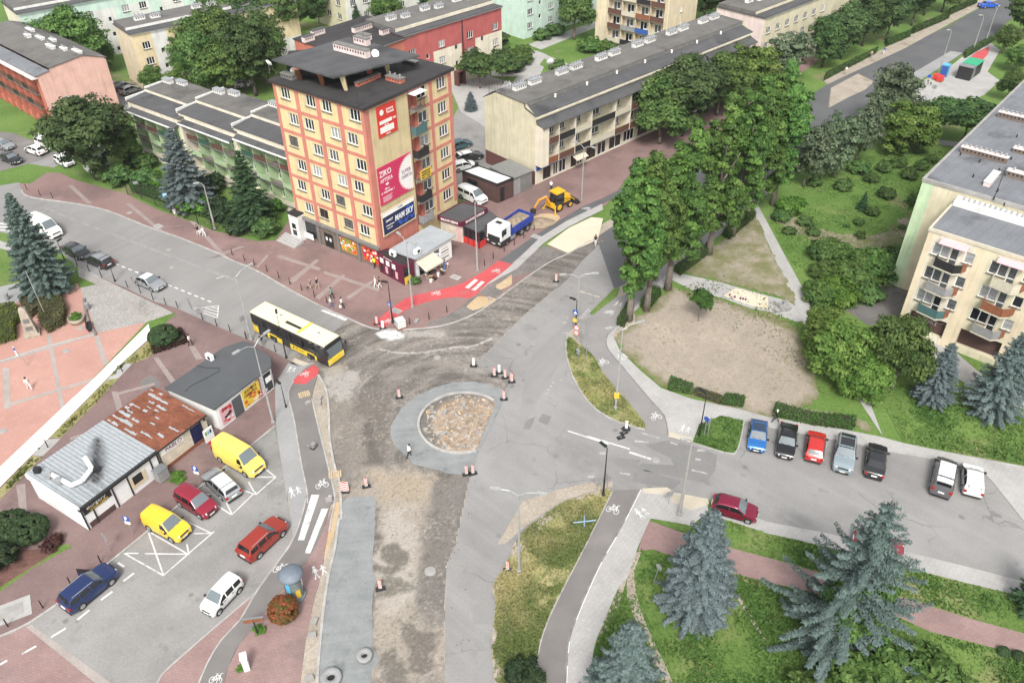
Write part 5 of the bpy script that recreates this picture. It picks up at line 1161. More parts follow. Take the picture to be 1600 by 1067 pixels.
class CarGeo:
    def __init__(s,kind):
        (s.L,s.W,s.H,s.kn,s.xw,s.xf,s.xr,s.xb,s.belt,s.wb,s.panes)=KIND[kind]
    def sec(s,x):
        H=s.H; t=catm(s.kn,x)*H; e=max(0,(abs(x)-.33)/.17); w=s.W/2*(1-.11*e*e-(.05 if abs(x) > .49 else 0))
        zl=.17+.10*max(0,(abs(x)-.42)/.08)
        b=min(s.belt*H,t-.035); g=max(0,(t-b-.05)/(H-s.belt*H)); wr=w*(.965-.20*min(g,1)) if g > .02 else w*.90
        return w,zl,b,wr,t
    def side(s,x,t,out=.010):
        w,zl,b,wr,tt=s.sec(x); y=.975*w+(wr-.975*w)*t; z=b+(tt-.045-b)*t; return y+out,z+out*.2
    def body(s):
        xs=sorted(set([k[0] for k in s.kn]+list(np.linspace(-.48,.48,25)))); mb=MB(); rows=[]
        for x in xs:
            w,zl,b,wr,t=s.sec(x); hb=b*.62
            rows.append([(.88*w,zl),(.985*w,zl+.10),(w,hb),(.99*w,b*.9),(.975*w,b),(wr+(.975*w-wr)*.12,t-.075 if t-b > .12 else t-.025),(wr*.93,t-.018),(wr*.55,t+.004),(0,t+.012)])
        n=len(rows[0]); V=[]
        for x,r in zip(xs,rows):
            full=[(-y,z) for y,z in r]+[(y,z) for y,z in r[:-1][::-1]]
            V+=[(x*s.L,y,z) for y,z in full]
        m=2*n-1; F=[]
        for i in range(len(xs)-1):
            for j in range(m-1): F.append((i*m+j,(i+1)*m+j,(i+1)*m+j+1,i*m+j+1))
            F.append((i*m+m-1,(i+1)*m+m-1,(i+1)*m,i*m))
        F.append(tuple(range(m))); F.append(tuple(range((len(xs)-1)*m+m-1,(len(xs)-1)*m-1,-1)))
        mb.add(V,F); return mb
    def side_pane(s,x0,x1,sg,t0=.1,t1=.92):
        mb=MB(); V=[]; N=6
        for k in range(N+1):
            x=x0+(x1-x0)*k/N
            for t in (t0,t1): y,z=s.side(x,t); V.append((x*s.L,sg*y,z))
        F=[(2*k,2*k+2,2*k+3,2*k+1) if sg < 0 else (2*k+1,2*k+3,2*k+2,2*k) for k in range(N)]
        return mb.add(V,F)
    def top_pane(s,x0,x1,fr=.9,up=.014):
        mb=MB(); V=[]; N=6; K=8; xs=np.linspace(x0,x1,N+1); sl=1 if x1 > 0 else -1
        for x in xs:
            w,zl,b,wr,t=s.sec(x)
            for k in range(K+1):
                f=-fr+2*fr*k/K; af=abs(f); y=f*wr; z=t+.012-.008*min(af/.55,1)-(.022*(af-.55)/.38 if af > .55 else 0)
                V.append((x*s.L+up*sl*.6,y,z+up))
        F=[(i*(K+1)+k,(i+1)*(K+1)+k,(i+1)*(K+1)+k+1,i*(K+1)+k+1) for i in range(N) for k in range(K)]
        return mb.add(V,F)
_cg={}
def car_meshes(kind):
    if kind in _cg: return _cg[kind]
    g=CarGeo(kind); d={'g': g,'body': g.body(),'panes': [(sg,g.side_pane(a,b,sg)) for a,b in g.panes for sg in (-1,1)],'wind': g.top_pane(g.xf+.012,g.xw-.012),'rear': g.top_pane(g.xb+.012,g.xr-.006,.82)}
    tw_=MB(); r=.315 if g.H < 1.6 else .35
    tw_.lathe([(r*.62,-.11),(r*.93,-.11),(r,-.07),(r,.07),(r*.93,.11),(r*.62,.11)],18,(0,0,0),0,'y'); d['tyre']=tw_.mesh('wheel',MT['tyre'],True); d['r']=r
    rm_=MB(); rm_.lathe([(r*.64,-.112),(r*.60,-.118),(.0,-.10)][::1],14,(0,0,0),0,'y')
    for k in range(5): a=2*PI*k/5; rm_.bar((r*.1*math.cos(a),-.115,r*.1*math.sin(a)),(r*.6*math.cos(a),-.125,r*.6*math.sin(a)),.03,.025,4)
    d['rim']=rm_.mesh('rim',MT['rim'])
    ar=MB(); ar.lathe([(r+.055,-.004),(r+.055,.004)],20,(0,0,0),0,'y'); d['arch']=ar.mesh('wheel_arch',MT['trim'])
    _cg[kind]=d; return d
def car(kind,colr,label,pos=None,side=None,fr=None,z=.022,roof=None,glassrear=True,group=None,cat='car',scale=1,name='parked_car',rails=False,mats_mesh={}):
    d=car_meshes(kind); g=d['g']
    if side:
        rw,fw_,S=side; a,b=P(rw[0],rw[1],z),P(fw_[0],fw_[1],z); h=(b-a).normalized(); lf=Vector((-h.y,h.x,0)); c=(a+b)/2+lf*(g.W/2-.1)*(1 if S=='R' else -1); c -= h*.03*g.L*0
    else:
        f_,r_,end=fr; a,b=P(r_[0],r_[1],z),P(f_[0],f_[1],z); h=(b-a).normalized(); c=(b-h*g.L/2) if end=='F' else (a+h*g.L/2)
    rz=math.atan2(h.y,h.x); root=empty(name,(c.x,c.y,z),rz,label,cat,group)
    k=(kind,colr)
    if k not in mats_mesh:
        me=d['body'].mesh('body',MT[colr],True); mats_mesh[k]=me
        try: me.set_sharp_from_angle(angle=R(38))
        except Exception: pass
    link('body',mats_mesh[k],root)
    if roof:
        link('roof_panel',g.top_pane(g.xr+.01,g.xf-.005,.9,.006).mesh('roof_panel',MT[roof],True),root)  # own roof colour; white and silver ones paint in the sky's reflection
    for sg,mb in d['panes']: link('side_window',_once(d,'p%d' % id(mb),mb,'car_glass'),root)
    link('windscreen',_once(d,'ws',d['wind'],'wind_glass'),root)
    if glassrear: link('rear_window',_once(d,'rw',d['rear'],'car_glass'),root)
    wy=g.W/2-.10
    for x in (g.wb/2+.03*g.L*.3,-g.wb/2+.03*g.L*.3):
        for sg in (-1,1):
            link('wheel_arch',d['arch'],root,(x,sg*(g.W/2-.001),d['r']+.03))
            w_=link('wheel',d['tyre'],root,(x,sg*wy,d['r']),0 if sg < 0 else PI); link('rim',d['rim'],w_)
    H=g.H; L=g.L; Wd=g.W
    if 'bits' not in d:
        b_={}
        w5=g.sec(.485)[0]; zt=catm(g.kn,.47)*H
        def lamp(x0,x1,sg,z0,z1,y0,y1): return MB().add([(x0,sg*y0,z0),(x1,sg*y1,z0),(x1-.05,sg*y1,z1),(x0-.12,sg*y0,z1),(x0-.1,sg*(y0-.12),z0),(x1-.1,sg*(y1-.05),z0),(x1-.15,sg*(y1-.05),z1),(x0-.22,sg*(y0-.12),z1)],[(0,1,2,3),(4,7,6,5),(0,3,7,4),(1,5,6,2),(3,2,6,7),(0,4,5,1)])
        for sg in (-1,1):
            b_['head%d' % sg]=lamp(.468*L,.507*L,sg,zt-.22,zt-.05,g.sec(.46)[0]+.012,g.sec(.495)[0]*.66).mesh('headlight',MT['head_l'])
            b_['tail%d' % sg]=MB().box(-.506*L,sg*Wd*.33,H*.46,-.47*L,sg*(g.sec(-.47)[0]+.012),H*.62).mesh('tail_light',MT['tail_l'])
            b_['mir%d' % sg]=MB().box(g.xw*L-.30,sg*(Wd/2-.02),g.belt*H+.0,g.xw*L-.14,sg*(Wd/2+.19),g.belt*H+.15).mesh('mirror',MT['trim'])
        mbg=MB(); mbg.box(.487*L,-w5*.55,zt-.20,.506*L,w5*.55,zt-.10); mbg.box(.485*L,-w5*.7,.22,.507*L,w5*.7,.40); b_['grille']=mbg.mesh('grille',MT['trim'])
        b_['platef']=MB().box(.507*L,-.26,.42,.514*L,.26,.53).mesh('number_plate',MT['plate']); b_['plater']=MB().box(-.514*L,-.26,H*.40,-.497*L,.26,H*.40+.12).mesh('number_plate',MT['plate'])
        b_['bump']=MB().box(-.504*L,-Wd*.42,.20,-.49*L,Wd*.42,.40).mesh('rear_bumper',MT['trim'])
        b_['sill']=MB().box(-g.wb/2+.4,-Wd/2-.004,.17,g.wb/2-.4,Wd/2+.004,.27).mesh('sill_trim',MT['trim'])
        mbw=MB(); mbw.bar((g.xw*L+.03,-.1,g.belt*H+.06),(g.xw*L-.12,-Wd*.33,g.belt*H+.16),.012,.012,4); mbw.bar((g.xw*L+.03,.35,g.belt*H+.06),(g.xw*L-.12,.1,g.belt*H+.16),.012,.012,4); b_['wip']=mbw.mesh('wiper',MT['trim'])
        mbs=MB()
        for sg in (-1,1):
            for x in ([p[0]-.012 for p in g.panes]+[g.panes[-1][1]+.03]):
                w=g.sec(x)[0]; mbs.box(x*L-.006,sg*(w*.99-.004),.30,x*L+.006,sg*(w+.003),g.belt*H-.04)
        b_['seam']=mbs.mesh('door_seam',MT['trim'])
        mbh=MB()
        for sg in (-1,1):
            for p in g.panes[-2:]: x=p[0]+.03; w=g.sec(x)[0]; mbh.box(x*L,sg*(w-.01),g.belt*H*.88,x*L+.2,sg*(w+.03),g.belt*H*.88+.04)
        b_['handle']=mbh.mesh('door_handle',MT['trim'])
        mbr=MB()
        for sg in (-1,1): mbr.bar((-.36*L,sg*Wd*.35,H*.985),(.04*L,sg*Wd*.36,H*.995),.025,.025,5)
        b_['rail']=mbr.mesh('roof_rail',MT['galv'])
        d['bits']=b_
    for k_,me in d['bits'].items():
        if k_=='rail' and not rails: continue
        link(me.name.split('.')[0],me,root)
    return root
def _once(d,key,mb,mat):
    if key not in d: d[key]=mb.mesh('window',MT[mat],True)
    return d[key]
GL='vehicles in the left car park'; GR='cars in the right parking row'; GS='cars along the left street'
car('large_van','car_pale_yellow','tall pale yellow delivery van nosing out of the bay by the kiosks',side=((350.7,724.5),(379,741),'R'),group=GL,cat='van',glassrear=False,name='delivery_van')
car('wagon','car_silver','silver estate car parked between the yellow van and the red van',side=((348.6,781.6),(323,757.7),'L'),group=GL,roof='car_white')
car('mpv','car_dark_red','small dark red van-like car parked beside the silver estate',side=((284,791.4),(313.4,809.7),'R'),group=GL)
car('panel_van','car_yellow','smaller deep yellow panel van parked in front of the burger kiosk',side=((233.3,827.4),(271.3,847),'R'),group=GL,cat='van',glassrear=False,name='panel_van')
car('suv','car_rust_red','rust red off-road car standing near the cycle path',side=((405.6,872),(442,837.5),'R'),group=GL,rails=True)
car('city_van','car_white','small white van-like car at the lower edge of the left car park',side=((376.7,923),(341.5,961),'L'),group=GL)
nv=car('suv','car_navy','navy blue off-road car with its front door open by the kerb',side=((128,952.5),(177,911.8),'R'),group=GL,rails=True)
mb=MB(); mb.box(0,0,.35,-1.0,.06,1.0); mb.box(-.05,.01,1.0,-.95,.05,1.45,1); dd=mb.build('open_door',[MT['car_navy'],MT['car_glass']],nv,loc=(.75,.95,0),rz=R(-62))
car('hatch','car_blue','bright blue hatchback with dark roof at the start of the right parking row',fr=((1180,709),(1184,668),'F'),group=GR,roof='car_blue_roof')
car('sedan','car_black','glossy black car with its nose out beside the blue hatchback',fr=((1224,719.5),(1231,672),'F'),group=GR)
car('hatch','car_red','small bright red hatchback parked nose-in between black and silver cars',fr=((1274.5,684),(1269,725),'R'),group=GR,scale=.9)
car('suv','car_silver_blue','silver off-road car with roof rails and dark glass roof in the right row',fr=((1314,742),(1321,690),'F'),group=GR,rails=True,roof='car_charcoal')
car('sedan','car_charcoal','black saloon parked nose-in, last before the gap in the right row',fr=((1369,702),(1363,751),'R'),group=GR)
car('minibus','car_grey','grey people carrier with a roof whitened by sky reflection parked nose-in beside the white hatchback',fr=((1477,722),(1466,779),'R'),group=GR,roof='car_white',cat='van',name='people_carrier')
car('hatch','car_white','white hatchback at the far right end of the parking row',fr=((1516,735),(1517,779),'R'),group=GR)
car('hatch','car_crimson','crimson hatchback parked along the kerb behind the blue spruce',side=((1120.5,804),(1168,817.5),'R'))
car('hatch','car_dark_red','dark red car mostly hidden behind the ragged spruce',side=((1349,862),(1389,873),'R'))
car('sedan','car_charcoal','dark grey saloon at the kerb beside the tall spruce',side=((104.9,398),(119.5,405.5),'R'),group=GS,z=.012)
car('wagon','car_charcoal','black estate car with a roof paled by sky reflection parked behind the dark saloon',side=((156,420),(139.5,412.5),'L'),group=GS,roof='car_silver',z=.012)
car('sedan','car_silver','silver saloon parked alone at the dashed kerb lane',side=((215,445.7),(238.5,456),'R'),group=GS,roof='car_white',z=.012)
GP='cars parked in front of the pink block'
car('minibus','car_white','white minibus parked beside the big dark tree',side=((57.6,229),(79,238),'R'),group=GP,cat='van',name='minibus')
car('hatch','car_white','white hatchback parked next to the white minibus',side=((60,245),(42,239),'L'),group=GP)
car('sedan','car_black','black car at the left edge of the small car park by the pink block',side=((2,251),(20,259),'R'),group=GP)
car('hatch','car_silver','pale car cut by the left edge behind the black car',side=((-8,231),(9,237),'R'),group=GP)
car('hatch','car_white','white car half hidden under the big dark tree',side=((87,255),(102,263),'R'),group=GP)
GF='cars on the lane behind the green houses'
car('wagon','car_grey','dark grey estate car on the lane behind the green houses',side=((190,143),(203,140),'R'),group=GF)
car('hatch','car_silver','silver car beside the grey estate behind the green houses',side=((203,148.5),(214,144.5),'R'),group=GF)
car('hatch','car_white','white car glimpsed between the dark trees',side=((376,139),(390,137),'R'),group=GF)
GB='cars in the yard behind the tower'
car('sedan','car_teal','teal car behind the tower near the lawn',side=((714,236),(728,232),'R'),group=GB)
car('wagon','car_charcoal','black estate with a roof paled by sky reflection in the yard behind the tower',side=((725,255.5),(748.6,250),'R'),group=GB,roof='car_white')
car('hatch','car_white','white hatchback in the yard beside the flat-roofed pavilion',side=((717,269.5),(738,265),'R'),group=GB)
car('minibus','car_white','white van parked between the kebab pavilion and the dark container',side=((722,311),(742,320),'R'),group=GB,cat='van',name='white_van',z=.1)
car('sedan','car_bright_blue','bright blue car at the top end of the boulevard',side=((1536,14),(1557,13),'R'))

def wheel(root,x,y,r,w,out=1,rim='rim'):
    t=MB(); t.lathe([(r*.55,-w/2),(r*.92,-w/2),(r,-w*.3),(r,w*.3),(r*.92,w/2),(r*.55,w/2)],20,(0,0,0),0,'y'); o=t.build('wheel',MT['tyre'],root,True,(x,y,r),0 if out < 0 else PI)
    m=MB(); m.lathe([(r*.57,-w/2-.01),(r*.48,-w/2+.04),(r*.2,-w/2+.03),(r*.18,-w/2-.03),(.01,-w/2-.03)],16,(0,0,0),0,'y'); m.build('rim',MT[rim],o); return o
def axis_root(name,rear,front,S,W_,z,label,cat):
    a,b=P(rear[0],rear[1],z),P(front[0],front[1],z); h=(b-a).normalized(); lf=Vector((-h.y,h.x,0))
    c=(a+b)/2+lf*(W_/2)*(1 if S=='R' else -1); return empty(name,(c.x,c.y,z),math.atan2(h.y,h.x),label,cat),(b-a).length
# city bus
MT['bus_yellow']=flat('bus_yellow',(.74,.53,.035),.35,var=.04,coat=.4); MT['bus_roof']=flat('bus_cream_roof',(.80,.74,.46),.5,var=.06,vs=.8)
bs,wbs=axis_root('city_bus',(430.6,534.5),(485,561),'R',2.35,.012,'long yellow and black city bus with cream roof pulling out of the stop','bus')
Lb,Wb=12.0,2.55; x0=-wbs/2-3.4; x1=x0+Lb
def rbox(mb,x0,x1,w,z0,z1,r=.18,mi=0,fin=.0):
    pl=[(-w/2,z0),(w/2,z0),(w/2,z1-r),(w/2-r*.35,z1-r*.3),(w/2-r,z1),(-w/2+r,z1),(-w/2+r*.35,z1-r*.3),(-w/2,z1-r)]
    n=len(pl); vs=[(x0,y,z) for y,z in pl]+[(x1-(fin if z > z0+.5 else 0),y,z) for y,z in pl]
    mb.add(vs,[(i,(i+1) % n,n+(i+1) % n,n+i) for i in range(n)]+[tuple(range(n-1,-1,-1)),tuple(range(n,2*n))],mi)
mb=MB(); rbox(mb,x0,x1,Wb,.32,2.94,.22,0,.12); mb.build('body',[MT['trim']],bs)
mb=MB(); rbox(mb,x0-.01,x1-.25,Wb-.12,2.86,3.05,.14); mb.build('roof',MT['bus_roof'],bs)
for sg in (-1,1):
    mb=MB(); y=sg*(Wb/2+.006)
    def sp(xa,xb,za,zb): mb.box(xa,sg*(Wb/2-.02),za,xb,y,zb)
    # lower flank with stepped panels and arch gaps
    sp(x0+.0,x0+.9,.35,1.55) if sg < 0 else sp(x0,x0+.9,.35,1.3)
    sp(x0+2.35,x0+2.75,.35,1.15); sp(x0+3.95,x0+4.9,.35,1.05); sp(x0+2.75,x0+3.95,.92,1.15)
    sp(x0+6.1,x0+8.75,.35,1.05); sp(x0+8.75,x0+9.95,.92,1.12); sp(x0+9.95,x0+10.25,.35,1.0)
    mb.build('side_panel',MT['bus_yellow'],bs)
    for a_,b_ in ((.15,.9),(2.4,4.9),(6.15,7.8),(7.85,10.2)): MB().box(x0+a_,sg*(Wb/2-.02),1.3,x0+b_,sg*(Wb/2+.008),2.55).build('side_window',MT['car_glass'],bs)
    if sg < 0:
        for a_,b_ in ((1.0,2.3),(4.95,6.05),(10.35,11.5)):
            mb=MB(); mb.box(x0+a_,sg*(Wb/2-.02),.38,x0+b_,sg*(Wb/2+.012),2.5); d_=mb.build('door',MT['pane_dark'],bs)
            MB().box(x0+(a_+b_)/2-.03,sg*(Wb/2+.013),.4,x0+(a_+b_)/2+.03,sg*(Wb/2+.018),2.48).build('door_seam',MT['trim'],d_)
    for x in (-wbs/2,wbs/2): wheel(bs,x,sg*1.1,.48,.3,sg); 
mb=MB(); mb.box(x1-.03,-1.2,.35,x1+.05,1.2,.98); mb.box(x1-.02,-1.22,.98,x1+.02,1.22,1.12); mb.build('front_bumper',MT['bus_yellow'],bs)
mb=MB(); mb.box(x1-.05,-1.12,1.15,x1-.025,1.12,2.5); mb.build('windscreen',MT['wind_glass'],bs)
MB().box(x1-.06,-.9,2.55,x1-.03,.9,2.82).build('destination_display',MT['pane_dark'],bs)
for sg in (-1,1): MB().box(x1-.02,sg*.75,.62,x1+.06,sg*1.1,.78).build('headlight',MT['head_l'],bs); mb=MB(); mb.bar((x1-.1,sg*1.2,2.7),(x1+.35,sg*1.38,2.4),.03,.03,5); mb.box(x1+.28,sg*1.30,2.0,x1+.38,sg*1.48,2.42); mb.build('mirror',MT['trim'],bs)
mb=MB(); mb.box(x0+5.0,-.55,3.05,x0+7.4,-.15,3.09); mb.build('roof_hatch',MT['trim'],bs)
mb=MB(); mb.box(x0+7.45,-1.15,3.051,x0+7.75,1.15,3.10); mb.build('roof_seam',MT['bus_yellow'],bs)
MB().box(x0+4.6,-.8,3.05,x0+7.45,.8,3.075).build('roof_unit',MT['bus_roof'],bs)
for x in (3.6,9.6): MB().cbox((x0+x,.2,3.08),(.3,.3,.08)).build('roof_vent',MT['galv'],bs)
letter('M',.5,'print_black',bs,(x0+6.9,-Wb/2-.012,.72),0,.7,.2); letter('ZTM',.34,'print_black',bs,(x0+7.9,-Wb/2-.012,.72),0,.8)
for k in range(3): MB().box(x1-.8-.9*k,-1.283,2.62,x1-.4-.9*k,-1.279,2.72).build('window_mark',MT['galv'],bs)
# tipper lorry
tr,wt=axis_root('tipper_lorry',(824,361.5),(792,383.5),'L',2.3,.1,'white and blue three axle tipper lorry loaded with earth','lorry')
MT['truck_blue']=flat('lorry_blue',(.02,.05,.30),.4,var=.12); MT['load']=flat('earth_load',(.28,.22,.155),.95,var=.35,vs=2,bump=.6)
xf=wt/2
mb=MB(); mb.box(-xf-1.0,-.55,.75,xf+.5,.55,1.05); mb.box(-xf-.9,-1.2,.6,-xf-.8,1.2,.9); mb.build('chassis',MT['trim'],tr)
mb=MB(); rbox(mb,xf-.75,xf+1.35,2.45,1.0,3.2,.25,0,.22); mb.build('cab',MT['car_white'],tr)
mb=MB(); mb.box(xf+1.1,-1.1,1.95,xf+1.145,1.1,2.85); mb.build('windscreen',MT['car_glass'],tr)
mb=MB(); mb.box(xf-.7,-1.24,.45,xf+1.42,1.24,1.15); mb.box(xf+1.30,-1.0,1.16,xf+1.38,1.0,1.75); mb.build('bumper',MT['trim'],tr)
for sg in (-1,1):
    MB().box(xf+.15,sg*1.22,1.85,xf+1.0,sg*1.235,2.75).build('side_window',MT['car_glass'],tr)
    MB().box(xf+.2,sg*1.24,1.2,xf+1.0,sg*1.25,1.75).build('door',MT['car_white'],tr)
    MB().box(xf+1.39,sg*.8,.75,xf+1.44,sg*1.15,.98).build('headlight',MT['head_l'],tr)
    mb=MB(); mb.box(xf+1.15,sg*1.3,2.0,xf+1.3,sg*1.52,2.8); mb.build('mirror',MT['trim'],tr)
    wheel(tr,xf,sg*1.05,.52,.32,sg); wheel(tr,-xf,sg*1.05,.52,.36,sg); wheel(tr,-xf+1.38,sg*1.05,.52,.36,sg)
    MB().box(xf-1.9,sg*.6,.45,xf-.9,sg*1.2,1.0).build('fuel_tank',MT['galv'],tr)
MB().box(xf+1.43,-.3,.55,xf+1.45,.3,.67).build('number_plate',MT['plate'],tr)
MB().box(xf-.1,-.45,3.2,xf+.5,.45,3.26).build('roof_hatch',MT['trim'],tr)
bx0,bx1=-xf-1.3,xf-1.0
mb=MB(); mb.box(bx0,-1.25,1.12,bx1,1.25,1.25); mb.box(bx0,-1.25,1.25,bx1,-1.17,2.2); mb.box(bx0,1.17,1.25,bx1,1.25,2.2); mb.box(bx0,-1.17,1.25,bx0+.08,1.17,2.2); mb.box(bx1-.08,-1.25,1.25,bx1+.1,1.25,2.75)
for k in range(6): x=bx0+.3+k*.85; mb.box(x,-1.30,1.2,x+.1,-1.251,2.18); mb.box(x,1.251,1.2,x+.1,1.30,2.18)
mb.build('tipper_body',MT['truck_blue'],tr)
mb=MB(); N=8
V=[(bx0+.1+(bx1-bx0-.2)*i/N,-1.15+2.3*j/N,1.75+.55*math.exp(-((i-N*.5)**2+(j-N/2)**2)/7)+random.uniform(-.05,.05)) for i in range(N+1) for j in range(N+1)]
mb.add(V,[(i*(N+1)+j,(i+1)*(N+1)+j,(i+1)*(N+1)+j+1,i*(N+1)+j+1) for i in range(N) for j in range(N)]); mb.build('load',MT['load'],tr,True)
# backhoe loader
bk,_=axis_root('backhoe_loader',(863,335),(893,322),'R',1.7,.1,'yellow backhoe loader digging a pit in the brick paving','excavator')
MT['cat_yellow']=flat('machine_yellow',(.66,.38,.02),.5,var=.15,vs=3); MT['cat_orange']=flat('arm_orange',(.68,.27,.015),.5,var=.15)
mb=MB(); mb.box(-1.3,-.45,.75,2.0,.45,1.15); mb.box(.55,-.42,1.15,2.0,.42,1.75); mb.box(-1.5,-1.05,.6,-1.2,1.05,1.2); mb.build('body',MT['cat_yellow'],bk)
mb=MB(); 
for x,y in ((-1.0,-.7),(-1.0,.7),(.5,-.7),(.5,.7)): mb.bar((x,y,1.15),(x*.9,y*.95,2.75),.05,.05,5)
mb.box(-1.0,-.7,1.1,.5,.7,1.35); mb.build('cab_frame',MT['trim'],bk)
mb=MB(); mb.quad((-.93,-.68,1.4),(.47,-.68,1.4),(.45,-.66,2.7),(-.9,-.66,2.7)); mb.quad((-.93,.68,1.4),(.47,.68,1.4),(.45,.66,2.7),(-.9,.66,2.7)); mb.quad((-.97,-.65,1.4),(-.97,.65,1.4),(-.9,.6,2.7),(-.9,-.6,2.7)); mb.quad((.49,-.65,1.4),(.49,.65,1.4),(.45,.6,2.7),(.45,-.6,2.7)); mb.build('cab_glass',MT['car_glass'],bk)
mb=MB(); rbox(mb,-1.1,.65,1.6,2.72,2.92,.08); mb.build('cab_roof',MT['cat_yellow'],bk)
for sg in (-1,1): wheel(bk,-.7,sg*.85,.78,.45,sg,'cat_yellow'); wheel(bk,1.5,sg*.85,.5,.36,sg,'cat_yellow')
mb=MB()
for sg in (-.5,.5): mb.tube([(.6,sg,1.6),(2.0,sg,1.3),(2.8,sg,.6)],.1,5)
mb.build('loader_arm',MT['cat_yellow'],bk)
mb=MB(); mb.add([(2.7,-1.1,.1),(3.5,-1.1,.1),(2.9,-1.1,.9),(2.7,1.1,.1),(3.5,1.1,.1),(2.9,1.1,.9),(2.65,-1.1,.5),(2.65,1.1,.5)],[(0,1,4,3),(0,3,7,6),(6,7,5,2),(0,6,2,1),(3,4,5,7)]); mb.build('loader_bucket',MT['trim'],bk)
mb=MB(); mb.tube([(-1.5,0,1.1),(-2.2,.2,2.5),(-3.3,.5,2.2)],[.2,.18,.15],6); mb.build('boom',MT['cat_orange'],bk)
mb=MB(); mb.tube([(-3.2,.48,2.35),(-4.0,.7,1.1)],[.16,.11],6); mb.build('dipper_arm',MT['cat_orange'],bk)
mb=MB(); mb.box(-4.5,.45,.35,-3.9,1.0,1.0); mb.build('bucket',MT['trim'],bk)
for sg in (-1,1): mb=MB(); mb.bar((-1.4,sg*.9,1.0),(-1.7,sg*1.25,.05),.09,.09,6); mb.cbox((-1.7,sg*1.25,.05),(.4,.3,.08)); mb.build('stabiliser',MT['cat_yellow'],bk)
mb=MB(); mb.bar((-1.25,.3,1.2),(-2.3,.22,2.2),.05,.05,5); mb.bar((-2.0,.25,2.6),(-3.1,.45,2.55),.05,.05,5); mb.build('hydraulic_ram',MT['metal_grey'],bk)
car('large_van','car_white','white delivery van half hidden behind the tall spruce',side=((50,361),(79,375.5),'R'),cat='van',name='white_van',glassrear=False,z=.012)

# ------------------------------------------------------------------ trees, shrubs, hedges, grass
def leaf_mat(name,trans=.25,rough=.6):
    m,nt,b=_nt(name); n,l=nt.nodes,nt.links
    a=n.new('ShaderNodeVertexColor'); a.layer_name='Col'; oi=n.new('ShaderNodeObjectInfo')
    hs=n.new('ShaderNodeHueSaturation'); r1=n.new('ShaderNodeMapRange'); r1.inputs[3].default_value=.493; r1.inputs[4].default_value=.522; l.new(oi.outputs['Random'],r1.inputs[0]); l.new(r1.outputs[0],hs.inputs['Hue'])
    r2=n.new('ShaderNodeMapRange'); r2.inputs[3].default_value=.82; r2.inputs[4].default_value=1.25; l.new(oi.outputs['Random'],r2.inputs[0]); l.new(r2.outputs[0],hs.inputs['Value'])
    l.new(a.outputs[0],hs.inputs['Color']); l.new(hs.outputs[0],b.inputs['Base Color']); b.inputs['Roughness'].default_value=rough; b.inputs['Specular IOR Level'].default_value=.25
    t=n.new('ShaderNodeBsdfTranslucent'); l.new(hs.outputs[0],t.inputs[0]); mx=n.new('ShaderNodeMixShader'); mx.inputs[0].default_value=trans
    l.new(b.outputs[0],mx.inputs[1]); l.new(t.outputs[0],mx.inputs[2]); l.new(mx.outputs[0],n['Material Output'].inputs[0]); return m
MT['leaf']=leaf_mat('foliage',.34); MT['needle']=leaf_mat('needles',.12,.7)
MT['bark']=flat('bark',(.16,.135,.11),.95,var=.35,vs=3,bump=.5); MT['bark_dark']=flat('dark_bark',(.07,.055,.045),.95,var=.3,vs=3,bump=.5)
def rand_unit(n):
    v=RNG.normal(size=(n,3)); return v/np.linalg.norm(v,axis=1)[:,None]
def leaf_cloud(name,cen,nor,size,col,mat,aspect=1.6,flop=.35):
    """many small leaf faces: centres, facing directions, sizes, colours"""
    n=len(cen); nor=nor/np.linalg.norm(nor,axis=1)[:,None]
    t=np.cross(nor,rand_unit(n)); t /= np.linalg.norm(t,axis=1)[:,None]; b=np.cross(nor,t)
    s=size[:,None]; L=t*s*aspect*.5; Wd=b*s*.5
    V=np.empty((n,4,3)); V[:,0]=cen-L; V[:,1]=cen+Wd*.9-nor*s*.12; V[:,2]=cen+L-nor*s*flop*.3; V[:,3]=cen-Wd*.9-nor*s*.12
    me=bpy.data.meshes.new(name); me.vertices.add(n*4); me.vertices.foreach_set('co',V.astype(np.float32).ravel())
    me.loops.add(n*4); me.loops.foreach_set('vertex_index',np.arange(n*4,dtype=np.int32)); me.polygons.add(n)
    me.polygons.foreach_set('loop_start',(np.arange(n)*4).astype(np.int32)); me.polygons.foreach_set('loop_total',np.full(n,4,np.int32)); me.update(calc_edges=True)
    ca=me.color_attributes.new('Col','FLOAT_COLOR','POINT'); c=np.repeat(np.clip(col,.002,1),4,axis=0)
    ca.data.foreach_set('color',np.c_[c,np.ones(len(c))].astype(np.float32).ravel()); me.materials.append(mat); return me
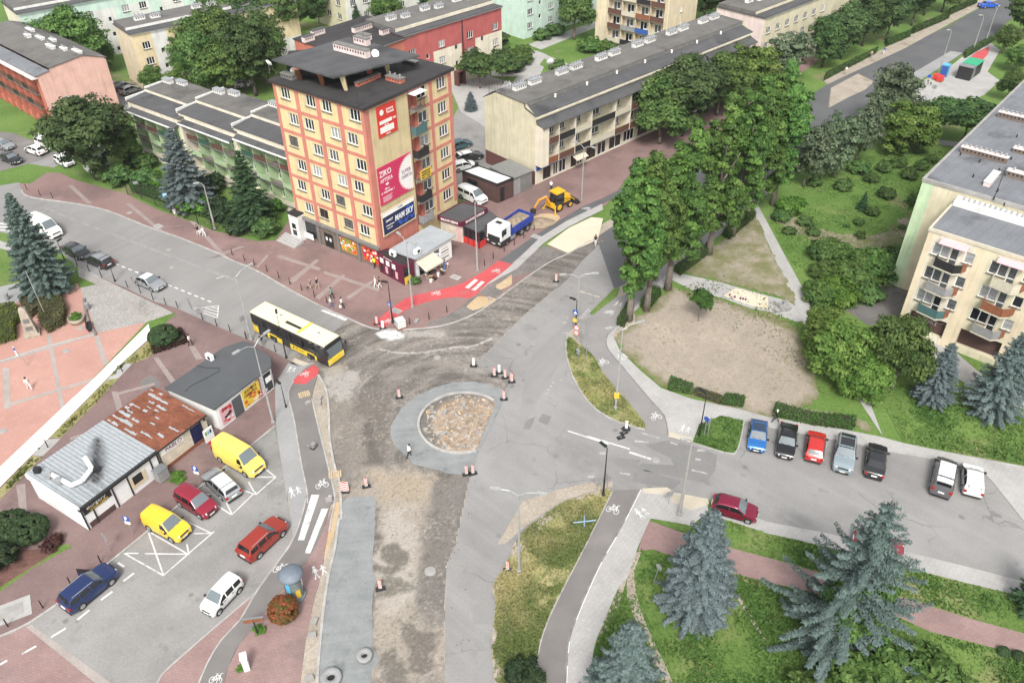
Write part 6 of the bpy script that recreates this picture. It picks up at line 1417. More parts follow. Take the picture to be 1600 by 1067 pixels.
def crown_cloud(lobes,nclump,per,leaf,base,light,crad=(.7,1.3),shell=.55,hollow=.0):
    """clumps of leaves through a union of ellipsoid lobes ((cx,cy,cz),(rx,ry,rz),weight)"""
    lw=np.array([l[2] for l in lobes],float); lw /= lw.sum(); pick=RNG.choice(len(lobes),nclump,p=lw)
    C=np.array([l[0] for l in lobes],float)[pick]; Rd=np.array([l[1] for l in lobes],float)[pick]
    u=rand_unit(nclump); rr=np.clip(1-np.abs(RNG.normal(0,shell*.5,nclump)),.25,1.0)[:,None]
    cc=C+u*Rd*rr; cr=RNG.uniform(crad[0],crad[1],nclump)
    hue=RNG.random(nclump); out=u*(1/np.maximum(Rd,.2)); out /= np.linalg.norm(out,axis=1)[:,None]
    cen=[]; nor=[]; col=[]; sz=[]
    d=rand_unit(nclump*per).reshape(nclump,per,3); d[...,2]=np.abs(d[...,2])*.85+d[...,2]*.15
    rad=RNG.uniform(.55,1.05,(nclump,per,1))
    pos=cc[:,None,:]+d*rad*cr[:,None,None]*np.array([1,1,.75])
    nn=d*.75+out[:,None,:]*.45+np.array([0,0,.3])+RNG.normal(0,.38,(nclump,per,3))
    mixv=np.clip(-.05+.95*hue[:,None]+RNG.normal(0,.2,(nclump,per)),0,1)[...,None]
    colr=np.array(base)*(1-mixv)+np.array(light)*mixv; colr=colr*RNG.uniform(.82,1.18,(nclump,per,1))
    size=leaf*RNG.uniform(.55,1.5,nclump*per)
    return pos.reshape(-1,3),nn.reshape(-1,3),size,colr.reshape(-1,3)
def trunk_mesh(h,r,limbs,bark='bark',lean=0,top=.25):
    mb=MB(); n=5; pts=[(random.uniform(-.1,.1)*k*.5+lean*k/n,random.uniform(-.1,.1)*k*.5,h*k/n) for k in range(n+1)]
    mb.tube(pts,[r*1.25]+[r*(1-(1-top)*k/n) for k in range(1,n+1)],7)
    for (z,ln,up) in limbs:
        a=random.uniform(0,2*PI); k=min(int(z/h*n),n-1); p=Vector(pts[k]).lerp(Vector(pts[k+1]),z/h*n-k)
        q1=p+Vector((math.cos(a)*ln*.5,math.sin(a)*ln*.5,up*.45)); q2=p+Vector((math.cos(a)*ln,math.sin(a)*ln,up)); mb.tube([p,q1,q2],[r*.5,r*.33,r*.1],5)
    return mb.mesh('trunk',MT[bark],True)
TREES={}
def kind_tree(key,h,lobes,nclump,per,leaf,base,light,th,tr,limbs,bark='bark',crad=(.7,1.3),shell=.55):
    cm=leaf_cloud('crown',*crown_cloud(lobes,nclump,per,leaf,base,light,crad,shell),MT['leaf']); TREES[key]=(h,cm,trunk_mesh(th,tr,limbs,bark))
def lobes_round(w,z0,z1,n,jit=.5,squash=.5):
    out=[((0,0,(z0+z1)/2),(w*.72,w*.72,(z1-z0)*.45),2.0)]
    for k in range(n):
        a=2*PI*k/n+random.uniform(-.4,.4); z=random.uniform(z0+(z1-z0)*.25,z1-(z1-z0)*.25); rr=w*random.uniform(.45,.65)
        s=random.uniform(.38,.55); out.append(((math.cos(a)*rr,math.sin(a)*rr,z),(w*s,w*s,(z1-z0)*s*squash),1.0))
    out.append(((random.uniform(-.15,.15)*w,0,z1-(z1-z0)*.2),(w*.42,w*.42,(z1-z0)*.22),.8)); return out
def lobes_poplar(h,w,z0,seed):
    """a poplar crown: a core with steep ascending plumes, each ending in its own tip"""
    rr=random.Random(seed); H=h-z0; out=[((0,0,z0+H*.42),(w*.42,w*.42,H*.40),1.6)]
    for k in range(9):
        a=2*PI*k/9*2.4+rr.uniform(-.4,.4); t=rr.uniform(.18,.62); d=w*(.62-.35*t)*rr.uniform(.8,1.15)
        out.append(((math.cos(a)*d,math.sin(a)*d,z0+H*(t+.05)),(w*.27,w*.27,H*rr.uniform(.15,.21)),.95))
    for k in range(4):
        a=rr.uniform(0,2*PI); d=w*rr.uniform(.08,.34); top=h-H*(.0 if k==0 else rr.uniform(.04,.2)); out.append(((math.cos(a)*d,math.sin(a)*d,top-H*.15),(w*.19,w*.19,H*.16),.55))
    return out
G_POP=((.05,.105,.024),(.165,.275,.06)); G_DARK=((.034,.062,.02),(.10,.145,.048)); G_MID=((.05,.10,.024),(.15,.22,.058)); G_LIME=((.08,.15,.026),(.20,.29,.065)); G_GREY=((.075,.11,.058),(.17,.215,.125)); G_OLIVE=((.045,.065,.02),(.10,.125,.04))
for i in range(4):
    kind_tree('poplar%d' % i,18,lobes_poplar(18,4.5,2.6,i),460,72,.23,*G_POP,14.5,.42,[(z,2.0,3.5) for z in (4,5,6,7,8.5,10,11)],crad=(.4,.85),shell=.42)
kind_tree('dark0',10,lobes_round(4.6,1.6,10,6),280,66,.27,*G_DARK,6.5,.28,[(z,2.2,2.5) for z in (2.5,3,3.6,4.2,5)],'bark_dark')
kind_tree('dark1',10,lobes_round(4.2,1.9,10,5,squash=.7),270,66,.27,(.036,.072,.02),(.10,.155,.046),6.5,.26,[(z,2.2,2.5) for z in (2.5,3,3.6,4.2,5)],'bark_dark')
kind_tree('mid0',8,lobes_round(3.6,1.5,8,6),240,60,.24,*G_MID,5.2,.22,[(z,1.8,2.0) for z in (2,2.5,3,3.6)])
kind_tree('mid1',8,lobes_round(3.9,1.2,8,7,squash=.6),250,60,.24,(.055,.11,.024),(.15,.235,.055),5.2,.22,[(z,1.8,2.0) for z in (2,2.5,3,3.6)])
kind_tree('grey0',8,lobes_round(3.4,1.4,8,7,squash=.7),150,38,.28,*G_GREY,5.6,.16,[(z,1.8,2.4) for z in (1.5,2,2.6,3.2,4)],crad=(.5,1.2),shell=.8)
kind_tree('lime0',5,lobes_round(2.6,.5,5,7,squash=.7),230,60,.18,*G_LIME,3.4,.12,[(z,1.2,1.4) for z in (.8,1.2,1.8)],crad=(.4,.85))
kind_tree('lollipop',4.5,lobes_round(2.3,2.0,4.5,5,squash=.6),120,45,.24,(.045,.085,.025),(.10,.16,.045),3.2,.11,[(z,1.1,1.2) for z in (1.8,2.0,2.3)],crad=(.4,.8))
kind_tree('sapling',3.2,lobes_round(1.3,1.7,3.2,5,squash=.5),60,36,.17,(.035,.10,.018),(.09,.19,.035),2.3,.05,[(1.4,.7,.5),(1.6,.7,.5),(1.8,.6,.6)],crad=(.25,.5))
def shrub_mesh(w,h,nclump,per,leaf,base,light,crad=(.2,.4),shell=.5,flat_=False):
    return leaf_cloud('foliage',*crown_cloud([((0,0,h*.45),(w,w,h*.5),1)]+[((random.uniform(-.5,.5)*w,random.uniform(-.5,.5)*w,h*.5),(w*.55,w*.55,h*.42),.4) for _ in range(4)],nclump,per,leaf,base,light,crad,shell),MT['leaf'])
SHR={'round': (1.0,shrub_mesh(1.0,1.3,60,36,.16,(.05,.10,.026),(.12,.19,.055))),'loose': (1.0,shrub_mesh(1.1,1.2,46,34,.17,(.06,.12,.028),(.15,.23,.06),(.25,.5),.8)),'big': (2.4,shrub_mesh(2.4,2.4,120,44,.24,(.055,.115,.026),(.14,.22,.055),(.4,.8))),
       'dark': (1.6,shrub_mesh(1.6,2.0,90,44,.18,(.020,.042,.018),(.055,.085,.035),(.25,.5))),'bright': (1.6,shrub_mesh(1.6,1.6,80,40,.18,(.06,.14,.02),(.15,.25,.04),(.3,.55))),'red': (1.25,shrub_mesh(1.25,2.3,260,50,.10,(.085,.085,.024),(.26,.045,.03),(.16,.28),.15)),'wine': (.9,shrub_mesh(.9,1.0,45,36,.15,(.045,.018,.018),(.10,.035,.032),(.2,.4))),
       'ball': (1.3,shrub_mesh(1.3,1.7,110,44,.13,(.022,.045,.016),(.055,.095,.035),(.2,.35),.3)),'box': (1.9,shrub_mesh(1.9,1.9,150,44,.16,(.018,.042,.018),(.055,.085,.03),(.25,.4),.3))}
BALL=lambda w,h,n,leaf,base,light: leaf_cloud('foliage',*crown_cloud([((0,0,h*.5),(w*.9,w*.9,h*.46),1)],n,46,leaf,base,light,(.16,.26),.12),MT['leaf'])
SHR['red']=(1.25,BALL(1.25,2.3,330,.10,(.10,.095,.026),(.30,.045,.032))); SHR['ball']=(1.3,BALL(1.3,1.8,330,.11,(.03,.058,.02),(.075,.12,.045))); SHR['box']=(1.9,BALL(1.9,2.0,420,.13,(.028,.055,.022),(.075,.115,.042)))
STEM=MB().bar((0,0,0),(0,0,.6),.05,.03,5).mesh('stem',MT['bark_dark'])
def tree(kind,bx,by,top,label,w=1.0,group=None,cat='tree',name=None,z0=0.05):
    h,cm,tm=TREES[kind]; hh=height((bx,by),top,z0) if top < by and not isinstance(top,tuple) else top[0]
    s=hh/h; b=P(bx,by,z0); r=empty(name or ('poplar_tree' if 'poplar' in kind else 'young_tree' if kind in ('sapling','lollipop') else 'broadleaf_tree'),b,random.uniform(0,2*PI),label,cat,group)
    r.scale=(s*w,s*w,s); link('trunk',tm,r); link('crown',cm,r); return r
def shrub(kind,bx,by,rad,label,hs=1.0,group='',name='shrub',z0=.03,cat='shrub'):
    w,me=SHR[kind]; b=P(bx,by,z0); r=empty(name,b,random.uniform(0,2*PI),label,cat,group or None); s=rad/w; r.scale=(s,s,s*hs); link('foliage',me,r); link('stem',STEM,r); return r
def spruce_mesh(h,rad,base,light,whorls=26,per=9,ragged=.15,seed=1,leaf=.30,droop=.28,pw=.8):
    rr=random.Random(seed); C=[]; N=[]; S=[]; K=[]; tips=MB()
    tips.tube([(0,0,0),(0,0,h*.5),(0,0,h*.97)],[h*.022+.06,h*.014+.03,.03],7)
    for i in range(whorls):
        t=(i+rr.uniform(-.3,.3))/whorls; z=h*(.035+.94*t); Lr=rad*(1-t)**pw*(.6+.4*min(1,(t+.05)/.2))
        m=max(4,int(per*(1-t*.45)))
        a0=rr.uniform(0,6.3)
        for k in range(m):
            a=a0+2*PI*k/m+rr.uniform(-.25,.25); L=Lr*rr.uniform(1-ragged*2.2,1+ragged)+.12; d=np.array([math.cos(a),math.sin(a)]); dr=droop*rr.uniform(.6,1.3); up=.35+.5*t
            nn=max(6,int(L/(leaf*.52))); hue=rr.random()
            for j in range(nn):
                f=(j+.6)/nn; x=L*f; zz=z-dr*L*f+up*.35*L*f*f
                wd=(.14+.30*(1-f)*min(1,L/1.5))*min(1,.35+L*.6)
                for sg in (-1,-.5,0,.5,1):
                    if sg==0 and rr.random() < .25: continue
                    off=sg*wd*rr.uniform(.45,1.0); px=d*x+np.array([-d[1],d[0]])*off
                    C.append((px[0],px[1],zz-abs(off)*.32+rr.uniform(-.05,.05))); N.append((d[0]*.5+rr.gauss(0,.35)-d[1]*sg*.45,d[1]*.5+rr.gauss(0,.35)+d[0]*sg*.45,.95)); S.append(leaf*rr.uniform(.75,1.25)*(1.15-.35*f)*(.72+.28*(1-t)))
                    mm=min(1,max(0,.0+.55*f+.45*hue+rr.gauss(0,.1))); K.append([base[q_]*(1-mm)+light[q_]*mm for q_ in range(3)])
    return leaf_cloud('crown',np.array(C),np.array(N),np.array(S),np.array(K),MT['needle'],2.4,.9),tips.mesh('trunk',MT['bark_dark'],True)
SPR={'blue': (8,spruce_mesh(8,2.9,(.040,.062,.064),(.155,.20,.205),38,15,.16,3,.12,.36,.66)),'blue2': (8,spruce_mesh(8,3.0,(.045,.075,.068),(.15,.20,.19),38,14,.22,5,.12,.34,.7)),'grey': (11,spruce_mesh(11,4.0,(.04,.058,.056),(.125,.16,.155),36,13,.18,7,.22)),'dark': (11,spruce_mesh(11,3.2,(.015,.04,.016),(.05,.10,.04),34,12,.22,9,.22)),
       'ragged': (9.5,spruce_mesh(9.5,4.2,(.035,.058,.052),(.13,.18,.165),32,11,.36,12,.13,.2,.74)),'tall': (12,spruce_mesh(12,3.9,(.034,.058,.046),(.11,.155,.135),42,14,.15,14,.22))}
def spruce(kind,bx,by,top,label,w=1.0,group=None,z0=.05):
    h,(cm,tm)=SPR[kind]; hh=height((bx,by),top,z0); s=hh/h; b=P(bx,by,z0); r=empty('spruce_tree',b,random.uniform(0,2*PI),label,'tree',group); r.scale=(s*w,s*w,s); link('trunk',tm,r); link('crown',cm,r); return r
# poplars along the boulevard
gp='poplars along the boulevard'
for i,(bx,by,tp,w,lb) in enumerate(((983,500,255,1.02,'big poplar with thick grey trunk nearest the zebra crossing'),(1010,485,222,.95,'poplar second from the crossing, its trunk beside a hedge'),(1043,452,188,1.0,'poplar standing where the pale footpath meets the cycle path'),(1108,397,150,1.0,'poplar beside the hedge at the lower tip of the upper bare field'),(1144,368,118,.95,'poplar with pale stump-like trunk in the middle of the row'),(1167,338,100,1.05,'tall poplar at the top of the diagonal footpath'),(1207,320,97,1.0,'last tall poplar of the row, nearest the grey willows'))):
    tree('poplar%d' % (i % 4),bx,by,tp,lb,w*.80,gp)
# street trees on the far pavement
gs_='street trees on the far pavement'
for i,(k,bx,by,tp,w,lb) in enumerate((('mid0',1030,225,122,1.0,'chestnut tree with pale flower tips in front of the long terrace'),('dark0',1064,212,92,1.0,'dark round tree in front of the long terrace'),('mid1',1120,180,86,1.0,'light green tree before the end of the long terrace'),('lime0',1160,160,78,1.15,'yellow green tree near the far end of the terrace'),('grey0',1225,128,52,1.1,'grey green tree next to the pale pink block'),('dark1',1284,105,30,1.0,'first tall dark tree on the grass strip beside the soil pavement'),('dark0',1312,92,10,1.0,'second dark tree on the strip, with leaning trunk'),('dark1',1347,72,-10,.95,'dark tree beside the woman in blue on the far pavement'),('dark0',1384,63,-14,.9,'dark tree above the clipped far hedge'),('dark1',1424,40,-40,.9,'dark tree where the far hedge breaks'),('dark0',1443,24,-50,.85,'dark tree near the top edge on the far strip'),('dark1',1471,20,-52,.85,'dark street tree at the top edge, before the last'),('dark0',1499,5,-60,.85,'last dark street tree at the top edge'))):
    tree(k,bx,by,tp,lb,w,gs_)
# right side of the boulevard
gw='trees on the lawn right of the boulevard'
for k,bx,by,tp,w,lb in (('grey0',1255,292,200,.85,'grey willow beside the top of the poplar row'),('grey0',1300,276,186,.9,'broad grey willow on the lawn near the boulevard'),('grey0',1338,252,166,.85,'grey willow left of the twin boulevard trees'),('grey0',1366,216,140,.85,'blue green tree beside the boulevard kerb'),('grey0',1384,204,102,.85,'tall tree at the boulevard with a dark trunk'),('lime0',1410,240,168,1.05,'yellow green bushy tree on the lawn'),('lollipop',1457,226,158,1.1,'left of two small round-headed trees by the lawn path'),('lollipop',1499,231,160,1.2,'right of two small round-headed trees by the lawn path'),('lime0',1440,190,160,.9,'olive bushy tree by the portable cabin'),('mid1',1475,196,162,.8,'dark bushy tree behind the round-headed pair'),('lime0',1530,196,162,1.0,'lime bushy tree beside the flat-roofed block'),('mid0',1540,215,180,1.0,'low dark tree at the corner of the flat-roofed block'),('mid1',1566,84,40,.8,'dark tree right of the red crossing'),('mid1',1585,112,72,1.1,'light tree beyond the red crossing at the right edge'),('mid0',1570,158,110,.8,'dark tree on the path fork near the right edge'),('mid0',1595,60,-10,1.1,'dark tree in the top right corner')):
    tree(k,bx,by,tp,lb,w,gw)
for k,bx,by,tp,w,lb in (('lime0',1306,592,512,.92,'yellow green spreading tree beside the bare field'),('lime0',1346,620,562,.95,'yellow green tree drooping over the diagonal footpath'),('lime0',1276,540,486,.9,'small yellow green tree by the barrier on the footpath'),('mid0',1394,606,502,.8,'dark green round tree between the lime tree and the blue spruces'),('sapling',1091,502,456,.85,'single young tree on the bare field')):
    tree(k,bx,by,tp,lb,w)
# upper left
gu='trees around the far blocks'
for k,bx,by,tp,w,lb in (('dark0',152,280,160,1.12,'big dark round tree over the hexagonal kiosk'),('mid1',130,118,14,1.05,'large bright tree between the mint and pink blocks'),('dark1',98,100,55,.9,'dark tree at the foot of the mint block'),('mid0',172,112,70,.8,'low tree beside the yellow block gable'),('mid1',300,130,60,.8,'loose light tree in front of the yellow block'),('mid0',330,150,55,.9,'green tree in the grove behind the green houses'),('mid1',362,152,62,1.0,'front tree of the grove behind the green houses'),('dark1',400,150,28,.85,'tall dark tree of the grove beside the tower'),('mid0',344,90,-8,.85,'back tree of the grove near the yellow block'),('dark0',395,85,-20,.85,'dark back tree of the grove at the top edge'),('mid0',440,80,-20,.85,'tree behind the orange wing at the top edge'),('mid0',420,110,24,.85,'tree of the grove touching the orange wing'),('mid1',245,150,104,.9,'low bushy tree behind the first green house'),('lime0',280,150,112,1.2,'yellow green bush tree behind the green houses'),('mid0',205,260,195,.8,'dark tree between the kiosk and the green houses'),('mid1',605,46,-14,.9,'round tree behind the red block roof'),('mid0',897,62,-40,.75,'tall tree before the mint tower'),('dark1',1125,30,-50,.8,'dark tree behind the end of the terrace roof'),('dark0',1098,40,-40,.8,'dark tree beside the peach block'),('lollipop',750,138,86,1.15,'left flat-headed tree in front of the red block porch'),('lollipop',786,132,84,1.15,'right flat-headed tree in front of the red block porch'),('mid1',385,140,50,1.0,'bright tree at the right side of the grove'),('mid0',318,118,30,1.0,'light tree at the left back of the grove'),('mid1',352,118,14,1.05,'bright tree in the middle of the grove'),('mid0',418,135,52,.9,'green tree between the grove and the tower'),('mid0',470,50,-10,.7,'tree behind the tower roof at the top edge'),('dark1',500,46,-20,.7,'dark conifer-like tree at the top edge behind the orange wing')):
    tree(k,bx,by,tp,lb,w,gu)
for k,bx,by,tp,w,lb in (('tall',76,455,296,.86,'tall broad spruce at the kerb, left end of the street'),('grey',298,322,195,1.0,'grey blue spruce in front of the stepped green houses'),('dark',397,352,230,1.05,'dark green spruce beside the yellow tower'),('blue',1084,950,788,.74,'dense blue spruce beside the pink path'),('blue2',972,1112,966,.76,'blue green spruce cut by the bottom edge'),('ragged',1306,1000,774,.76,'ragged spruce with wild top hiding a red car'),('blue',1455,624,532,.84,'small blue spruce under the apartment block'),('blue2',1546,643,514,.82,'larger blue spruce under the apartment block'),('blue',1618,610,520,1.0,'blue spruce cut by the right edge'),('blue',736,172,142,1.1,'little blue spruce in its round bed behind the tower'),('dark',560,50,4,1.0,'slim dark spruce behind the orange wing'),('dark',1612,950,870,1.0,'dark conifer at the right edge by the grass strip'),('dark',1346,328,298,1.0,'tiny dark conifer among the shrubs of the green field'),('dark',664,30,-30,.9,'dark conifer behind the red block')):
    spruce(k,bx,by,tp,lb,w)
tree('mid0',1318,1000,898,'yellowish broadleaf tree growing inside the ragged spruce',.7); shrub('round',1345,1000,1.7,'dark green bush at the foot of the ragged spruce',1.6)
shrub('big',1360,1085,3.2,'large leafy bush at the bottom edge',1.0); shrub('big',1440,1100,3.4,'leafy bush at the bottom edge, right of another',.95); shrub('big',1290,1095,2.4,'leafy bush at the bottom edge under the spruce',.8)
shrub('dark',210,262,1.5,'dark columnar yew by the narrow garden path',2.0); SHG='shrubs in the fenced garden'
for k,x,y,r,lb in (('round',232,290,2.2,'round shrub by the bend of the fence'),('round',228,262,1.8,'shrub beside the columnar yew'),('bright',306,330,2.2,'bright green shrub behind the bus stop'),('bright',243,296,1.6,'light shrub behind the green notice board'),('dark',345,340,2.2,'dark shrub under the street lamp'),('round',418,365,1.8,'shrub by the tower entrance steps'),('bright',428,330,1.8,'light shrub between the dark spruce and the tower'),('dark',372,362,1.8,'low dark shrub under the dark spruce'),('round',275,315,1.6,'shrub at the foot of the grey spruce'),('dark',330,300,2.2,'dark shrub between the two spruces'),('round',190,285,2.2,'shrub left of the narrow garden path'),('round',165,280,1.8,'shrub under the big dark tree')):
    shrub(k,x,y,r,lb,1.0,SHG,z0=.1)
FG='round shrubs scattered on the green field'
for x,y,r in [(a+1200,b) for a,b,r in ()]+[(1200+a*S4,270+b*S4,r) for a,b,r in ((120,235,1.0),(200,290,1.0),(115,335,.9),(245,345,.9),(655,140,1.2),(815,170,1.2),(580,235,1.0),(505,285,.8),(505,360,.7),(420,95,1.1),(255,70,1.0),(440,300,.4),(740,310,.5),(80,230,.8))]+[(1200+a*S4,b*S4,r) for a,b,r in ((850,940,1.1),(780,990,1.3),(905,905,1.0),(640,950,1.2),(720,925,1.2),(575,1010,1.1),(940,990,.9),(985,940,1.0),(1020,900,1.0),(410,1050,1.2),(500,960,1.6))]:
    shrub('round' if random.random() < .6 else 'loose',x,y,r,'small round shrub on the green field',random.uniform(.8,1.1),FG)
for k,x,y,r,lb in (('big',1300,402,2.3,'tall loose shrub in the middle of the green field'),('round',1284,405,1.8,'darker shrub leaning on the tall loose one'),('bright',1307,468,2.6,'bright young shrub beside the dark yard'),('big',1335,440,3.0,'left part of the drooping green thicket beside the yard'),('big',1365,432,3.2,'middle of the drooping green thicket beside the yard'),('big',1395,425,2.8,'right part of the thicket touching the apartment block'),('big',1280,470,2.2,'shrub below the field at the diagonal footpath'),('big',1290,435,2.0,'shrub on the slope left of the thicket'),('round',1355,470,1.6,'low shrub at the edge of the yard'),('big',921,80,2.6,'rounded shrub on the lawn near the peach block'),('big',948,80,2.0,'shrub at the foot of the peach block'),('big',812,98,3.0,'large shrub on the lawn behind the terrace'),('dark',800,112,2.2,'dark shrub by the path behind the terrace'),('round',775,72,2.4,'shrub at the corner of the red block'),('round',868,56,2.0,'clipped shrub along the mint tower'),('round',846,62,1.8,'shrub at the entrance of the mint tower'),('round',870,108,1.5,'low shrub on the kidney-shaped lawn'),('bright',1235,330,2.0,'light shrub at the top of the diagonal footpath'),('round',1220,345,1.2,'small shrub beside the diagonal footpath')):
    shrub(k,x,y,r,lb)
shrub('red',446,965,1.22,'clipped ball shrub with red leaves beside the advertising column',1.0,z0=.09); shrub('bright',483,965,.01,'tiny',1) if False else None
shrub('box',258,533,1.75,'clipped dark cushion shrub above the purple hedge',1.0,z0=.5); shrub('box',22,835,1.9,'large dark clipped bush in the left flower bed',1.1,z0=.09); shrub('box',52,838,1.7,'dark clipped bush right of the large one in the flower bed',1.1,z0=.09); shrub('dark',2,880,1.5,'grey green bush at the left edge of the flower bed',1.0,z0=.09); shrub('wine',84,853,.9,'small wine red shrub in the left flower bed',.8,z0=.09)
shrub('bright',278,747,.8,'patch of green weeds growing at the kiosk wall',.5,z0=.09,name='weeds'); shrub('bright',405,985,.5,'small green plant at the foot of the wooden sign',.7,z0=.09); shrub('bright',375,1045,.3,'tuft of weeds by the parking machine',.6,z0=.09); shrub('dark',818,1060,1.4,'dark green bush at the lower edge of the dry verge',.8); shrub('round',648,442,.75,'round potted shrub at the flower kiosk corner',.9,z0=.1)
for x,y in ((1567,1021),(1590,1027)): shrub('ball',x,y,.5,'small clipped shrub beside the lower path edge',.8,'pair of clipped shrubs by the lower path')
# clipped hedges
def hedge(poly_px,h,base,light,label,dens=42,leaf=.15,z0=.05,group=None):
    w=W(poly_px,z0); pl=[(p.x,p.y) for p in w]; c=Vector((sum(p[0] for p in pl)/len(pl),sum(p[1] for p in pl)/len(pl),z0)); r=empty('hedge',c,0,label,'hedge',group)
    mb=MB(); cl=[((p[0]-c.x)*.93,(p[1]-c.y)*.93) for p in pl]; mb.prism(cl,0,h*.9); mb.build('core',MT['hedge_core'],r)
    area=0; n=len(pl); per=sum((Vector(pl[i])-Vector(pl[(i+1) % n])).length for i in range(n))
    for i in range(n): area+=pl[i][0]*pl[(i+1) % n][1]-pl[(i+1) % n][0]*pl[i][1]
    area=abs(area)/2; cen=[]; nor=[]
    xs=[p[0] for p in pl]; ys=[p[1] for p in pl]; nt=int(area*dens*1.3)
    tx=RNG.uniform(min(xs),max(xs),nt*6); ty=RNG.uniform(min(ys),max(ys),nt*6); ok=sdist(tx,ty,pl) > 0; tx,ty=tx[ok][:nt],ty[ok][:nt]
    bump=fbm(tx,ty,1.2,3,50)*.3-.15
    cen=[np.c_[tx-c.x,ty-c.y,h+bump+RNG.normal(0,.06,len(tx))]]; nor=[np.c_[RNG.normal(0,.45,len(tx)),RNG.normal(0,.45,len(tx)),np.ones(len(tx))]]
    sgn=1 if sum(pl[i][0]*pl[(i+1) % n][1]-pl[(i+1) % n][0]*pl[i][1] for i in range(n)) > 0 else -1
    for i in range(n):
        a=Vector(pl[i]); b=Vector(pl[(i+1) % n]); L=(b-a).length; m=int(L*h*dens*1.4)+2; t=RNG.random(m); d=(b-a).normalized(); nn=Vector((d.y,-d.x))*sgn
        o=RNG.normal(.0,.06,m); cen.append(np.c_[a.x-c.x+d.x*L*t+nn.x*o,a.y-c.y+d.y*L*t+nn.y*o,RNG.uniform(.05,h,m)]); nor.append(np.c_[nn.x+RNG.normal(0,.4,m),nn.y+RNG.normal(0,.4,m),RNG.normal(.3,.4,m)])
    cen=np.concatenate(cen); nor=np.concatenate(nor); m=len(cen); k=np.clip(RNG.normal(.4,.25,m)+ (fbm(cen[:,0]+c.x,cen[:,1]+c.y,.9,3,51)-.5)*1.2,0,1)[:,None]
    link('foliage',leaf_cloud('foliage',cen,nor,leaf*RNG.uniform(.7,1.3,m),np.array(base)*(1-k)+np.array(light)*k,MT['leaf']),r); return r
MT['hedge_core']=flat('hedge_twigs',(.03,.035,.015),.95)
HG=((.035,.075,.016),(.09,.155,.03)); HY=((.06,.085,.016),(.19,.22,.035))
hedge(q(D1,'190,75 330,40 430,60 400,130 300,220 240,170'),.9,(.07,.075,.035),(.17,.14,.075),'brownish back hedge behind the stone monument',40)
hedge(q(D1,'380,130 430,50 560,20 625,150 600,290 450,365 375,270'),1.0,(.09,.10,.03),(.20,.18,.085),'clipped hedge block with brown top right of the monument',40)
hedge(q(D1,'-60,200 0,150 150,120 195,190 190,260 150,290 155,420 0,470 -60,480'),1.0,*HY,'yellow green clipped hedge left of the monument')
hedge(q(T5,'845,975 1010,880 1045,945 860,1008'),.75,(.035,.012,.013),(.075,.022,.022),'dark purple clipped hedge under the dark cushion shrub',z0=.1)
hedge(q(B3,'868,285 1000,310 1000,275 880,235'),.9,*HG,'short square hedge at the lower left corner of the bare field'); hedge(q(B3,'1165,365 1280,380 1290,345 1180,330'),.9,*HG,'short square hedge beside the black lamp post'); hedge(q(B3,'1005,310 1160,365 1170,330 1020,280'),.55,(.09,.08,.035),(.14,.13,.05),'thin brownish hedge between the two square hedges',20)
hedge(q(B4,'25,425 240,480 470,505 480,460 250,440 40,385'),1.0,*HG,'long dark hedge behind the right parking row'); 
hedge(X('1052,425 1105,388 1112,394 1062,432'),1.1,*HG,'hedge under the poplars beside the cycle path'); hedge(X('1128,368 1172,334 1180,340 1138,376'),1.1,*HG,'hedge under the upper poplars'); hedge(X('963,508 978,480 990,482 975,512'),.9,*HG,'little hedge at the trunk of the nearest poplar'); hedge(X('1000,480 1020,458 1032,462 1012,488'),1.3,*HG,'hedge between the second and third poplar')
hedge(q(T4,'310,450 600,300 605,285 320,425'),1.0,*HG,'lower stretch of the far hedge along the boulevard',24,.22); hedge(q(T4,'660,260 790,205 790,190 650,240'),1.0,*HG,'middle stretch of the far hedge along the boulevard',24,.22); hedge(q(T4,'805,190 1005,105 1000,90 800,170'),1.0,*HG,'upper stretch of the far hedge along the boulevard',24,.22); hedge(q(T4,'1010,85 1160,20 1150,5 1005,70'),1.0,*HG,'topmost stretch of the far hedge along the boulevard',20,.25)
hedge(q(T4,'1095,325 1280,215 1270,200 1090,300'),.9,*HG,'hedge beside the red crossing at the top right',22,.22); hedge(X('206,300 260,318 330,345 420,366 424,358 335,335 262,308 212,290'),1.3,(.025,.055,.016),(.07,.115,.03),'garden hedge behind the wire fence',30,.2,.1)
hedge(q(T3,'170,215 290,185 290,170 160,200'),1.2,*HG,'hedge at the foot of the mint tower',22,.25)
# grass tufts as loose geometry over the verges and the lawns in front
def tufts(poly_px,n,hmin,hmax,base,light,z0,clump=.0,seed=60):
    pl=[(p.x,p.y) for p in W(poly_px,z0)]; xs=[p[0] for p in pl]; ys=[p[1] for p in pl]
    tx=RNG.uniform(min(xs),max(xs),n*4); ty=RNG.uniform(min(ys),max(ys),n*4); g=fbm(tx,ty,.35,4,seed); ok=(sdist(tx,ty,pl) > .08) & (RNG.random(n*4) < np.clip((g-.32)*4,.08,1)); tx,ty,g=tx[ok][:n],ty[ok][:n],g[ok][:n]
    m=len(tx); hh=RNG.uniform(hmin,hmax,m)*(.6+.9*g); cen=np.c_[tx,ty,z0+hh*.4]; a=RNG.uniform(0,2*PI,m); nor=np.c_[np.cos(a),np.sin(a),RNG.uniform(.35,1.1,m)]
    k=np.clip((fbm(tx,ty,.22,4,seed+3)-.35)*3+RNG.normal(0,.18,m),0,1)[:,None]; return cen,nor,hh,np.array(base)*(1-k)+np.array(light)*k
def grass_obj(name,sets,aspect=1.5):
    c=[np.concatenate([s[i] for s in sets]) for i in range(4)]; return tag(link(name,leaf_cloud(name,c[0],c[1],c[2],c[3],MT['leaf'],aspect,.2)),kind='stuff')
GD_=((.145,.175,.055),(.36,.31,.155)); GM_=((.07,.135,.028),(.13,.205,.05))
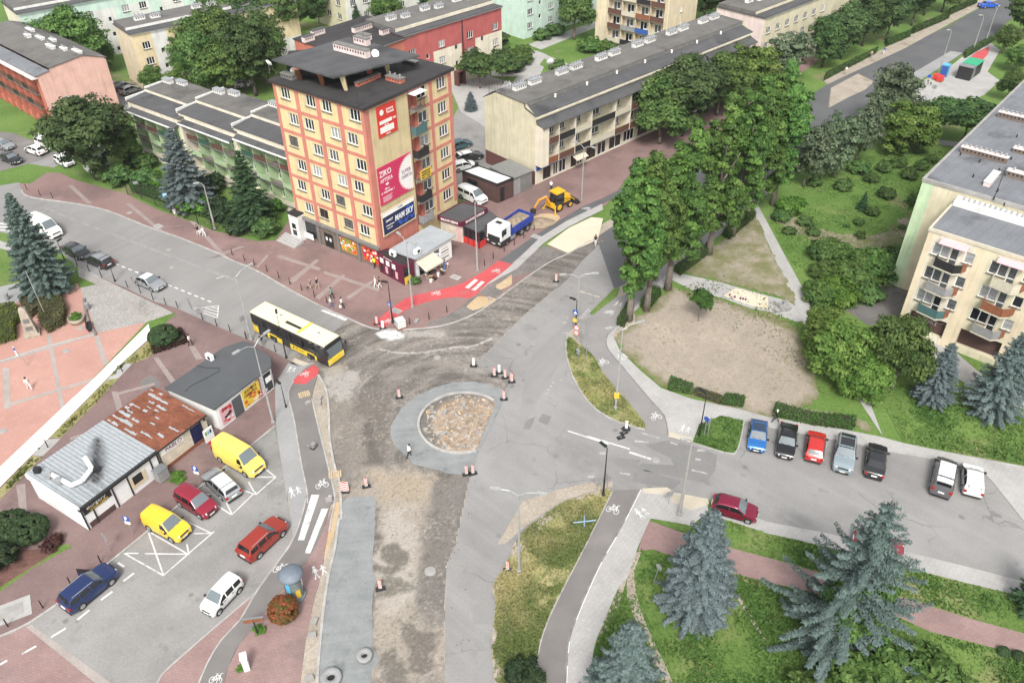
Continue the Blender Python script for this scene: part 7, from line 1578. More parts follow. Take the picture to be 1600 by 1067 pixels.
grass_obj('tall_grass',[tufts(LV+BPL[::-1],26000,.07,.17,*GD_,.08),tufts(sm(q(T7,'300,920 330,915')+q(D7,'480,560 560,620 650,700')+q(B3,'510,190 600,300 700,410 735,465 740,500'),2)+VK[::-1],8000,.06,.16,(.125,.175,.045),(.33,.29,.13),.11),tufts(q(B3,'1010,572 1210,632 1248,618 1286,455 1160,425 1045,470'),3500,.09,.2,*GM_,.11)],2.6)
grass_obj('grass',[tufts(SWR[3:]+X('920,1110 1740,1160 1740,1062 1600,1020 1551,1011 1453,986 1374,950 1234,917 1134,893 1042,865 1019,858'),26000,.10,.2,*GM_,.05),tufts(X('1067,832 1090,812 1123,808 1200,833 1262,847 1408,884 1509,910 1593,930 1740,980 1740,1030 1600,989 1509,964 1402,930 1236,881 1200,871 1120,850'),9000,.10,.2,*GM_,.05),tufts(X('1412,693 1385,640 1357,608 1420,600 1520,640 1600,650 1740,680 1740,760 1600,727 1481,705'),9000,.10,.22,*GM_,.05),tufts(X('1200,340 1240,300 1320,250 1400,240 1500,235 1440,300 1420,390 1300,470 1264,462 1230,402'),11000,.08,.16,*GM_,.01),tufts(X('1054,450 1290,620 1380,640 1340,600 1260,500 1210,470 1130,430'),1500,.08,.18,(.075,.11,.025),(.17,.165,.06),.02),tufts(X('236,529 262,508 275,520 230,560 206,568 193,566 166,594 186,590 150,630 95,684 76,684 50,712 66,714 20,760 -40,820 0,764'),2600,.15,.35,(.10,.12,.03),(.26,.23,.09),.1)])

# ------------------------------------------------------------------ road markings
def strip(mb,a,b,w,z): 
    a,b=P(a[0],a[1],z),P(b[0],b[1],z); d=(b-a).normalized(); n=Vector((-d.y,d.x,0))*w/2
    mb.quad(a-n,b-n,b+n,a+n)
_mk=[0]
def mark(name,segs,w,z,mat='white_line'):
    _mk[0]+=1; z=z+.0005*(_mk[0] % 5); mb=MB()
    for i,(a,b) in enumerate(segs): strip(mb,a,b,w,z+.0002*i)
    return tag(mb.build(name,MT[mat]),kind='structure')
def pairs(t,s): p=q(t,s); return [(p[i],p[i+1]) for i in range(0,len(p),2)]
def quads(name,t,ss,z,mat='white_line'):
    mb=MB()
    for i,s in enumerate(ss): mb.add([(p.x,p.y,z+.0003*i) for p in W(q(t,s),z)],[(0,1,2,3)])
    return tag(mb.build(name,MT[mat]),kind='structure')
def symbol(kind,c,up,size,z,mat='white_line'):
    """painted cycle or walker; up is the photo point the symbol's top points to"""
    o=P(c[0],c[1],z); u=(P(up[0],up[1],z)-o).normalized(); r=Vector((u.y,-u.x,0)); mb=MB(); lay=[0]
    T=lambda x,y: Vector((o.x,o.y,z+.0003*lay[0]))+r*x*size+u*y*size
    def ln(pts,w=.07):
        for i in range(len(pts)-1):
            lay[0]+=1; a,b=T(*pts[i]),T(*pts[i+1]); d=(b-a).normalized(); n=Vector((-d.y,d.x,0))*w*size/2; mb.quad(a-n-d*.01,b-n+d*.01,b+n+d*.01,a+n-d*.01)
    if kind=='bike':
        for cx_ in (-.32,.32): ln([(cx_+.19*math.cos(2*PI*k/12),-.25+.27*math.sin(2*PI*k/12)) for k in range(13)],.06)
        ln([(-.32,-.25),(-.08,.2),(.22,.2),(0,-.22),(-.32,-.25)]); ln([(0,-.22),(-.1,.33)]); ln([(-.2,.33),(0,.33)]); ln([(.32,-.25),(.2,.38),(.36,.42)])
    else:
        for dx,s_ in ((-.28,1.0),(.28,.72)):
            ln([(dx,.62*s_-.1),(dx+.001,.48*s_-.1)],.2*s_); ln([(dx,.42*s_-.1),(dx,.0-.1)],.2*s_); ln([(dx,0-.1),(dx-.16,-.55*s_-.1)],.09); ln([(dx,0-.1),(dx+.16,-.55*s_-.1)],.09); ln([(dx-.02,.4*s_-.1),(dx-.22,.08-.1)],.07); ln([(dx+.02,.4*s_-.1),(dx+.22,.08-.1)],.07)
    return tag(mb.build('cycle_symbol' if kind=='bike' else 'walker_symbol',MT[mat]),kind='structure')
MT['pale_strip']=ground('pale_asphalt_strip',(.275,.27,.262),(.25,.245,.238),.5,(.215,.21,.205),.9,.5,.12,7)
dz=[]
A_,B_=q(T5,'640,505 1190,725')
for k in range(15): 
    t=k/15; a=(A_[0]+(B_[0]-A_[0])*t,A_[1]+(B_[1]-A_[1])*t); b=(a[0]+(B_[0]-A_[0])*.036,a[1]+(B_[1]-A_[1])*.036); dz.append((a,b))
mark('lane_dashes',dz,.22,.013)
mark('hatching',pairs(T5,'1080,755 1215,738 1215,738 1208,805 1100,768 1205,805 1110,760 1212,790 1140,752 1213,772 1175,746 1214,756'),.14,.016)
mark('edge_line',pairs(T5,'250,195 380,250 380,250 900,445 900,445 1340,610'),.45,.0125,'pale_strip')
quads('zebra_stripes',T5,['0,278 60,282 60,290 0,288','0,297 60,300 60,308 0,306','0,314 55,318 55,326 0,322'],.013)
quads('zebra_stripes',D4,['715,150 745,143 975,225 945,245'],.013,'white_line')
quads('zebra_stripes',D5,['985,175 1080,93 1113,103 1022,183','1045,195 1140,113 1172,122 1080,203'],.112)
quads('zebra_stripes',C2,['233,272 268,272 352,20 308,20','270,345 302,345 402,97 365,97'],.101); quads('zebra_stripes',B2,['395,898 412,900 422,868 404,866'],.101)
quads('cream_dashes',D7,['508,85 565,100 560,110 508,95','575,105 632,120 628,128 572,113','640,125 698,140 690,147 638,133'],.026,'yellow_tactile')
quads('zebra_stripes',D7,['500,340 590,245 600,250 510,348','520,335 605,262 612,268 530,345','340,370 390,380 385,388 338,380','350,468 405,470 395,485 345,476','385,325 410,330 400,345 380,335'],.027,'faded_line')
quads('give_way_marks',D7,['320,905 345,905 350,925 335,920','250,925 270,925 270,945 255,945','230,960 250,960 250,975 235,975','205,995 235,995 232,1010 205,1010','180,1030 220,1028 218,1045 182,1048'],.026,'faded_line')
quads('centre_line',B3,['310,505 540,580 538,586 310,512','420,535 655,605 653,613 418,542','655,622 775,660 770,670 650,632'],.027); quads('zebra_stripes',B3,['720,515 820,545 818,553 718,523','880,568 922,580 920,588 878,576','680,560 760,565 758,575 680,572','1030,610 1075,612 1072,625 1028,622','1020,660 1050,664 1048,674 1018,670','1000,720 1085,742 1083,750 998,730','600,738 660,745 655,755 598,748','485,628 520,625 518,640 488,640','420,760 460,752 462,768 425,772'],.036,'faded_line')
mark('bay_lines',pairs(C1,'690,345 908,468 908,468 1190,224 826,232 908,465 700,345 770,345 805,347 1045,350 840,232 1048,352 1038,292 1050,350 1000,150 1178,235 1080,236 1170,234')+pairs(B1,'1165,895 1287,975 1287,975 1423,845 1250,890 1290,972 1100,860 1180,860 1340,835 1423,862 1380,790 1420,860')+pairs(B2,'0,862 110,765 110,765 50,718 0,765 105,765'),.13,.022)
mark('bay_dashes',pairs(C1,'655,398 690,420 685,500 745,455 560,605 625,557 430,714 497,660 282,812 367,760 120,905 202,860 -30,980 40,940'),.2,.026)
mark('chalk_line',pairs(C4,'1215,75 1423,170'),.05,.025,'faded_line'); mark('bay_lines',[((1295,688),(1290,700))],.1,.026,'faded_line')
for k,t,c,u,s_,z in (('bike',D5,(725,220),(760,150),1.25,.113),('bike',D5,(1280,15),(1310,-40),1.25,.113),('bike',D5,(275,480),(300,420),1.1,.113),('bike',D6,(1050,508),(1100,470),1.3,.115),('bike',D7,(790,280),(860,200),1.25,.101),('walk',D7,(870,205),(930,130),1.1,.101),('bike',D7,(718,740),(670,690),1.35,.101),('walk',D7,(905,690),(850,640),1.2,.1),('bike',B3,(795,425),(760,380),1.3,.101),('walk',B3,(965,495),(990,440),1.2,.1),('bike',C3,(565,95),(600,30),1.35,.102),('walk',C3,(720,115),(690,80),1.3,.1),('walk',B2,(200,165),(230,110),1.1,.101),('bike',B2,(275,190),(320,140),1.1,.109),('bike',B2,(365,800),(350,720),1.35,.101),('walk',B2,(215,840),(190,770),1.3,.1),('walk',C2,(350,440),(330,390),1.4,.101),('bike',C2,(140,425),(180,360),1.3,.101),('bike',C1,(1205,1035),(1230,980),1.1,.101)):
    symbol(k,*[q(t,'%g,%g' % c)[0]],q(t,'%g,%g' % u)[0],s_*.85,z)
def flat_disc(name,px,r,z,mat,n=20):
    p=P(px[0],px[1],z); mb=MB(); mb.add([(p.x+r*math.cos(2*PI*k/n),p.y+r*math.sin(2*PI*k/n),z) for k in range(n)],[tuple(range(n))]); return mb.build(name,MT[mat])
def manhole(t,s,r,z,label,mat='concrete_dark',ring_=True):
    c=q(t,s)[0]; p=P(c[0],c[1],z); e=empty('manhole_cover',p,0,label,'manhole cover','manhole covers'); mb=MB(); mb.lathe([(r,-.06),(r,.012),(r*.82,.012)],20); mb.build('ring',MT['concrete'],e); mb=MB(); mb.lathe([(r*.8,-.05),(r*.8,.008)],18); mb.build('lid',MT[mat],e)
for t,s,r,z,lb in ((C2,'968,445',.48,.05,'round manhole ring standing in the churned dirt'),(B3,'800,670',.4,.03,'manhole cover with pale ring near the side road mouth'),(D1,'615,522',.42,.03,'manhole cover on the salmon square nearest the pale band'),(D1,'745,308',.4,.03,'manhole cover beside the round planter'),(D2,'25,315',.42,.03,'manhole cover at the left edge of the salmon square'),(T5,'937,428',.35,.01,'small manhole cover in the middle of the left street'),(T5,'720,222',.4,.105,'manhole cover on the brick pavement opposite the fence'),(D5,'730,820',.4,.05,'manhole sunk in the dirt arc'),(T5,'955,525',.35,.01,'manhole cover in the left street nearer the bus')):
    manhole(t,s,r,z,lb,'metal_dark')
for t,s,lb in ((D5,'900,78','square white frame cover beside the red cycle path'),(D5,'350,390','square white frame cover on the red cycle path'),(D6,'578,770','small square cover on the grey cycle path'),(C1,'60,670','large square concrete cover in the left pavement'),(T5,'880,297','pale square cover near the kerb opposite the garden')):
    c=q(t,s)[0]; p=P(c[0],c[1],.106); e=empty('access_cover',p,LEFT_DIR if t is not C1 else .5,lb,'access cover'); w=1.5 if t is C1 else .65; mb=MB(); mb.box(-w,-w*.7,0,w,w*.7,.012); mb.build('frame',MT['slab'],e); mb=MB(); mb.box(-w*.62,-w*.42,.01,w*.62,w*.42,.02); mb.build('lid',MT['concrete'],e)

# ------------------------------------------------------------------ kiosks and pavilions
k0=P(139,828,.09); k3=P(432,600.5,.09); kd=Vector((k3.x-k0.x,k3.y-k0.y)).normalized(); kb=Vector((-kd.y,kd.x)); kaz=math.atan2(kd.y,kd.x); K0=Vector((k0.x,k0.y))
def ku(px): 
    p=P(px[0],px[1],.09); return (Vector((p.x,p.y))-K0).dot(kd)
u1,u2,u3=ku((257,737)),ku((330,680)),ku((432,600.5))
MT['white_board']=flat('white_cladding',(.74,.74,.73),.6,var=.05); MT['cream_board']=flat('cream_cladding',(.58,.52,.42),.7,var=.2,vs=1.5); MT['roof_zinc']=ground('zinc_sheet',(.30,.325,.34),(.36,.385,.40),.5,(.25,.265,.275),.3,.58,.08,4,rough=.45,bump=.1); MT['soot']=flat('sooty_sheet',(.09,.09,.09),.7,var=.5,vs=2); MT['rust']=ground('rusty_sheet',(.15,.055,.03),(.23,.085,.05),.7,(.10,.04,.028),1.2,.55,.3,4,rough=.8,bump=.3); MT['shop_roof']=flat('slate_grey_roofing',(.075,.08,.085),.85,var=.12,vs=.5)
def kiosk(name,ua,ub,dep,h,label,wall):
    A=K0+kd*ua; B=K0+kd*ub; r=empty(name,(A.x,A.y,.09),0,label,'kiosk','row of kiosks'); fp=[A,B,B+kb*dep,A+kb*dep]; mb=MB(); F=[Face(fp[i],fp[(i+1) % 4],.09,.09+h) for i in range(4)]
    for f in F: f.wall(mb)
    part('wall',mb,MT[wall],r); return r,F,fp
def fpan(f,r,a,b,z0,z1,mat,name='panel',o=.04,parent=None): mb=MB(); f.box(mb,a,b,z0,z1,.005,o); return part(name,mb,MT[mat],r,parent)
def lset(s,size,mat,f,r,u,z,wd,parent=None,o=.06,**k): p=f.pt(u,z,o); return letter(s,size,mat,parent or r,(p[0]-r.location.x,p[1]-r.location.y,p[2]-r.location.z),f.a,wd,**k)
kr,KF,fp=kiosk('burger_kiosk',0,u1-.05,7.3,2.9,'white burger kiosk with ribbed zinc roof stained by its fume duct','white_board')
# ribbed roof
f=KF[0]; L=f.W
for k in range(22):
    a=L*k/22; mb=MB(); NS=26; sv=[]; cs=[]
    for j in range(NS+1):
        for u in (a,a+L/48,a+L/22-.05):
            o=.25-7.75*j/NS; sv.append(f.pt(u,2.95+.3*j/NS,o)); t=max(0,min(1,((u-3.0)*.62+(-o-1.6)*.78)/5.2)); du=u-(3.0+3.2*t); do=-o-(1.6+4.1*t); dd=math.hypot(du,do); wd=.45+.75*math.sin(PI*min(1,t*.8+.12))
            s_=max(0,1-dd/wd)*1.3*(.6+.4*random.random())+max(0,.6-abs(u-2.6)/4-max(0,-o-1.8)/1.6)*random.uniform(.3,1.1)*(1 if k % 2 else .4); s_=min(1,s_)*.92; n_=random.uniform(.9,1.08); cs.append([c*n_*(1-s_)+.03*s_ for c in (.33,.355,.37)])
    mb.add(sv,[(3*j+i,3*j+i+1,3*j+4+i,3*j+3+i) for j in range(NS) for i in range(2)]); so_=part('roof_sheet',mb,MT['zinc_v'] if 'zinc_v' in MT else MT.setdefault('zinc_v',vcol_mat('sooty_zinc',.5,.12,3,.1)),kr); ca=so_.data.color_attributes.new('Col','FLOAT_COLOR','POINT')
    for i,c in enumerate(cs): ca.data[i].color=(*c,1)
    mb=MB(); vs=[f.pt(a+L/22-.05,2.95,.25),f.pt(a+L/22-.03,3.01,.25),f.pt(a+L/22,2.95,.25),f.pt(a+L/22-.05,3.25,-7.5),f.pt(a+L/22-.03,3.31,-7.5),f.pt(a+L/22,3.25,-7.5)]; mb.add(vs,[(0,1,4,3),(1,2,5,4),(0,2,1)]); part('roof_rib',mb,MT['metal_grey'],kr)
mb=MB(); f.box(mb,-.15,L+.05,2.75,3.0,.02,.3); part('fascia',mb,MT['metal_dark'],kr)
mb=MB(); KF[3].box(mb,-.1,7.55,2.75,3.28,.01,.14); part('fascia',mb,MT['white_board'],kr)
for u in (.0,1.0,3.15,4.75,7.3,L-.15): fpan(f,kr,u,u+.13,.1,2.74,'metal_dark','post',.07)
fpan(f,kr,.2,3.0,1.85,2.65,'print_black','sign_board',.08); lset('Burgery',.5,'print_white',f,kr,1.5,2.42,1.9,o=.09); lset('GYROS KEBAB',.3,'print_yellow',f,kr,1.7,2.0,1.8,o=.09)
fpan(f,kr,.3,2.9,.15,.75,'brown_tile','plinth',.05); fpan(f,kr,4.9,6.6,.7,2.0,'print_beige','serving_hatch',.06); fpan(f,kr,5.2,6.2,1.1,2.0,'black','hatch_opening',.075)
mb=MB(); mb.tube([f.pt(.9,3.35,-5.6),f.pt(1.1,3.4,-5.2),f.pt(1.2,3.45,-2.4),f.pt(2.0,3.5,-2.0),f.pt(3.4,3.55,-2.5),f.pt(3.6,4.4,-3.4)],.22,8); part('fume_duct',mb,MT['white_paint'],kr)
for k in range(3):
    mb=MB(); p=f.pt(.7+.1*k,3.35,-6.6+1.4*k); mb.cbox((p[0],p[1],3.55),(.5,.5,.5)); part('vent_box',mb,MT['metal_dark'] if k==0 else MT['galv'],kr)
mb=MB(); p=f.pt(3.6,0,-2.3); mb.cbox((p[0],p[1],3.45),(.7,.5,.4)); part('fan_unit',mb,MT['metal_dark'],kr)
cab_=empty('utility_cabinet',(K0+kd*7.6-kb*.7).to_3d()+Vector((0,0,.09)),kaz,'grey metal cabinet standing outside the burger kiosk','cabinet'); mb=MB(); mb.box(-.55,-.4,.08,.55,.4,1.35); mb.build('body',MT['grey_rail'],cab_); MB().box(-.6,-.45,1.35,.6,.45,1.42).build('lid',MT['metal_grey'],cab_); MB().box(-.5,-.42,.15,-.02,-.405,1.3).build('door',MT['concrete'],cab_)
kr2,KF2,fp2=kiosk('food_kiosk',u1+.02,u2-.02,7.1,2.9,'cream food kiosk under a rusty sheet roof with a script sign','cream_board'); f=KF2[0]; L=f.W
rr=random.Random(9)
zr=lambda o: 2.98+.28*(.25-o)/7.7
for k in range(9):
    a,b_=-.05+(L+.1)*k/9,-.05+(L+.1)*(k+1)/9; mb=MB(); mb.add([f.pt(a,2.98,.25),f.pt(b_,2.98,.25),f.pt(b_,3.26,-7.45),f.pt(a,3.26,-7.45)],[(0,1,2,3)]); part('roof_sheet',mb,MT['rust'],kr2)
    mb=MB(); mb.add([f.pt(a+o,2.98+d if e else 3.26+d,.25 if e else -7.45) for e in (1,0) for o,d in ((-.05,0),(0,.07),(.05,0))],[(0,1,4,3),(1,2,5,4)]); part('roof_rib',mb,MT['rust'],kr2)
    mb=MB()
    for j in range((3,6,5,3,5,2,2,4,3)[k]):
        o0=-rr.uniform(.1,6.2) if j % 2 else -rr.uniform(4.5,7); ln_=rr.uniform(.4,1.7); u=a+rr.uniform(.08,.3); w=rr.uniform(.08,.38); o1=max(o0-ln_,-7.3); n_=6; pts=[(u+rr.uniform(-.05,.05),o0-(o0-o1)*i/n_) for i in range(n_+1)]+[(min(u+w*rr.uniform(.5,1.2),b_-.06),o1+(o0-o1)*i/n_) for i in range(n_+1)]
        mb.add([f.pt(p[0],zr(p[1])+.006+.0006*j,p[1]) for p in pts],[(i,i+1,2*n_-i,2*n_+1-i) for i in range(n_)])
    part('bare_zinc_patch',mb,MT['roof_zinc'],kr2)
mb=MB(); f.box(mb,-.02,L+.02,2.8,2.97,.02,.28); part('fascia',mb,MT['metal_dark'],kr2)
sb=fpan(f,kr2,.25,2.9,1.9,2.65,'print_white','sign_board',.06); lset('PABLO',.62,'print_purple',f,kr2,1.75,2.25,1.9,o=.075,shear=.12)
for u,z in ((4.1,1.9),(5.6,2.4),(5.7,1.0)):
    p=f.pt(u,z,.03); mb=MB(); n_=14; mb.add([f.pt(u+.26*math.cos(2*PI*k/n_),z+.26*math.sin(2*PI*k/n_),.02) for k in range(n_)],[tuple(range(n_))]); part('round_logo',mb,MT['print_beige'],kr2); mb=MB(); mb.add([f.pt(u+.17*math.cos(2*PI*k/n_),z+.17*math.sin(2*PI*k/n_),.026) for k in range(n_)],[tuple(range(n_))]); part('round_logo',mb,MT['print_black'],kr2)
for u in (0.02,4.95,L-.75): fpan(f,kr2,u,u+.1,.1,2.79,'metal_dark','post',.06)
fpan(f,kr2,L-2.0,L-.8,.15,2.5,'print_navy','door',.03); fpan(f,kr2,.3,5.0,.12,.5,'wood_rail','plinth',.05)
gc=empty('ice_cream_stand',(K0+kd*(u2-.7)-kb*.8).to_3d()+Vector((0,0,.09)),kaz,'white folding menu stand with red foot by the kiosk door','stand'); MB().box(-.55,-.04,.3,.55,.04,1.9).build('board',MT['white_paint'],gc); mb=MB(); mb.box(-.35,-.08,0,.35,.08,.3); mb.build('foot',MT['print_red'],gc)
for k in range(3): MB().box(-.4+.28*k,-.055,1.2,-.2+.28*k,-.045,1.6).build('picture',MT[('print_green','print_cyan','print_black')[k]],gc)
# grey roofed shop: polygon plan
gp_=[P(x,y,3.1) for x,y in ((334.5,639.6),(424,572.6),(423,558),(388,534),(379,533),(349,542.7),(312,569),(257,606))]; gp2=[Vector((p.x,p.y)) for p in gp_]
gs2=empty('grey_roof_shop',gp_[0].xy.to_3d()+Vector((0,0,.09)),0,'low shop with large slate grey roof and colourful car posters','kiosk','row of kiosks'); mb=MB(); n_=len(gp2); cc=sum(gp2,Vector((0,0)))/n_
gi=[p+(cc-p).normalized()*.25 for p in gp2]; GFs=[Face(gi[i],gi[(i+1) % n_],.09,2.95) for i in range(n_)]
for f in GFs: f.wall(mb)
part('wall',mb,MT['white_board'],gs2); mb=MB(); mb.prism([(p.x,p.y) for p in gp2],2.95,3.12); mb.add([(p.x,p.y,2.95) for p in gp2],[tuple(range(n_-1,-1,-1))]); part('roof',mb,MT['shop_roof'],gs2)
f=GFs[0]; L=f.W
pa_=poster(f,gs2,.35,1.9,.4,2.5,'print_pink',(16,('print_wine','print_red','print_black','print_white')),8,'poster'); fpan(f,gs2,2.0,3.2,.15,2.5,'shop_roof','door',.05); py_=poster(f,gs2,3.35,5.7,.4,2.6,'print_yellow',(14,('print_red','print_red','print_wine','print_orange')),11,'poster')
lset('AUTO',.5,'print_black',f,gs2,4.5,2.3,1.7,o=.085); lset('CZESCI',.42,'print_black',f,gs2,4.4,1.8,1.7,o=.085); lset('OLEJE',.4,'print_red',f,gs2,1.1,2.2,1.2,o=.085)
fpan(f,gs2,5.9,L-2.2,1.1,2.7,'wood_rail','timber_wall',.04); fpan(f,gs2,5.9,L-2.2,.3,1.0,'print_magenta','sign_board',.05); lset('OKAZJE',.5,'print_white',f,gs2,(5.9+L-2.2)/2,.65,2.0,o=.065); fpan(f,gs2,6.6,7.4,1.4,2.1,'white_frame','window',.06)
fpan(f,gs2,L-1.9,L-1.2,.3,2.5,'print_lilac','poster',.04); fpan(f,gs2,L-1.1,L-.1,.3,2.6,'pane_dark','window',.05)
def acunit(t,s,z,label,rz=0):
    c=q(t,s)[0]; p=P(c[0],c[1],z); e=empty('air_conditioner',p,rz,label,'air conditioner','outdoor cooling units'); MB().box(-.45,-.2,.1,.45,.2,.75).build('casing',MT['white_paint'],e); mb=MB(); mb.lathe([(.24,-.215),(.24,-.203)],14,(.1,0,.42),0,'y'); mb.build('fan',MT['metal_dark'],e); mb=MB(); mb.box(-.4,-.18,0,-.3,.18,.1); mb.box(.3,-.18,0,.4,.18,.1); mb.build('bracket',MT['metal_grey'],e)
acunit(T5,'1170,1040',3.12,'white cooling unit on the slate grey shop roof',-.6)
mb=MB(); pts=[P(*q(B1,s)[0],3.14) for s in ('1090,145','1150,160','1220,160','1215,180','1060,260','1030,290')]; mb.tube(pts,.025,4); tag(mb.build('roof_cable',MT['black']),'black cable snaking over the slate grey shop roof','cable')
# flower and bakery shop at the tower foot
fr0=[P(x,y,3.3) for x,y in ((607.8,390),(648.5,404.7),(712.5,367.5),(672.4,352))]; fr2=[Vector((p.x,p.y)) for p in fr0]
fs=empty('corner_shop',fr0[1].xy.to_3d()+Vector((0,0,.1)),0,'low shop with pale grey sheet roof built against the tower','shop'); mb=MB(); cc=sum(fr2,Vector((0,0)))/4; fi_=[p+(cc-p).normalized()*.7 for p in fr2]
SFs=[Face(fi_[i],fi_[(i+1) % 4],.1,3.15) for i in range(4)]
for f in SFs: f.wall(mb)
part('wall',mb,MT['white_board'],fs); mb=MB(); mb.prism([(p.x,p.y) for p in fr2],3.15,3.32); mb.add([(p.x,p.y,3.15) for p in fr2],[(3,2,1,0)]); part('roof',mb,MT['roof_zinc'],fs)
f=SFs[1]; L=f.W; fpan(f,fs,.3,L*.42,.2,2.6,'black','shop_opening',.03); fpan(f,fs,L*.46,L*.62,.3,2.5,'pane_mid','window',.04); fpan(f,fs,L*.66,L*.93,.4,2.6,'print_white','poster',.05)
for k in range(4): fpan(f,fs,L*.69,L*.90,.7+.45*k,.85+.45*k,('print_black','print_lilac','print_black','print_lilac')[k],'print',.058)
dl=empty('lattice_door',(*f.pt(L*.42,.1,.05)[:2],.1),f.a-R(60),'open white lattice door of the corner shop','door'); mb=MB(); mb.box(0,0,0,.08,.05,2.4); mb.box(.92,0,0,1.0,.05,2.4); mb.box(.08,.002,0,.92,.048,.12); mb.box(.08,.002,2.28,.92,.048,2.4); mb.build('frame',MT['white_paint'],dl)
for k in range(4): MB().box(.2+.17*k,.01,.12,.25+.17*k,.04,2.28).build('bar',MT['white_paint'],dl)
aw=empty('awning',(*f.pt(L*.2,2.6,.1)[:2],2.6),f.a,'cream fabric awning over the flower display','awning'); mb=MB(); mb.add([(-1.6,0,0),(1.6,0,0),(1.6,-1.7,-.7),(-1.6,-1.7,-.7),(-1.6,-1.72,-.9),(1.6,-1.72,-.9)],[(3,2,1,0),(4,5,2,3)]); mb.build('fabric',MT['cream_rail'],aw); mb=MB(); mb.bar((-1.5,-1.6,-.72),(-1.5,0,-.9),.03,.03,5); mb.bar((1.5,-1.6,-.72),(1.5,0,-.9),.03,.03,5); mb.build('arm',MT['metal_grey'],aw)
rr=random.Random(5)
for k in range(16):
    u=L*.02+rr.uniform(0,1)*L*.42; o=rr.uniform(.5,2.3); p=f.pt(u,.1,o); e=empty('flower_pot',p,rr.uniform(0,6),'potted flowers on display under the cream awning','flower pot','flower display at the corner shop'); hh=rr.uniform(.2,.75); mb=MB(); mb.lathe([(.14,0),(.2,hh),(.17,hh)],10); mb.build('pot',MT[rr.choice(['white_paint','metal_dark','concrete','rust_rail'])],e); mb=MB()
    for j in range(14): c_=(rr.gauss(0,.13),rr.gauss(0,.13),hh+rr.uniform(.02,.28)); s_=rr.uniform(.06,.12); mb.add([(c_[0]-s_,c_[1],c_[2]),(c_[0],c_[1]-s_,c_[2]+.03),(c_[0]+s_,c_[1],c_[2]+.02),(c_[0],c_[1]+s_,c_[2])],[(0,1,2,3)],j % 2)
    mb.build('flowers',[MT['leafy'] if 'leafy' in MT else MT.setdefault('leafy',flat('leafy_green',(.05,.12,.03),.7)),MT[rr.choice(['print_white','print_pink','print_yellow','print_magenta'])]],e)
acunit(Q and (560,300,S2),'655,690',3.32,'white cooling unit at the front edge of the corner shop roof',f.a); acunit((560,300,S2),'385,715',3.1,'white cooling unit on the burgundy kiosk roof',-.7)
bp=[P(x,y,3.0) for x,y in ((590,394.5),(629,415.5),(646,407),(607,389))]; b2=[Vector((p.x,p.y)) for p in bp]
bk_=empty('burgundy_kiosk',bp[1].xy.to_3d()+Vector((0,0,.1)),0,'burgundy corner kiosk with lace curtains and a yellow door','kiosk'); mb=MB(); BF=[Face(b2[i],b2[(i+1) % 4],.1,3.05) for i in range(4)]
for f in BF: f.wall(mb)
part('wall',mb,MT['print_wine'],bk_); mb=MB(); mb.prism([(p.x,p.y) for p in b2],2.7,2.9); part('roof',mb,MT['roof_felt_dark'],bk_); mb=MB()
for f in BF: f.box(mb,-.02,f.W+.02,2.62,3.08,.004,.07)
part('fascia',mb,MT['print_wine'],bk_); f=BF[0]; L=f.W; lset('Kwiaty',.3,'print_white',f,bk_,L*.42,2.85,1.6,o=.08)
for k in range(3): fpan(f,bk_,.35+k*L*.24,1.0+k*L*.24,1.75,2.45,'print_white','lace_curtain',.03); 
for k in range(4): fpan(f,bk_,.3+k*L*.2,.32+k*L*.2+.45,.5,1.5,'print_pink' if k % 2 else 'pane_dark','window',.02)
fpan(BF[1],bk_,.1,1.15,.12,1.2,'print_yellow','door',.03); fpan(BF[1],bk_,.1,1.15,1.2,2.5,'pane_dark','door_glass',.03)
# kebab pavilion with covered terrace
kp=[P(x,y,3.5) for x,y in ((684,336.5),(721,347),(761,325),(722,315))]; k2=[Vector((p.x,p.y)) for p in kp]
kz=empty('kebab_pavilion',kp[1].xy.to_3d()+Vector((0,0,.1)),0,'flat roofed kebab pavilion with burgundy lettered fascia','pavilion'); mb=MB(); kc=sum(k2,Vector((0,0)))/4; ki=[p+(kc-p).normalized()*.3 for p in k2]; KPs=[Face(ki[i],ki[(i+1) % 4],.1,2.9) for i in range(4)]; KPo=[Face(k2[i],k2[(i+1) % 4],2.85,3.5) for i in range(4)]
for f in KPs: f.wall(mb)
part('wall',mb,MT['cream_board'],kz); mb=MB(); mb.prism([(p.x,p.y) for p in k2],3.0,3.35); part('roof',mb,MT['roof_felt'],kz); mb=MB()
for f in KPo: f.box(mb,-.02,f.W+.02,2.8,3.5,.003,.08)
part('fascia',mb,MT['print_wine'],kz)
for i in (0,1): lset('BALKAN KEBAB',.5,'print_white',KPo[i],kz,KPo[i].W/2,3.15,KPo[i].W*.72,o=.095,bold=.01)
fpan(KPs[0],kz,KPs[0].W*.78,KPs[0].W*.95,.2,2.5,'print_pink','menu_board',.05)
tp_=[P(x,y,2.7) for x,y in ((722,352),(748,363),(781,341),(762,327))]; t2=[Vector((p.x,p.y)) for p in tp_]
tz=empty('terrace_canopy',tp_[1].xy.to_3d()+Vector((0,0,.1)),0,'dark canvas terrace canopy with red lower screens beside the kebab pavilion','canopy'); mb=MB(); mb.prism([(p.x,p.y) for p in t2],2.62,2.7); part('fabric',mb,MT['roof_felt'],tz)
TFs=[Face(t2[i],t2[(i+1) % 4],.1,2.6) for i in range(4)]
for f in TFs[:2]:
    mb=MB(); f.box(mb,.05,f.W-.05,.1,1.1,-.06,-.02); part('screen',mb,MT['print_red'],tz); mb=MB(); f.box(mb,.05,f.W-.05,1.1,2.5,-.05,-.03); part('screen_glass',mb,MT['pane_dark'],tz)
    for k in range(4): u=.05+(f.W-.2)*k/3; mb=MB(); f.box(mb,u,u+.1,.1,2.61,-.1,.0); part('post',mb,MT['print_wine'],tz)
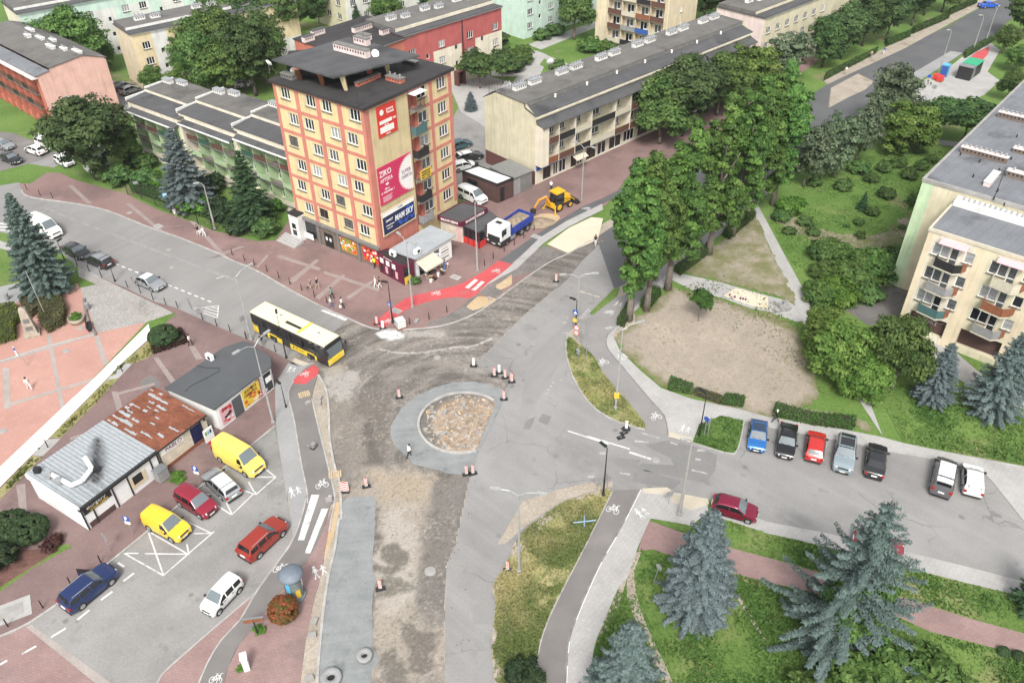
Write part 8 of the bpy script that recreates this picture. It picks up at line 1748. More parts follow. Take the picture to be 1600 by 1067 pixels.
mb=MB(); q0=TFs[0].pt(.6,.1,-1.5); mb.lathe([(.35,.7),(.35,.75)],10,(q0[0],q0[1],.1)); mb.bar((q0[0],q0[1],.1),(q0[0],q0[1],.8),.04,.04,5); part('table',mb,MT['wood_rail'],tz)
# dark container pavilion
cp0=[P(x,y,3.2) for x,y in ((777,288),(802,278),(748,259),(722,267))]; c2=[Vector((p.x,p.y)) for p in cp0]
cz=empty('container_pavilion',cp0[0].xy.to_3d()+Vector((0,0,.1)),0,'dark brown flat pavilion with bright white roof beside the terrace gable','pavilion'); mb=MB(); CF=[Face(c2[i],c2[(i+1) % 4],.1,3.2) for i in range(4)]
for f in CF: f.wall(mb)
part('wall',mb,MT['brown_tile'],cz); mb=MB(); mb.prism([(p.x,p.y) for p in c2],3.05,3.12); part('roof',mb,MT['white_board'],cz); mb=MB()
for i,f in enumerate(CF): f.box(mb,0,f.W,2.9,3.24,-.14,.06+.003*i)
part('parapet',mb,MT['metal_dark'],cz); fpan(CF[0],cz,.5,1.3,.15,2.4,'black','door',.03); fpan(CF[3],cz,1,3,.8,2.4,'pane_dark','window',.03)
mb=MB(); f=CF[0]; f.box(mb,f.W+.05,f.W+4.0,.1,2.8,-5.5,-.3); part('annex',mb,MT['concrete_dark'],cz); mb=MB(); f.box(mb,f.W+.06,f.W+4.1,2.81,2.95,-5.6,-.2); part('annex_roof',mb,MT['metal_grey'],cz); fpan(f,cz,f.W+.6,f.W+1.7,.3,2.3,'pane_dark','window',-.24) if False else None
mb=MB(); f.box(mb,f.W+.3,f.W+1.6,.15,2.5,-.29,-.25); part('door',mb,MT['galv'],cz); p=f.pt(f.W*.6,0,-7); mb=MB(); mb.cbox((p[0],p[1],3.3),(.6,.6,.4)); part('roof_vent',mb,MT['metal_dark'],cz)
# hexagonal kiosk under the big tree, site cabin at the top right
hx=P(152,262,.1); hk=empty('hexagonal_kiosk',hx,.2,'white hexagonal kiosk half hidden under the big dark tree','kiosk'); mb=MB(); mb.lathe([(2.0,0),(2.0,2.5)],6); mb.build('wall',MT['white_board'],hk); mb=MB(); mb.lathe([(2.5,2.5),(2.4,2.75),(.2,3.2)],6); mb.build('roof',MT['white_board'],hk)
for k in range(6): a=2*PI*(k+.5)/6; mb=MB(); mb.box(-.7,-.02,.8,.7,.02,2.1,0,Matrix.Translation((1.75*math.cos(a),1.75*math.sin(a),0)) @ Matrix.Rotation(a+PI/2,4,'Z')); mb.build('window',MT['pane_dark'],hk)
sc=P(1512,118,.05); cab=empty('site_cabin',sc,STREET_DIR,'dark site cabin with bright green roof beside the boulevard','cabin'); mb=MB(); mb.box(-3,-1.3,0,3,1.3,2.4); mb.build('wall',MT['metal_dark'],cab); MB().box(-1.2,-1.4,2.4,3.1,1.4,2.5).build('roof',MT['site_green'] if 'site_green' in MT else MT.setdefault('site_green',flat('green_roof',(.03,.32,.16),.6)),cab); MB().box(-3.1,-1.4,2.4,-1.25,1.4,2.46).build('roof',MT['metal_grey'],cab); MB().box(-2,-1.33,.1,-1.1,-1.305,2.1).build('door',MT['grey_rail'],cab)
tl=P(1474,119,.05); wc=empty('portable_toilet',tl,STREET_DIR,'blue portable toilet next to the site cabin','toilet'); MB().box(-.6,-.6,0,.6,.6,2.1).build('body',MT['blue_rail'],wc); MB().box(-.65,-.65,2.1,.65,.65,2.3).build('roof',MT['print_cyan'],wc); MB().box(-.45,-.63,.1,.45,-.605,2.0).build('door',MT['print_cyan'],wc)
for i,(x,y) in enumerate(((1462,124),(1468,127))): e=empty('brick_pallet',P(x,y,.05),STREET_DIR,'stack of red paving bricks on a pallet by the portable toilet','pallet','brick pallets by the site cabin'); MB().box(-.6,-.5,.15,.6,.5,1.0).build('brick_stack',MT['print_red'],e); MB().box(-.65,-.55,0,.65,.55,.14).build('pallet_base',MT['wood_rail'],e)

# ------------------------------------------------------------------ lamps, signs, bollards, site gear
MT['lamp_pole']=flat('lamp_pole',(.40,.41,.40),.5,.3,var=.1); MT['lamp_glass']=flat('lamp_lens',(.60,.61,.60),.3); MT['lamp_black']=flat('black_lamp_pole',(.02,.021,.022),.5,.2); MT['concrete_pole']=flat('concrete_pole',(.33,.32,.30),.85,var=.15)
def street_lamp(base,top,arms,label,z0=.1,pole='lamp_pole',r=.09,group='street lamps'):
    b=P(base[0],base[1],z0); h=height(base,top[1],z0); e=empty('street_lamp',b,0,label,'street lamp',group)
    mb=MB(); mb.bar((0,0,0),(0,0,h*.35),r*1.35,r*1.2,8); mb.bar((0,0,h*.35),(0,0,h),r,r*.55,8); mb.build('pole',MT[pole],e); mb=MB(); mb.lathe([(r*2.2,0),(r*2.2,.25),(r*1.4,.3)],8); mb.build('pole_base',MT['concrete'] if pole != 'lamp_black' else MT[pole],e)
    for ax,ay in arms:
        zt=h+(.5 if len(arms) > 1 or pole != 'lamp_black' else .05); p=P(ax,ay,z0+zt); d=Vector((p.x-b.x,p.y-b.y,0)); L=min(d.length,2.6); d=d.normalized() if d.length > .05 else Vector((0,-1,0)); mb=MB(); mb.tube([(0,0,h-.1),tuple(d*L*.35+Vector((0,0,h+(zt-h)*.75))),tuple(d*L*.8+Vector((0,0,zt)))],[r*.55,r*.45,r*.4],6); a_=mb.build('arm',MT[pole],e)
        mb=MB(); Mx=Matrix.Translation(d*L*.8+Vector((0,0,zt))) @ Matrix.Rotation(math.atan2(d.y,d.x),4,'Z'); mb.box(-.05,-.13,-.04,.72,.13,.09,0,Mx); mb.build('lamp_head',MT['lamp_pole'] if pole != 'lamp_black' else MT['lamp_black'],e); mb=MB(); mb.box(.08,-.1,-.075,.66,.1,-.043,0,Mx); mb.build('lamp_lens',MT['lamp_glass'],e)
    return e
street_lamp((393,531),(371,432),((344,434.5),(391,414)),'twin armed lamp with a traffic camera at the bus stop',.09); street_lamp((427,660),(394,541),((417,519),(368,551)),'twin armed lamp in front of the slate grey shop',.09); street_lamp((447.5,559),(434,491),((432,489),),'black lamp in front of the yellow bus',.09,'lamp_black',.06); street_lamp((447,636),(439,601),((437,599),),'short black lamp on the new grey pavement',.09,'lamp_black',.05)
street_lamp((644.5,480),(635,380),((622.5,365),(646,380)),'twin armed lamp in front of the burgundy kiosk'); street_lamp((746,422),(749,318),((748,314),),'slim grey lamp left of the tipper lorry'); street_lamp((908.7,313),(911,231),((898,222),(928,231)),'twin armed lamp on the lawn beside the backhoe'); street_lamp((901,509),(905,433),((879,429),(931,427)),'twin armed lamp at the zebra crossing by the poplars')
street_lamp((899.5,513),(902,470),((898,468),),'black lamp with zebra signs at the crossing',.1,'lamp_black',.07); street_lamp((961.5,638),(972.6,515),((951.6,513),(1002,503)),'twin armed lamp with yellow box in the grass island'); street_lamp((1092,683),(1101,616),((1101,613),),'black lamp in the small grass island by the parking row',.1,'lamp_black',.07); street_lamp((1061.5,803),(1078,692),((1075,686),),'tall concrete lamp post at the side road corner',.1,'concrete_pole',.13); street_lamp((942.5,773),(947.6,700),((946,697),),'black lamp at the tip of the dry grass verge',.1,'lamp_black',.07); street_lamp((811,893),(811,773),((772,763),(847,771)),'twin armed lamp at the left edge of the dry verge')
street_lamp((336,358),(318,290),((309,286),),'concrete lamp post by the garden fence',.1,'concrete_pole',.11); street_lamp((152,118),(141,74),((132,72),),'grey lamp behind the pink block',.1); street_lamp((120,215),(113,155),((105,151),),'lamp in front of the pink gable',.1); street_lamp((1466,117),(1484,51),((1484,47),),'grey lamp beside the site cabin'); street_lamp((1520,80),(1539,28),((1534,24),),'grey lamp at the upper boulevard kerb'); street_lamp((1540,66),(1558,16),((1561,10),),'lamp by the blue car at the top of the boulevard'); street_lamp((613.6,504),(606,442),((604,441),),'black lamp with a blue zebra sign on the red cycle path',.1,'lamp_black',.07)
street_lamp((180,440),(173.5,420),((173,419),),'short dark lamp post at the parking kerb',.01,'lamp_black',.06); street_lamp((101,407),(91,378),((90,377),),'dark lamp post beside the dark grey saloon',.01,'lamp_black',.06)
mb=MB(); p=P(961.5,638,.1); mb.cbox((p.x,p.y,1.9),(.5,.35,.6)); tag(mb.build('junction_box',MT['print_yellow']),'yellow box strapped to the lamp in the grass island','box')
def sign(base,ht,kind,face,label,z0=.1,cat='sign',lean=0):
    """post with a plate facing the photo point 'face'"""
    b=P(base[0],base[1],z0); d=P(face[0],face[1],z0)-b; rz=math.atan2(d.y,d.x)+PI/2; e=empty('road_sign',b,rz,label,cat); mb=MB(); mb.bar((0,.03,0),(lean,.03,ht),.035,.035,6); mb.build('post',MT['galv'],e)
    def disc(z,r,m,o=0): mb=MB(); mb.lathe([(r,-.02-o),(r,-.001-o)],18,(lean,0,z),0,'y'); return mb.build('plate',MT[m],e)
    def sq(z,w,h,m,o=0): return MB().box(lean-w/2,-.02-o,z-h/2,lean+w/2,-.001-o,z+h/2).build('plate',MT[m],e)
    if kind=='P':
        s_=sq(ht-.3,.62,.62,'print_blue'); letter('P',.62,'print_white',s_,(lean,-.03,ht-.3),0,.3,bold=.02); sq(ht-.82,.55,.34,'print_white')
    if kind=='zebra':
        s_=sq(ht-.3,.62,.62,'print_blue'); mb=MB(); mb.add([(-.24,-.03,ht-.52),(.24,-.03,ht-.52),(0,-.03,ht-.08)],[(0,1,2)]); mb.build('triangle',MT['print_white'],s_); mb=MB(); mb.bar((-.04,-.035,ht-.48),(.03,-.035,ht-.25),.03,.02,4); mb.build('figure',MT['print_black'],s_)
    if kind=='limits':
        for i,t_ in enumerate(('7,5t','40')):
            z=ht-.35-.72*i; s_=disc(z,.33,'print_red'); disc(z,.25,'print_white',.008); letter(t_,.28,'print_black',s_,(0,-.035,z),0,.3)
    if kind=='yellow': sq(ht-.3,.5,.5,'print_yellow')
    if kind=='back': sq(ht-.4,.7,.7,'galv')
    if kind=='round': disc(ht-.3,.3,'galv')
    if kind=='target': disc(ht-.35,.28,'galv'); sq(ht-.8,.45,.22,'galv')
    if kind=='big': sq(ht-.6,1.5,1.15,'grey_rail')
    if kind=='blue': disc(ht-.35,.33,'print_blue')
    if kind=='stop': sq(ht-.4,.75,.7,'print_cyan'); sq(ht-.3,.5,.3,'print_white',.008)
    if kind=='flag': sq(ht-.7,.14,1.3,'print_white'); sq(ht-.35,.14,.4,'print_blue',.006)
    return e
dn=lambda x,y: (x,y+60)
sign((313.4,757.7),2.5,'P',(200,900),'blue P sign with white plate between the silver estate and the yellow van',.09); sign((208,836),2.5,'P',(120,960),'blue P sign with white plate in front of the burger kiosk',.09); sign((172.9,861),2.3,'back',(400,700),'grey sign seen from behind near the car park kerb',.09); sign((611.6,503),2.9,'zebra',(500,560),'blue zebra crossing sign at the red cycle path')
sign((898,513),2.6,'zebra',(800,640),'blue zebra crossing sign by the poplars'); sign((897.5,515.5),1.7,'yellow',(800,640),'small yellow sign under the zebra sign'); sign((900,534.5),2.4,'limits',(800,640),'pair of round red and white limit signs in the grass island tip'); sign((909,537),2.0,'round',(960,480),'round sign turned away behind the limit signs'); sign((918.5,524),3.2,'round',(960,480),'tall grey post on the cycle path at the crossing'); sign((916,561),2.2,'round',(960,500),'thin grey sign post in the grass island'); sign((903,560),1.5,'target',(800,650),'white round sign with a plate low in the grass island')
sign((1104.5,683),2.6,'back',(1010,640),'narrow sign in the small grass island beside the black lamp'); sign((1099.5,682),2.7,'blue',(1000,760),'round blue sign fixed at the black lamp of the small island'); sign((949,762),1.9,'round',(980,730),'round sign behind the black lamp of the dry verge'); sign((933.5,766),1.6,'back',(960,740),'low board sign at the tip of the dry verge'); sign((1044.5,787),1.7,'back',(1010,740),'narrow sign by the tactile strip at the side road'); sign((303,497),2.6,'big',(380,470),'large grey sign board seen from behind at the hatched area',.09); sign((263,324),2.4,'stop',(330,420),'blue bus stop sign beside the garden fence'); sign((43,571),2.9,'flag',(60,640),'leaning banner pole with a base plate on the salmon square',.03,'banner',-.5); sign((216,300),1.8,'back',(230,400),'green and white notice board by the fence'); sign((385,524),2.8,'back',(330,480),'grey sign at the twin lamp of the bus stop',.09)
sign((1454,156),2.8,'back',(1400,260),'brown board on a post at the cycle path near the cabin'); sign((1447,137),2.5,'blue',(1400,260),'blue round sign by the site cabin'); sign((1020,862+50),2.9,'round',(960,960),'tilted grey pole sign in the lawn by the blue spruce',.05,'sign',.35)
# bollards
BOL=MB().bar((0,0,0),(0,0,.95),.055,.05,7).mesh('bollard',MT['lamp_black']); BCAP=MB().lathe([(.06,.95),(.06,1.0),(.02,1.04)],7).mesh('cap',MT['rust_rail'])
def bollards(pts,label,group,z0):
    for c in pts: e=empty('bollard',P(c[0],c[1],z0),0,label,'bollard',group); link('post',BOL,e); link('cap',BCAP,e)
bollards(q(T5,'430,515 497,548 565,578 710,638 782,668 852,705 922,732 988,750 1127,815 1205,850 1280,882 1368,920'),'thin dark bollard along the south kerb of the left street','bollards along the south kerb',.09)
bollards(q(T5,'150,95 225,128 293,142 1292,458 1360,490 1415,515')+q(T6,'62,550 128,585 190,620 255,655 325,690 395,725'),'thin dark bollard along the plaza kerb of the left street','bollards along the plaza kerb',.1)
bollards(q(D5,'475,515 655,470 820,405')+q(D6,'100,1040 182,975 283,905 377,850 465,780 560,715'),'thin dark bollard beside the new cycle path','bollards beside the new cycle path',.1); bollards(q(C1,'562,398 395,520 240,650 45,752'),'rusty bollard along the left car park kerb','bollards along the left car park',.09); bollards(q(D4,'30,410 300,530')+q(D1,'1135,715')+q(D2,'445,468'),'single dark bollard on the paved square','bollards on the paved square',.1)
# striped site boards
def board(c,face,label,w=.26,hgt=1.0,kind='stripe',z0=.06):
    b=P(c[0],c[1],z0); d=P(face[0],face[1],z0)-b; e=empty('warning_board',b,math.atan2(d.y,d.x)+PI/2,label,'warning board','striped warning boards'); MB().box(-.4,-.2,0,.4,.2,.11).build('foot',MT['trim'],e); bd=MB().box(-w/2,-.02,.15,w/2,.02,.15+hgt).build('board',MT['print_white'],e)
    mb=MB()
    if kind=='stripe':
        for sd in (-1,1):
            for k in range(4): z=.2+k*hgt*.25; mb.add([(-w/2,sd*.024,z),(w/2,sd*.024,z+w*.7),(w/2,sd*.024,z+w*.7+hgt*.12),(-w/2,sd*.024,z+hgt*.12)],[(0,1,2,3) if sd < 0 else (3,2,1,0)])
    elif kind=='chevron':
        for k in range(4): z=.2+k*hgt*.25; mb.add([(-w/2,-.024,z),(0,-.024,z+.12),(0,-.024,z+.26),(-w/2,-.024,z+.14)],[(0,1,2,3)]); mb.add([(0,-.0241,z+.12),(w/2,-.0241,z),(w/2,-.0241,z+.14),(0,-.0241,z+.26)],[(0,1,2,3)])
    if kind != 'plain': mb.build('stripes',MT['print_red'],bd)
    mb=MB(); mb.lathe([(.09,0),(.1,.05),(.06,.12)],8,(0,0,.15+hgt)); mb.build('warning_lamp',MT['print_orange'],e) if kind=='chevron' else None; return e
for t,s,lb,kd_ in ((B2,'797,325','striped board at the upper left rim of the grey apron','stripe'),(B2,'1210,150','white backed board where the old asphalt begins','plain'),(B2,'1325,205','first striped board of the row above the apron','stripe'),(B2,'1352,188','thin white board turned sideways above the apron','plain'),(B2,'1385,215','second striped board of the row above the apron','stripe'),(B2,'1421,238','striped board nearest the old asphalt above the apron','stripe'),(B2,'1378,335','striped board at the right rim of the apron','stripe'),(B2,'1170,752','left of two striped boards at the lower rim of the apron','stripe'),(B2,'1206,748','right of two striped boards at the lower rim of the apron','stripe'),(B2,'614,820','striped board above the grey lane','stripe'),(B2,'497,848','wide red chevron board above the grey lane','chevron'),(C2,'692,545','striped board half way down the grey lane','stripe'),(C2,'1398,440','striped board beside the dry verge edge','stripe'),(D5,'172,515','striped board at the end of the red cycle path','stripe'),(D5,'228,555','narrow white board at the end of the red cycle path','plain'),(T7,'245,605','striped board by the new kerb near the twin lamp','stripe'),(B3,'635,500','white board lying over its weights by the grass island','plain')):
    c=q(t,s)[0]; board(c,(c[0]+random.uniform(-25,25),c[1]+60),lb,.75 if kd_=='chevron' else .27,1.15 if kd_=='chevron' else 1.0,kd_)
for i,s in enumerate(('605,548','622,522','632,498')): e=empty('rubber_weight',P(*q(B3,s)[0],.02),.4,'black rubber barrier weight beside the grass island','weight','rubber weights by the grass island'); MB().box(-.4,-.2,0,.4,.2,.12).build('block',MT['trim'],e); MB().box(-.06,-.06,.12,.06,.06,.15).build('socket',MT['grey_rail'],e)
# tank in its cage, pallets, blocks, rings, machine
ib=empty('caged_water_tank',P(626,511,.1),.5,'white plastic water tank in a metal cage by the black lamp','water tank'); MB().box(-.5,-.5,.18,.5,.5,1.12).build('tank',MT['print_white'],ib); mb=MB()
for k in range(6):
    for z in (.2,.45,.7,.95,1.15): pass
    x=-.53+.212*k; mb.bar((x,-.54,.15),(x,-.54,1.18),.015,.015,4); mb.bar((x,.54,.15),(x,.54,1.18),.015,.015,4); mb.bar((-.54,x,.15),(-.54,x,1.18),.015,.015,4); mb.bar((.54,x,.15),(.54,x,1.18),.015,.015,4)
for z in (.2,.52,.84,1.17): mb.bar((-.54,-.545,z),(.54,-.545,z),.015,.015,4); mb.bar((-.54,.545,z),(.54,.545,z),.015,.015,4); mb.bar((-.545,-.54,z),(-.545,.54,z),.015,.015,4); mb.bar((.545,-.54,z),(.545,.54,z),.015,.015,4)
mb.build('cage',MT['galv'],ib); MB().box(-.6,-.6,0,.6,.6,.14).build('pallet_base',MT['wood_rail'],ib)
MT['pale_wood']=flat('pale_timber',(.46,.36,.24),.85,var=.2,vs=4)
def pallet(c,rz,label,z0=.1,wood='pale_wood'):
    e=empty('wooden_pallet',P(c[0],c[1],z0),rz,label,'pallet','wooden pallets on the new path')
    for k in range(6): MB().box(-.6+.21*k,-.4,.1,-.45+.21*k,.4,.13).build('plank',MT[wood],e)
    for y in (-.36,0,.36): MB().box(-.6,y-.04,0,.6,y+.04,.098).build('runner',MT[wood],e)
pallet(q(B2,'268,308')[0],.4,'wooden pallet at the top of the new path by the red patch'); pallet(q(B2,'440,752')[0],.2,'wooden pallet on the soil strip above the chevron board')
CB=MB().box(-.3,-.2,0,.3,.2,.28).mesh('concrete_block',MT['concrete'])
for t,s in ((B2,'355,332'),(B2,'352,358'),(B2,'290,358'),(B2,'405,895'),(C2,'328,730'),(C2,'315,805'),(C2,'298,1045'),(B2,'1050,410'),(B2,'1040,535'),(B2,'1155,365'),(D5,'1215,285'),(D5,'540,490')):
    o=link('concrete_block',CB,None,P(*q(t,s)[0],.1 if t is not B2 or '1' != s[0] else .35),random.uniform(0,3)); tag(o,'loose pale concrete block left lying on the works','concrete block','loose concrete blocks on the works')
pm=empty('plate_compactor',P(*q(B2,'322,600')[0],.1),1.2,'grey plate compactor standing on the new cycle path','machine'); MB().box(-.35,-.25,0,.35,.25,.1).build('plate',MT['metal_dark'],pm); MB().box(-.25,-.2,.1,.2,.2,.55).build('engine',MT['grey_rail'],pm); mb=MB(); mb.bar((-.2,-.15,.4),(-.8,-.15,1.0),.03,.03,5); mb.bar((-.2,.15,.4),(-.8,.15,1.0),.03,.03,5); mb.bar((-.8,-.15,1.0),(-.8,.15,1.0),.03,.03,5); mb.build('handle',MT['galv'],pm)
def cring(c,label,r=.62): e=empty('concrete_ring',P(c[0],c[1],.09),0,label,'concrete ring','precast concrete rings'); mb=MB(); mb.lathe([(r,0),(r,.30),(r*.92,.36),(r*.45,.36),(r*.38,.28),(r*.38,.0)],24); mb.build('ring',MT['slab_new'],e,True); mb=MB(); mb.lathe([(r*.37,.02),(r*.37,.06)],16); mb.build('hole',MT['black'],e)
cring((570,1026),'whole white concrete ring on the grey lane'); cring((518,1060),'white concrete ring cut by the bottom edge',.8)
# rubble on the island
rr=random.Random(3); mb=MB()
for k in range(230):
    a=rr.uniform(0,2*PI); d=RR*.86*math.sqrt(rr.random()); x,y=RC.x+d*math.cos(a),RC.y+d*math.sin(a); s_=rr.uniform(.04,.2)*(1.5 if rr.random() < .12 else 1); z=.27
    if on_cut((x,y)): continue
    Mx=Matrix.Translation((x,y,z)) @ Matrix.Rotation(rr.uniform(0,6),4,Vector((rr.random(),rr.random(),rr.random()+.1)).normalized()); mb.box(-s_,-s_*.7,-s_*.4,s_,s_*.7,s_*.4,rr.randrange(3),Mx)
tag(mb.build('rubble',[MT['concrete'],MT['soil'],MT['orange_sand']]),kind='stuff')
mb=MB()
for k in range(1300):
    x=rr.uniform(-22,0); y=rr.uniform(36,92); s_=rr.uniform(.015,.05)
    px=proj((x,y,0)); 
    if not (505 < px[0] < 745 and px[1] > 520): continue
    mb.box(-s_,-s_*.8,-s_*.5,s_,s_*.8,s_*.6,rr.randrange(3),Matrix.Translation((x,y,.07)) @ Matrix.Rotation(rr.uniform(0,6),4,'Z'))
tag(mb.build('gravel',[MT['kerb_dark'],MT['gravel'],MT['soil']]),kind='stuff')
# pit and heap at the backhoe
mb=MB(); c=P(842,349,.1); N=10; V=[(c.x,c.y,.75)]
for r_ in (.8,1.7,2.4):
    for k in range(N): a=2*PI*k/N; V.append((c.x+r_*math.cos(a)*rr.uniform(.8,1.2),c.y+r_*math.sin(a)*rr.uniform(.8,1.2)*.7,.75-.27*r_+rr.uniform(0,.12)))
F=[(0,1+k,1+(k+1) % N) for k in range(N)]+[(1+i*N+k,1+(i+1)*N+k,1+(i+1)*N+(k+1) % N,1+i*N+(k+1) % N) for i in range(2) for k in range(N)]
mb.add(V,F); tag(mb.build('earth_heap',MT['load'],None,True),'heap of dug earth behind the tipper lorry','earth heap'); sheet('soil_ground',sm(q(D6,'540,600 620,560 760,560 800,600 720,660 620,690 560,670 540,600'),2),.106,MT['orange_sand'])
# advertising column, wooden sign, parking machine, verge rack
ac=empty('advertising_column',P(463,930,.09),0,'round advertising column with grey domed cap by the cycle path','column'); mb=MB(); mb.lathe([(.82,0),(.82,.3),(.72,.32),(.72,2.75)],20); mb.build('drum',MT['print_drum'] if 'print_drum' in MT else MT.setdefault('print_drum',flat('poster_paper',(.16,.19,.19),.7,var=.5,vs=2)),ac,False); mb=MB(); mb.lathe([(1.0,2.75),(1.02,2.85),(.8,3.1),(.4,3.25),(.05,3.3)],20); mb.build('cap',MT['lead_cap'] if 'lead_cap' in MT else MT.setdefault('lead_cap',flat('lead_grey',(.14,.165,.20),.6,var=.15)),ac,True)
for k in range(6):
    a=k*1.05-2.2; mb=MB(); pts=[(.735*math.cos(a+t*.11),.735*math.sin(a+t*.11)) for t in range(6)]; z0_,z1_=(.5,1.5) if k % 2 else (1.3,2.5)
    for i in range(5): mb.quad((*pts[i],z0_),(*pts[i+1],z0_),(*pts[i+1],z1_),(*pts[i],z1_))
    mb.build('poster',MT[('print_cyan','print_yellow','print_white','print_lilac','print_red','print_green')[k]],ac)
wsn=empty('wooden_sign',P(403,991,.09),.15,'brown timber direction board on a dark post near the red bush','sign'); mb=MB(); mb.bar((0,0,0),(0,0,2.1),.07,.07,6); mb.build('post',MT['lamp_black'],wsn); MB().box(-.75,-.06,1.7,.75,.06,2.15).build('board',MT['wood_rail'],wsn); MB().box(-.8,-.08,2.15,.8,.08,2.2).build('cap',MT['metal_grey'],wsn)
pk_=empty('parking_machine',P(386,1043,.09),-1.2,'white parking ticket machine beside the cycle path','ticket machine'); MB().box(-.3,-.22,0,.3,.22,1.5).build('cabinet',MT['white_paint'],pk_); MB().box(-.25,-.235,.95,.25,-.222,1.35).build('screen',MT['metal_dark'],pk_); MB().box(-.34,-.26,1.5,.34,.26,1.6).build('cap',MT['white_paint'],pk_)
br_=empty('bicycle_stand',P(*q(B3,'400,1050')[0],.1),.1,'blue grey metal frame standing in the dry verge','stand'); mb=MB(); mb.bar((-1.0,0,.9),(1.0,0,.95),.07,.07,6); mb.bar((-.1,-.5,.9),(.1,.6,.95),.07,.07,6); mb.build('frame',MT['silver_blue_m'] if 'silver_blue_m' in MT else MT.setdefault('silver_blue_m',flat('blue_grey_paint',(.20,.30,.38),.5)),br_); mb=MB(); mb.bar((0,0,0),(0,0,.95),.05,.05,6); mb.build('post',MT['galv'],br_)
# monument court: obelisk, planter, bins, bench, poles
MT['granite']=flat('weathered_stone',(.36,.31,.25),.9,var=.25,vs=2,bump=.3)
ob=empty('stone_monument',P(51,522,.03),.45,'tapering stone monument between the clipped hedges','monument'); mb=MB(); mb.box(-.85,-.85,0,.85,.85,.3); mb.build('base',MT['granite'],ob); mb=MB(); h_=3.6
for z0_,z1_,a,b in ((.3,1.2,.72,.62),(1.22,2.2,.60,.48),(2.22,3.2,.46,.36)): pass
mb.add([(s*.68,t*.68,.301) for s,t in ((-1,-1),(1,-1),(1,1),(-1,1))]+[(s*.36,t*.36,h_) for s,t in ((-1,-1),(1,-1),(1,1),(-1,1))]+[(0,0,h_+.3)],[(0,1,5,4),(1,2,6,5),(2,3,7,6),(3,0,4,7),(4,5,8),(5,6,8),(6,7,8),(7,4,8)]); mb.build('shaft',MT['granite'],ob)
for z in (.9,1.9): w_=.68-.097*(z-.3)+.02; mb=MB(); mb.box(-w_*.55,-w_-.012,z,w_*.55,-w_+.02,z+.55); mb.build('plaque',MT['concrete_dark'],ob)
pl_=empty('round_planter',P(121,503,.03),0,'round concrete planter with a bright green bush','planter'); mb=MB(); mb.lathe([(.75,0),(.95,.7),(.85,.72),(.8,.55)],20); mb.build('bowl',MT['print_pink'] if False else MT['granite'],pl_,True); link('bush',SHR['bright'][1],pl_,(0,0,.45)).scale=(.45,.45,.45)
for x,y,lb in ((138,483,'grey litter bin beside the cobbles'),(12,468,'grey litter bin on the pale path at the left edge')): e=empty('litter_bin',P(x,y,.03),0,lb,'litter bin'); mb=MB(); mb.lathe([(.25,.1),(.28,.9),(.2,.95)],12); mb.build('drum',MT['grey_rail'],e); mb=MB(); mb.bar((0,0,0),(0,0,.1),.05,.05,5); mb.build('foot',MT['metal_dark'],e)
bn=empty('park_bench',P(141,513,.03),R(115),'black bench at the edge of the monument court','bench'); MB().box(-.9,-.25,.4,.9,.25,.46).build('seat',MT['metal_dark'],bn); MB().box(-.9,.25,.5,.9,.31,.9).build('backrest',MT['metal_dark'],bn)
for sx in (-.7,.7): MB().box(sx-.04,-.22,0,sx+.04,.22,.398).build('leg',MT['metal_dark'],bn)
fpz=empty('flag_pole',P(73,497,.03),0,'bare white flagpole rising from the brown hedge','flagpole'); mb=MB(); mb.bar((0,0,0),(-.1,0,height((73,497),423,.03)),.06,.03,7); mb.build('pole',MT['lamp_pole'],fpz); mb=MB(); mb.lathe([(.12,0),(.12,.2)],8); mb.build('pole_base',MT['concrete'],fpz)
kt=kerb(q(D1,'0,618 440,475 880,365'),.25,.16,MT['slab']); kerb(q(D1,'880,365 820,250 790,150 770,30'),.25,.3,MT['concrete_dark'])
# garden fence: posts and wire panels
fence=empty('wire_fence',P(206,306,.1),0,'dark wire garden fence in front of the stepped green houses','fence'); fl2=[P(x,y,.1) for x,y in ((200,304),(222,312),(244,322),(266,332),(288,341),(310,350),(332,359),(354,364),(378,368),(402,371))]; o=fence.location
for i,p in enumerate(fl2):
    mb=MB(); mb.bar((p.x-o.x,p.y-o.y,0),(p.x-o.x,p.y-o.y,1.4),.05,.05,5); mb.build('post',MT['metal_dark'],fence)
    if i < len(fl2)-1:
        n_=fl2[i+1]; mb=MB()
        for z in (.15,.55,.95,1.3): mb.bar((p.x-o.x,p.y-o.y,z),(n_.x-o.x,n_.y-o.y,z),.02,.02,4)
        for k in range(8): v=p.lerp(n_,(k+.5)/8); mb.bar((v.x-o.x,v.y-o.y,.1),(v.x-o.x,v.y-o.y,1.3),.012,.012,4)
        mb.build('panel',MT['metal_dark'],fence)
bst=empty('timber_bench',P(276,331,.1),R(-32),'orange timber bench under the bush at the bus stop','bench'); MB().box(-.8,-.2,.42,.8,.2,.48).build('seat',MT['wood_rail'],bst); MB().box(-.8,.18,.55,.8,.23,.9).build('backrest',MT['wood_rail'],bst)
for sx in (-.6,.6): MB().box(sx-.05,-.18,0,sx+.05,.18,.418).build('leg',MT['metal_dark'],bst)
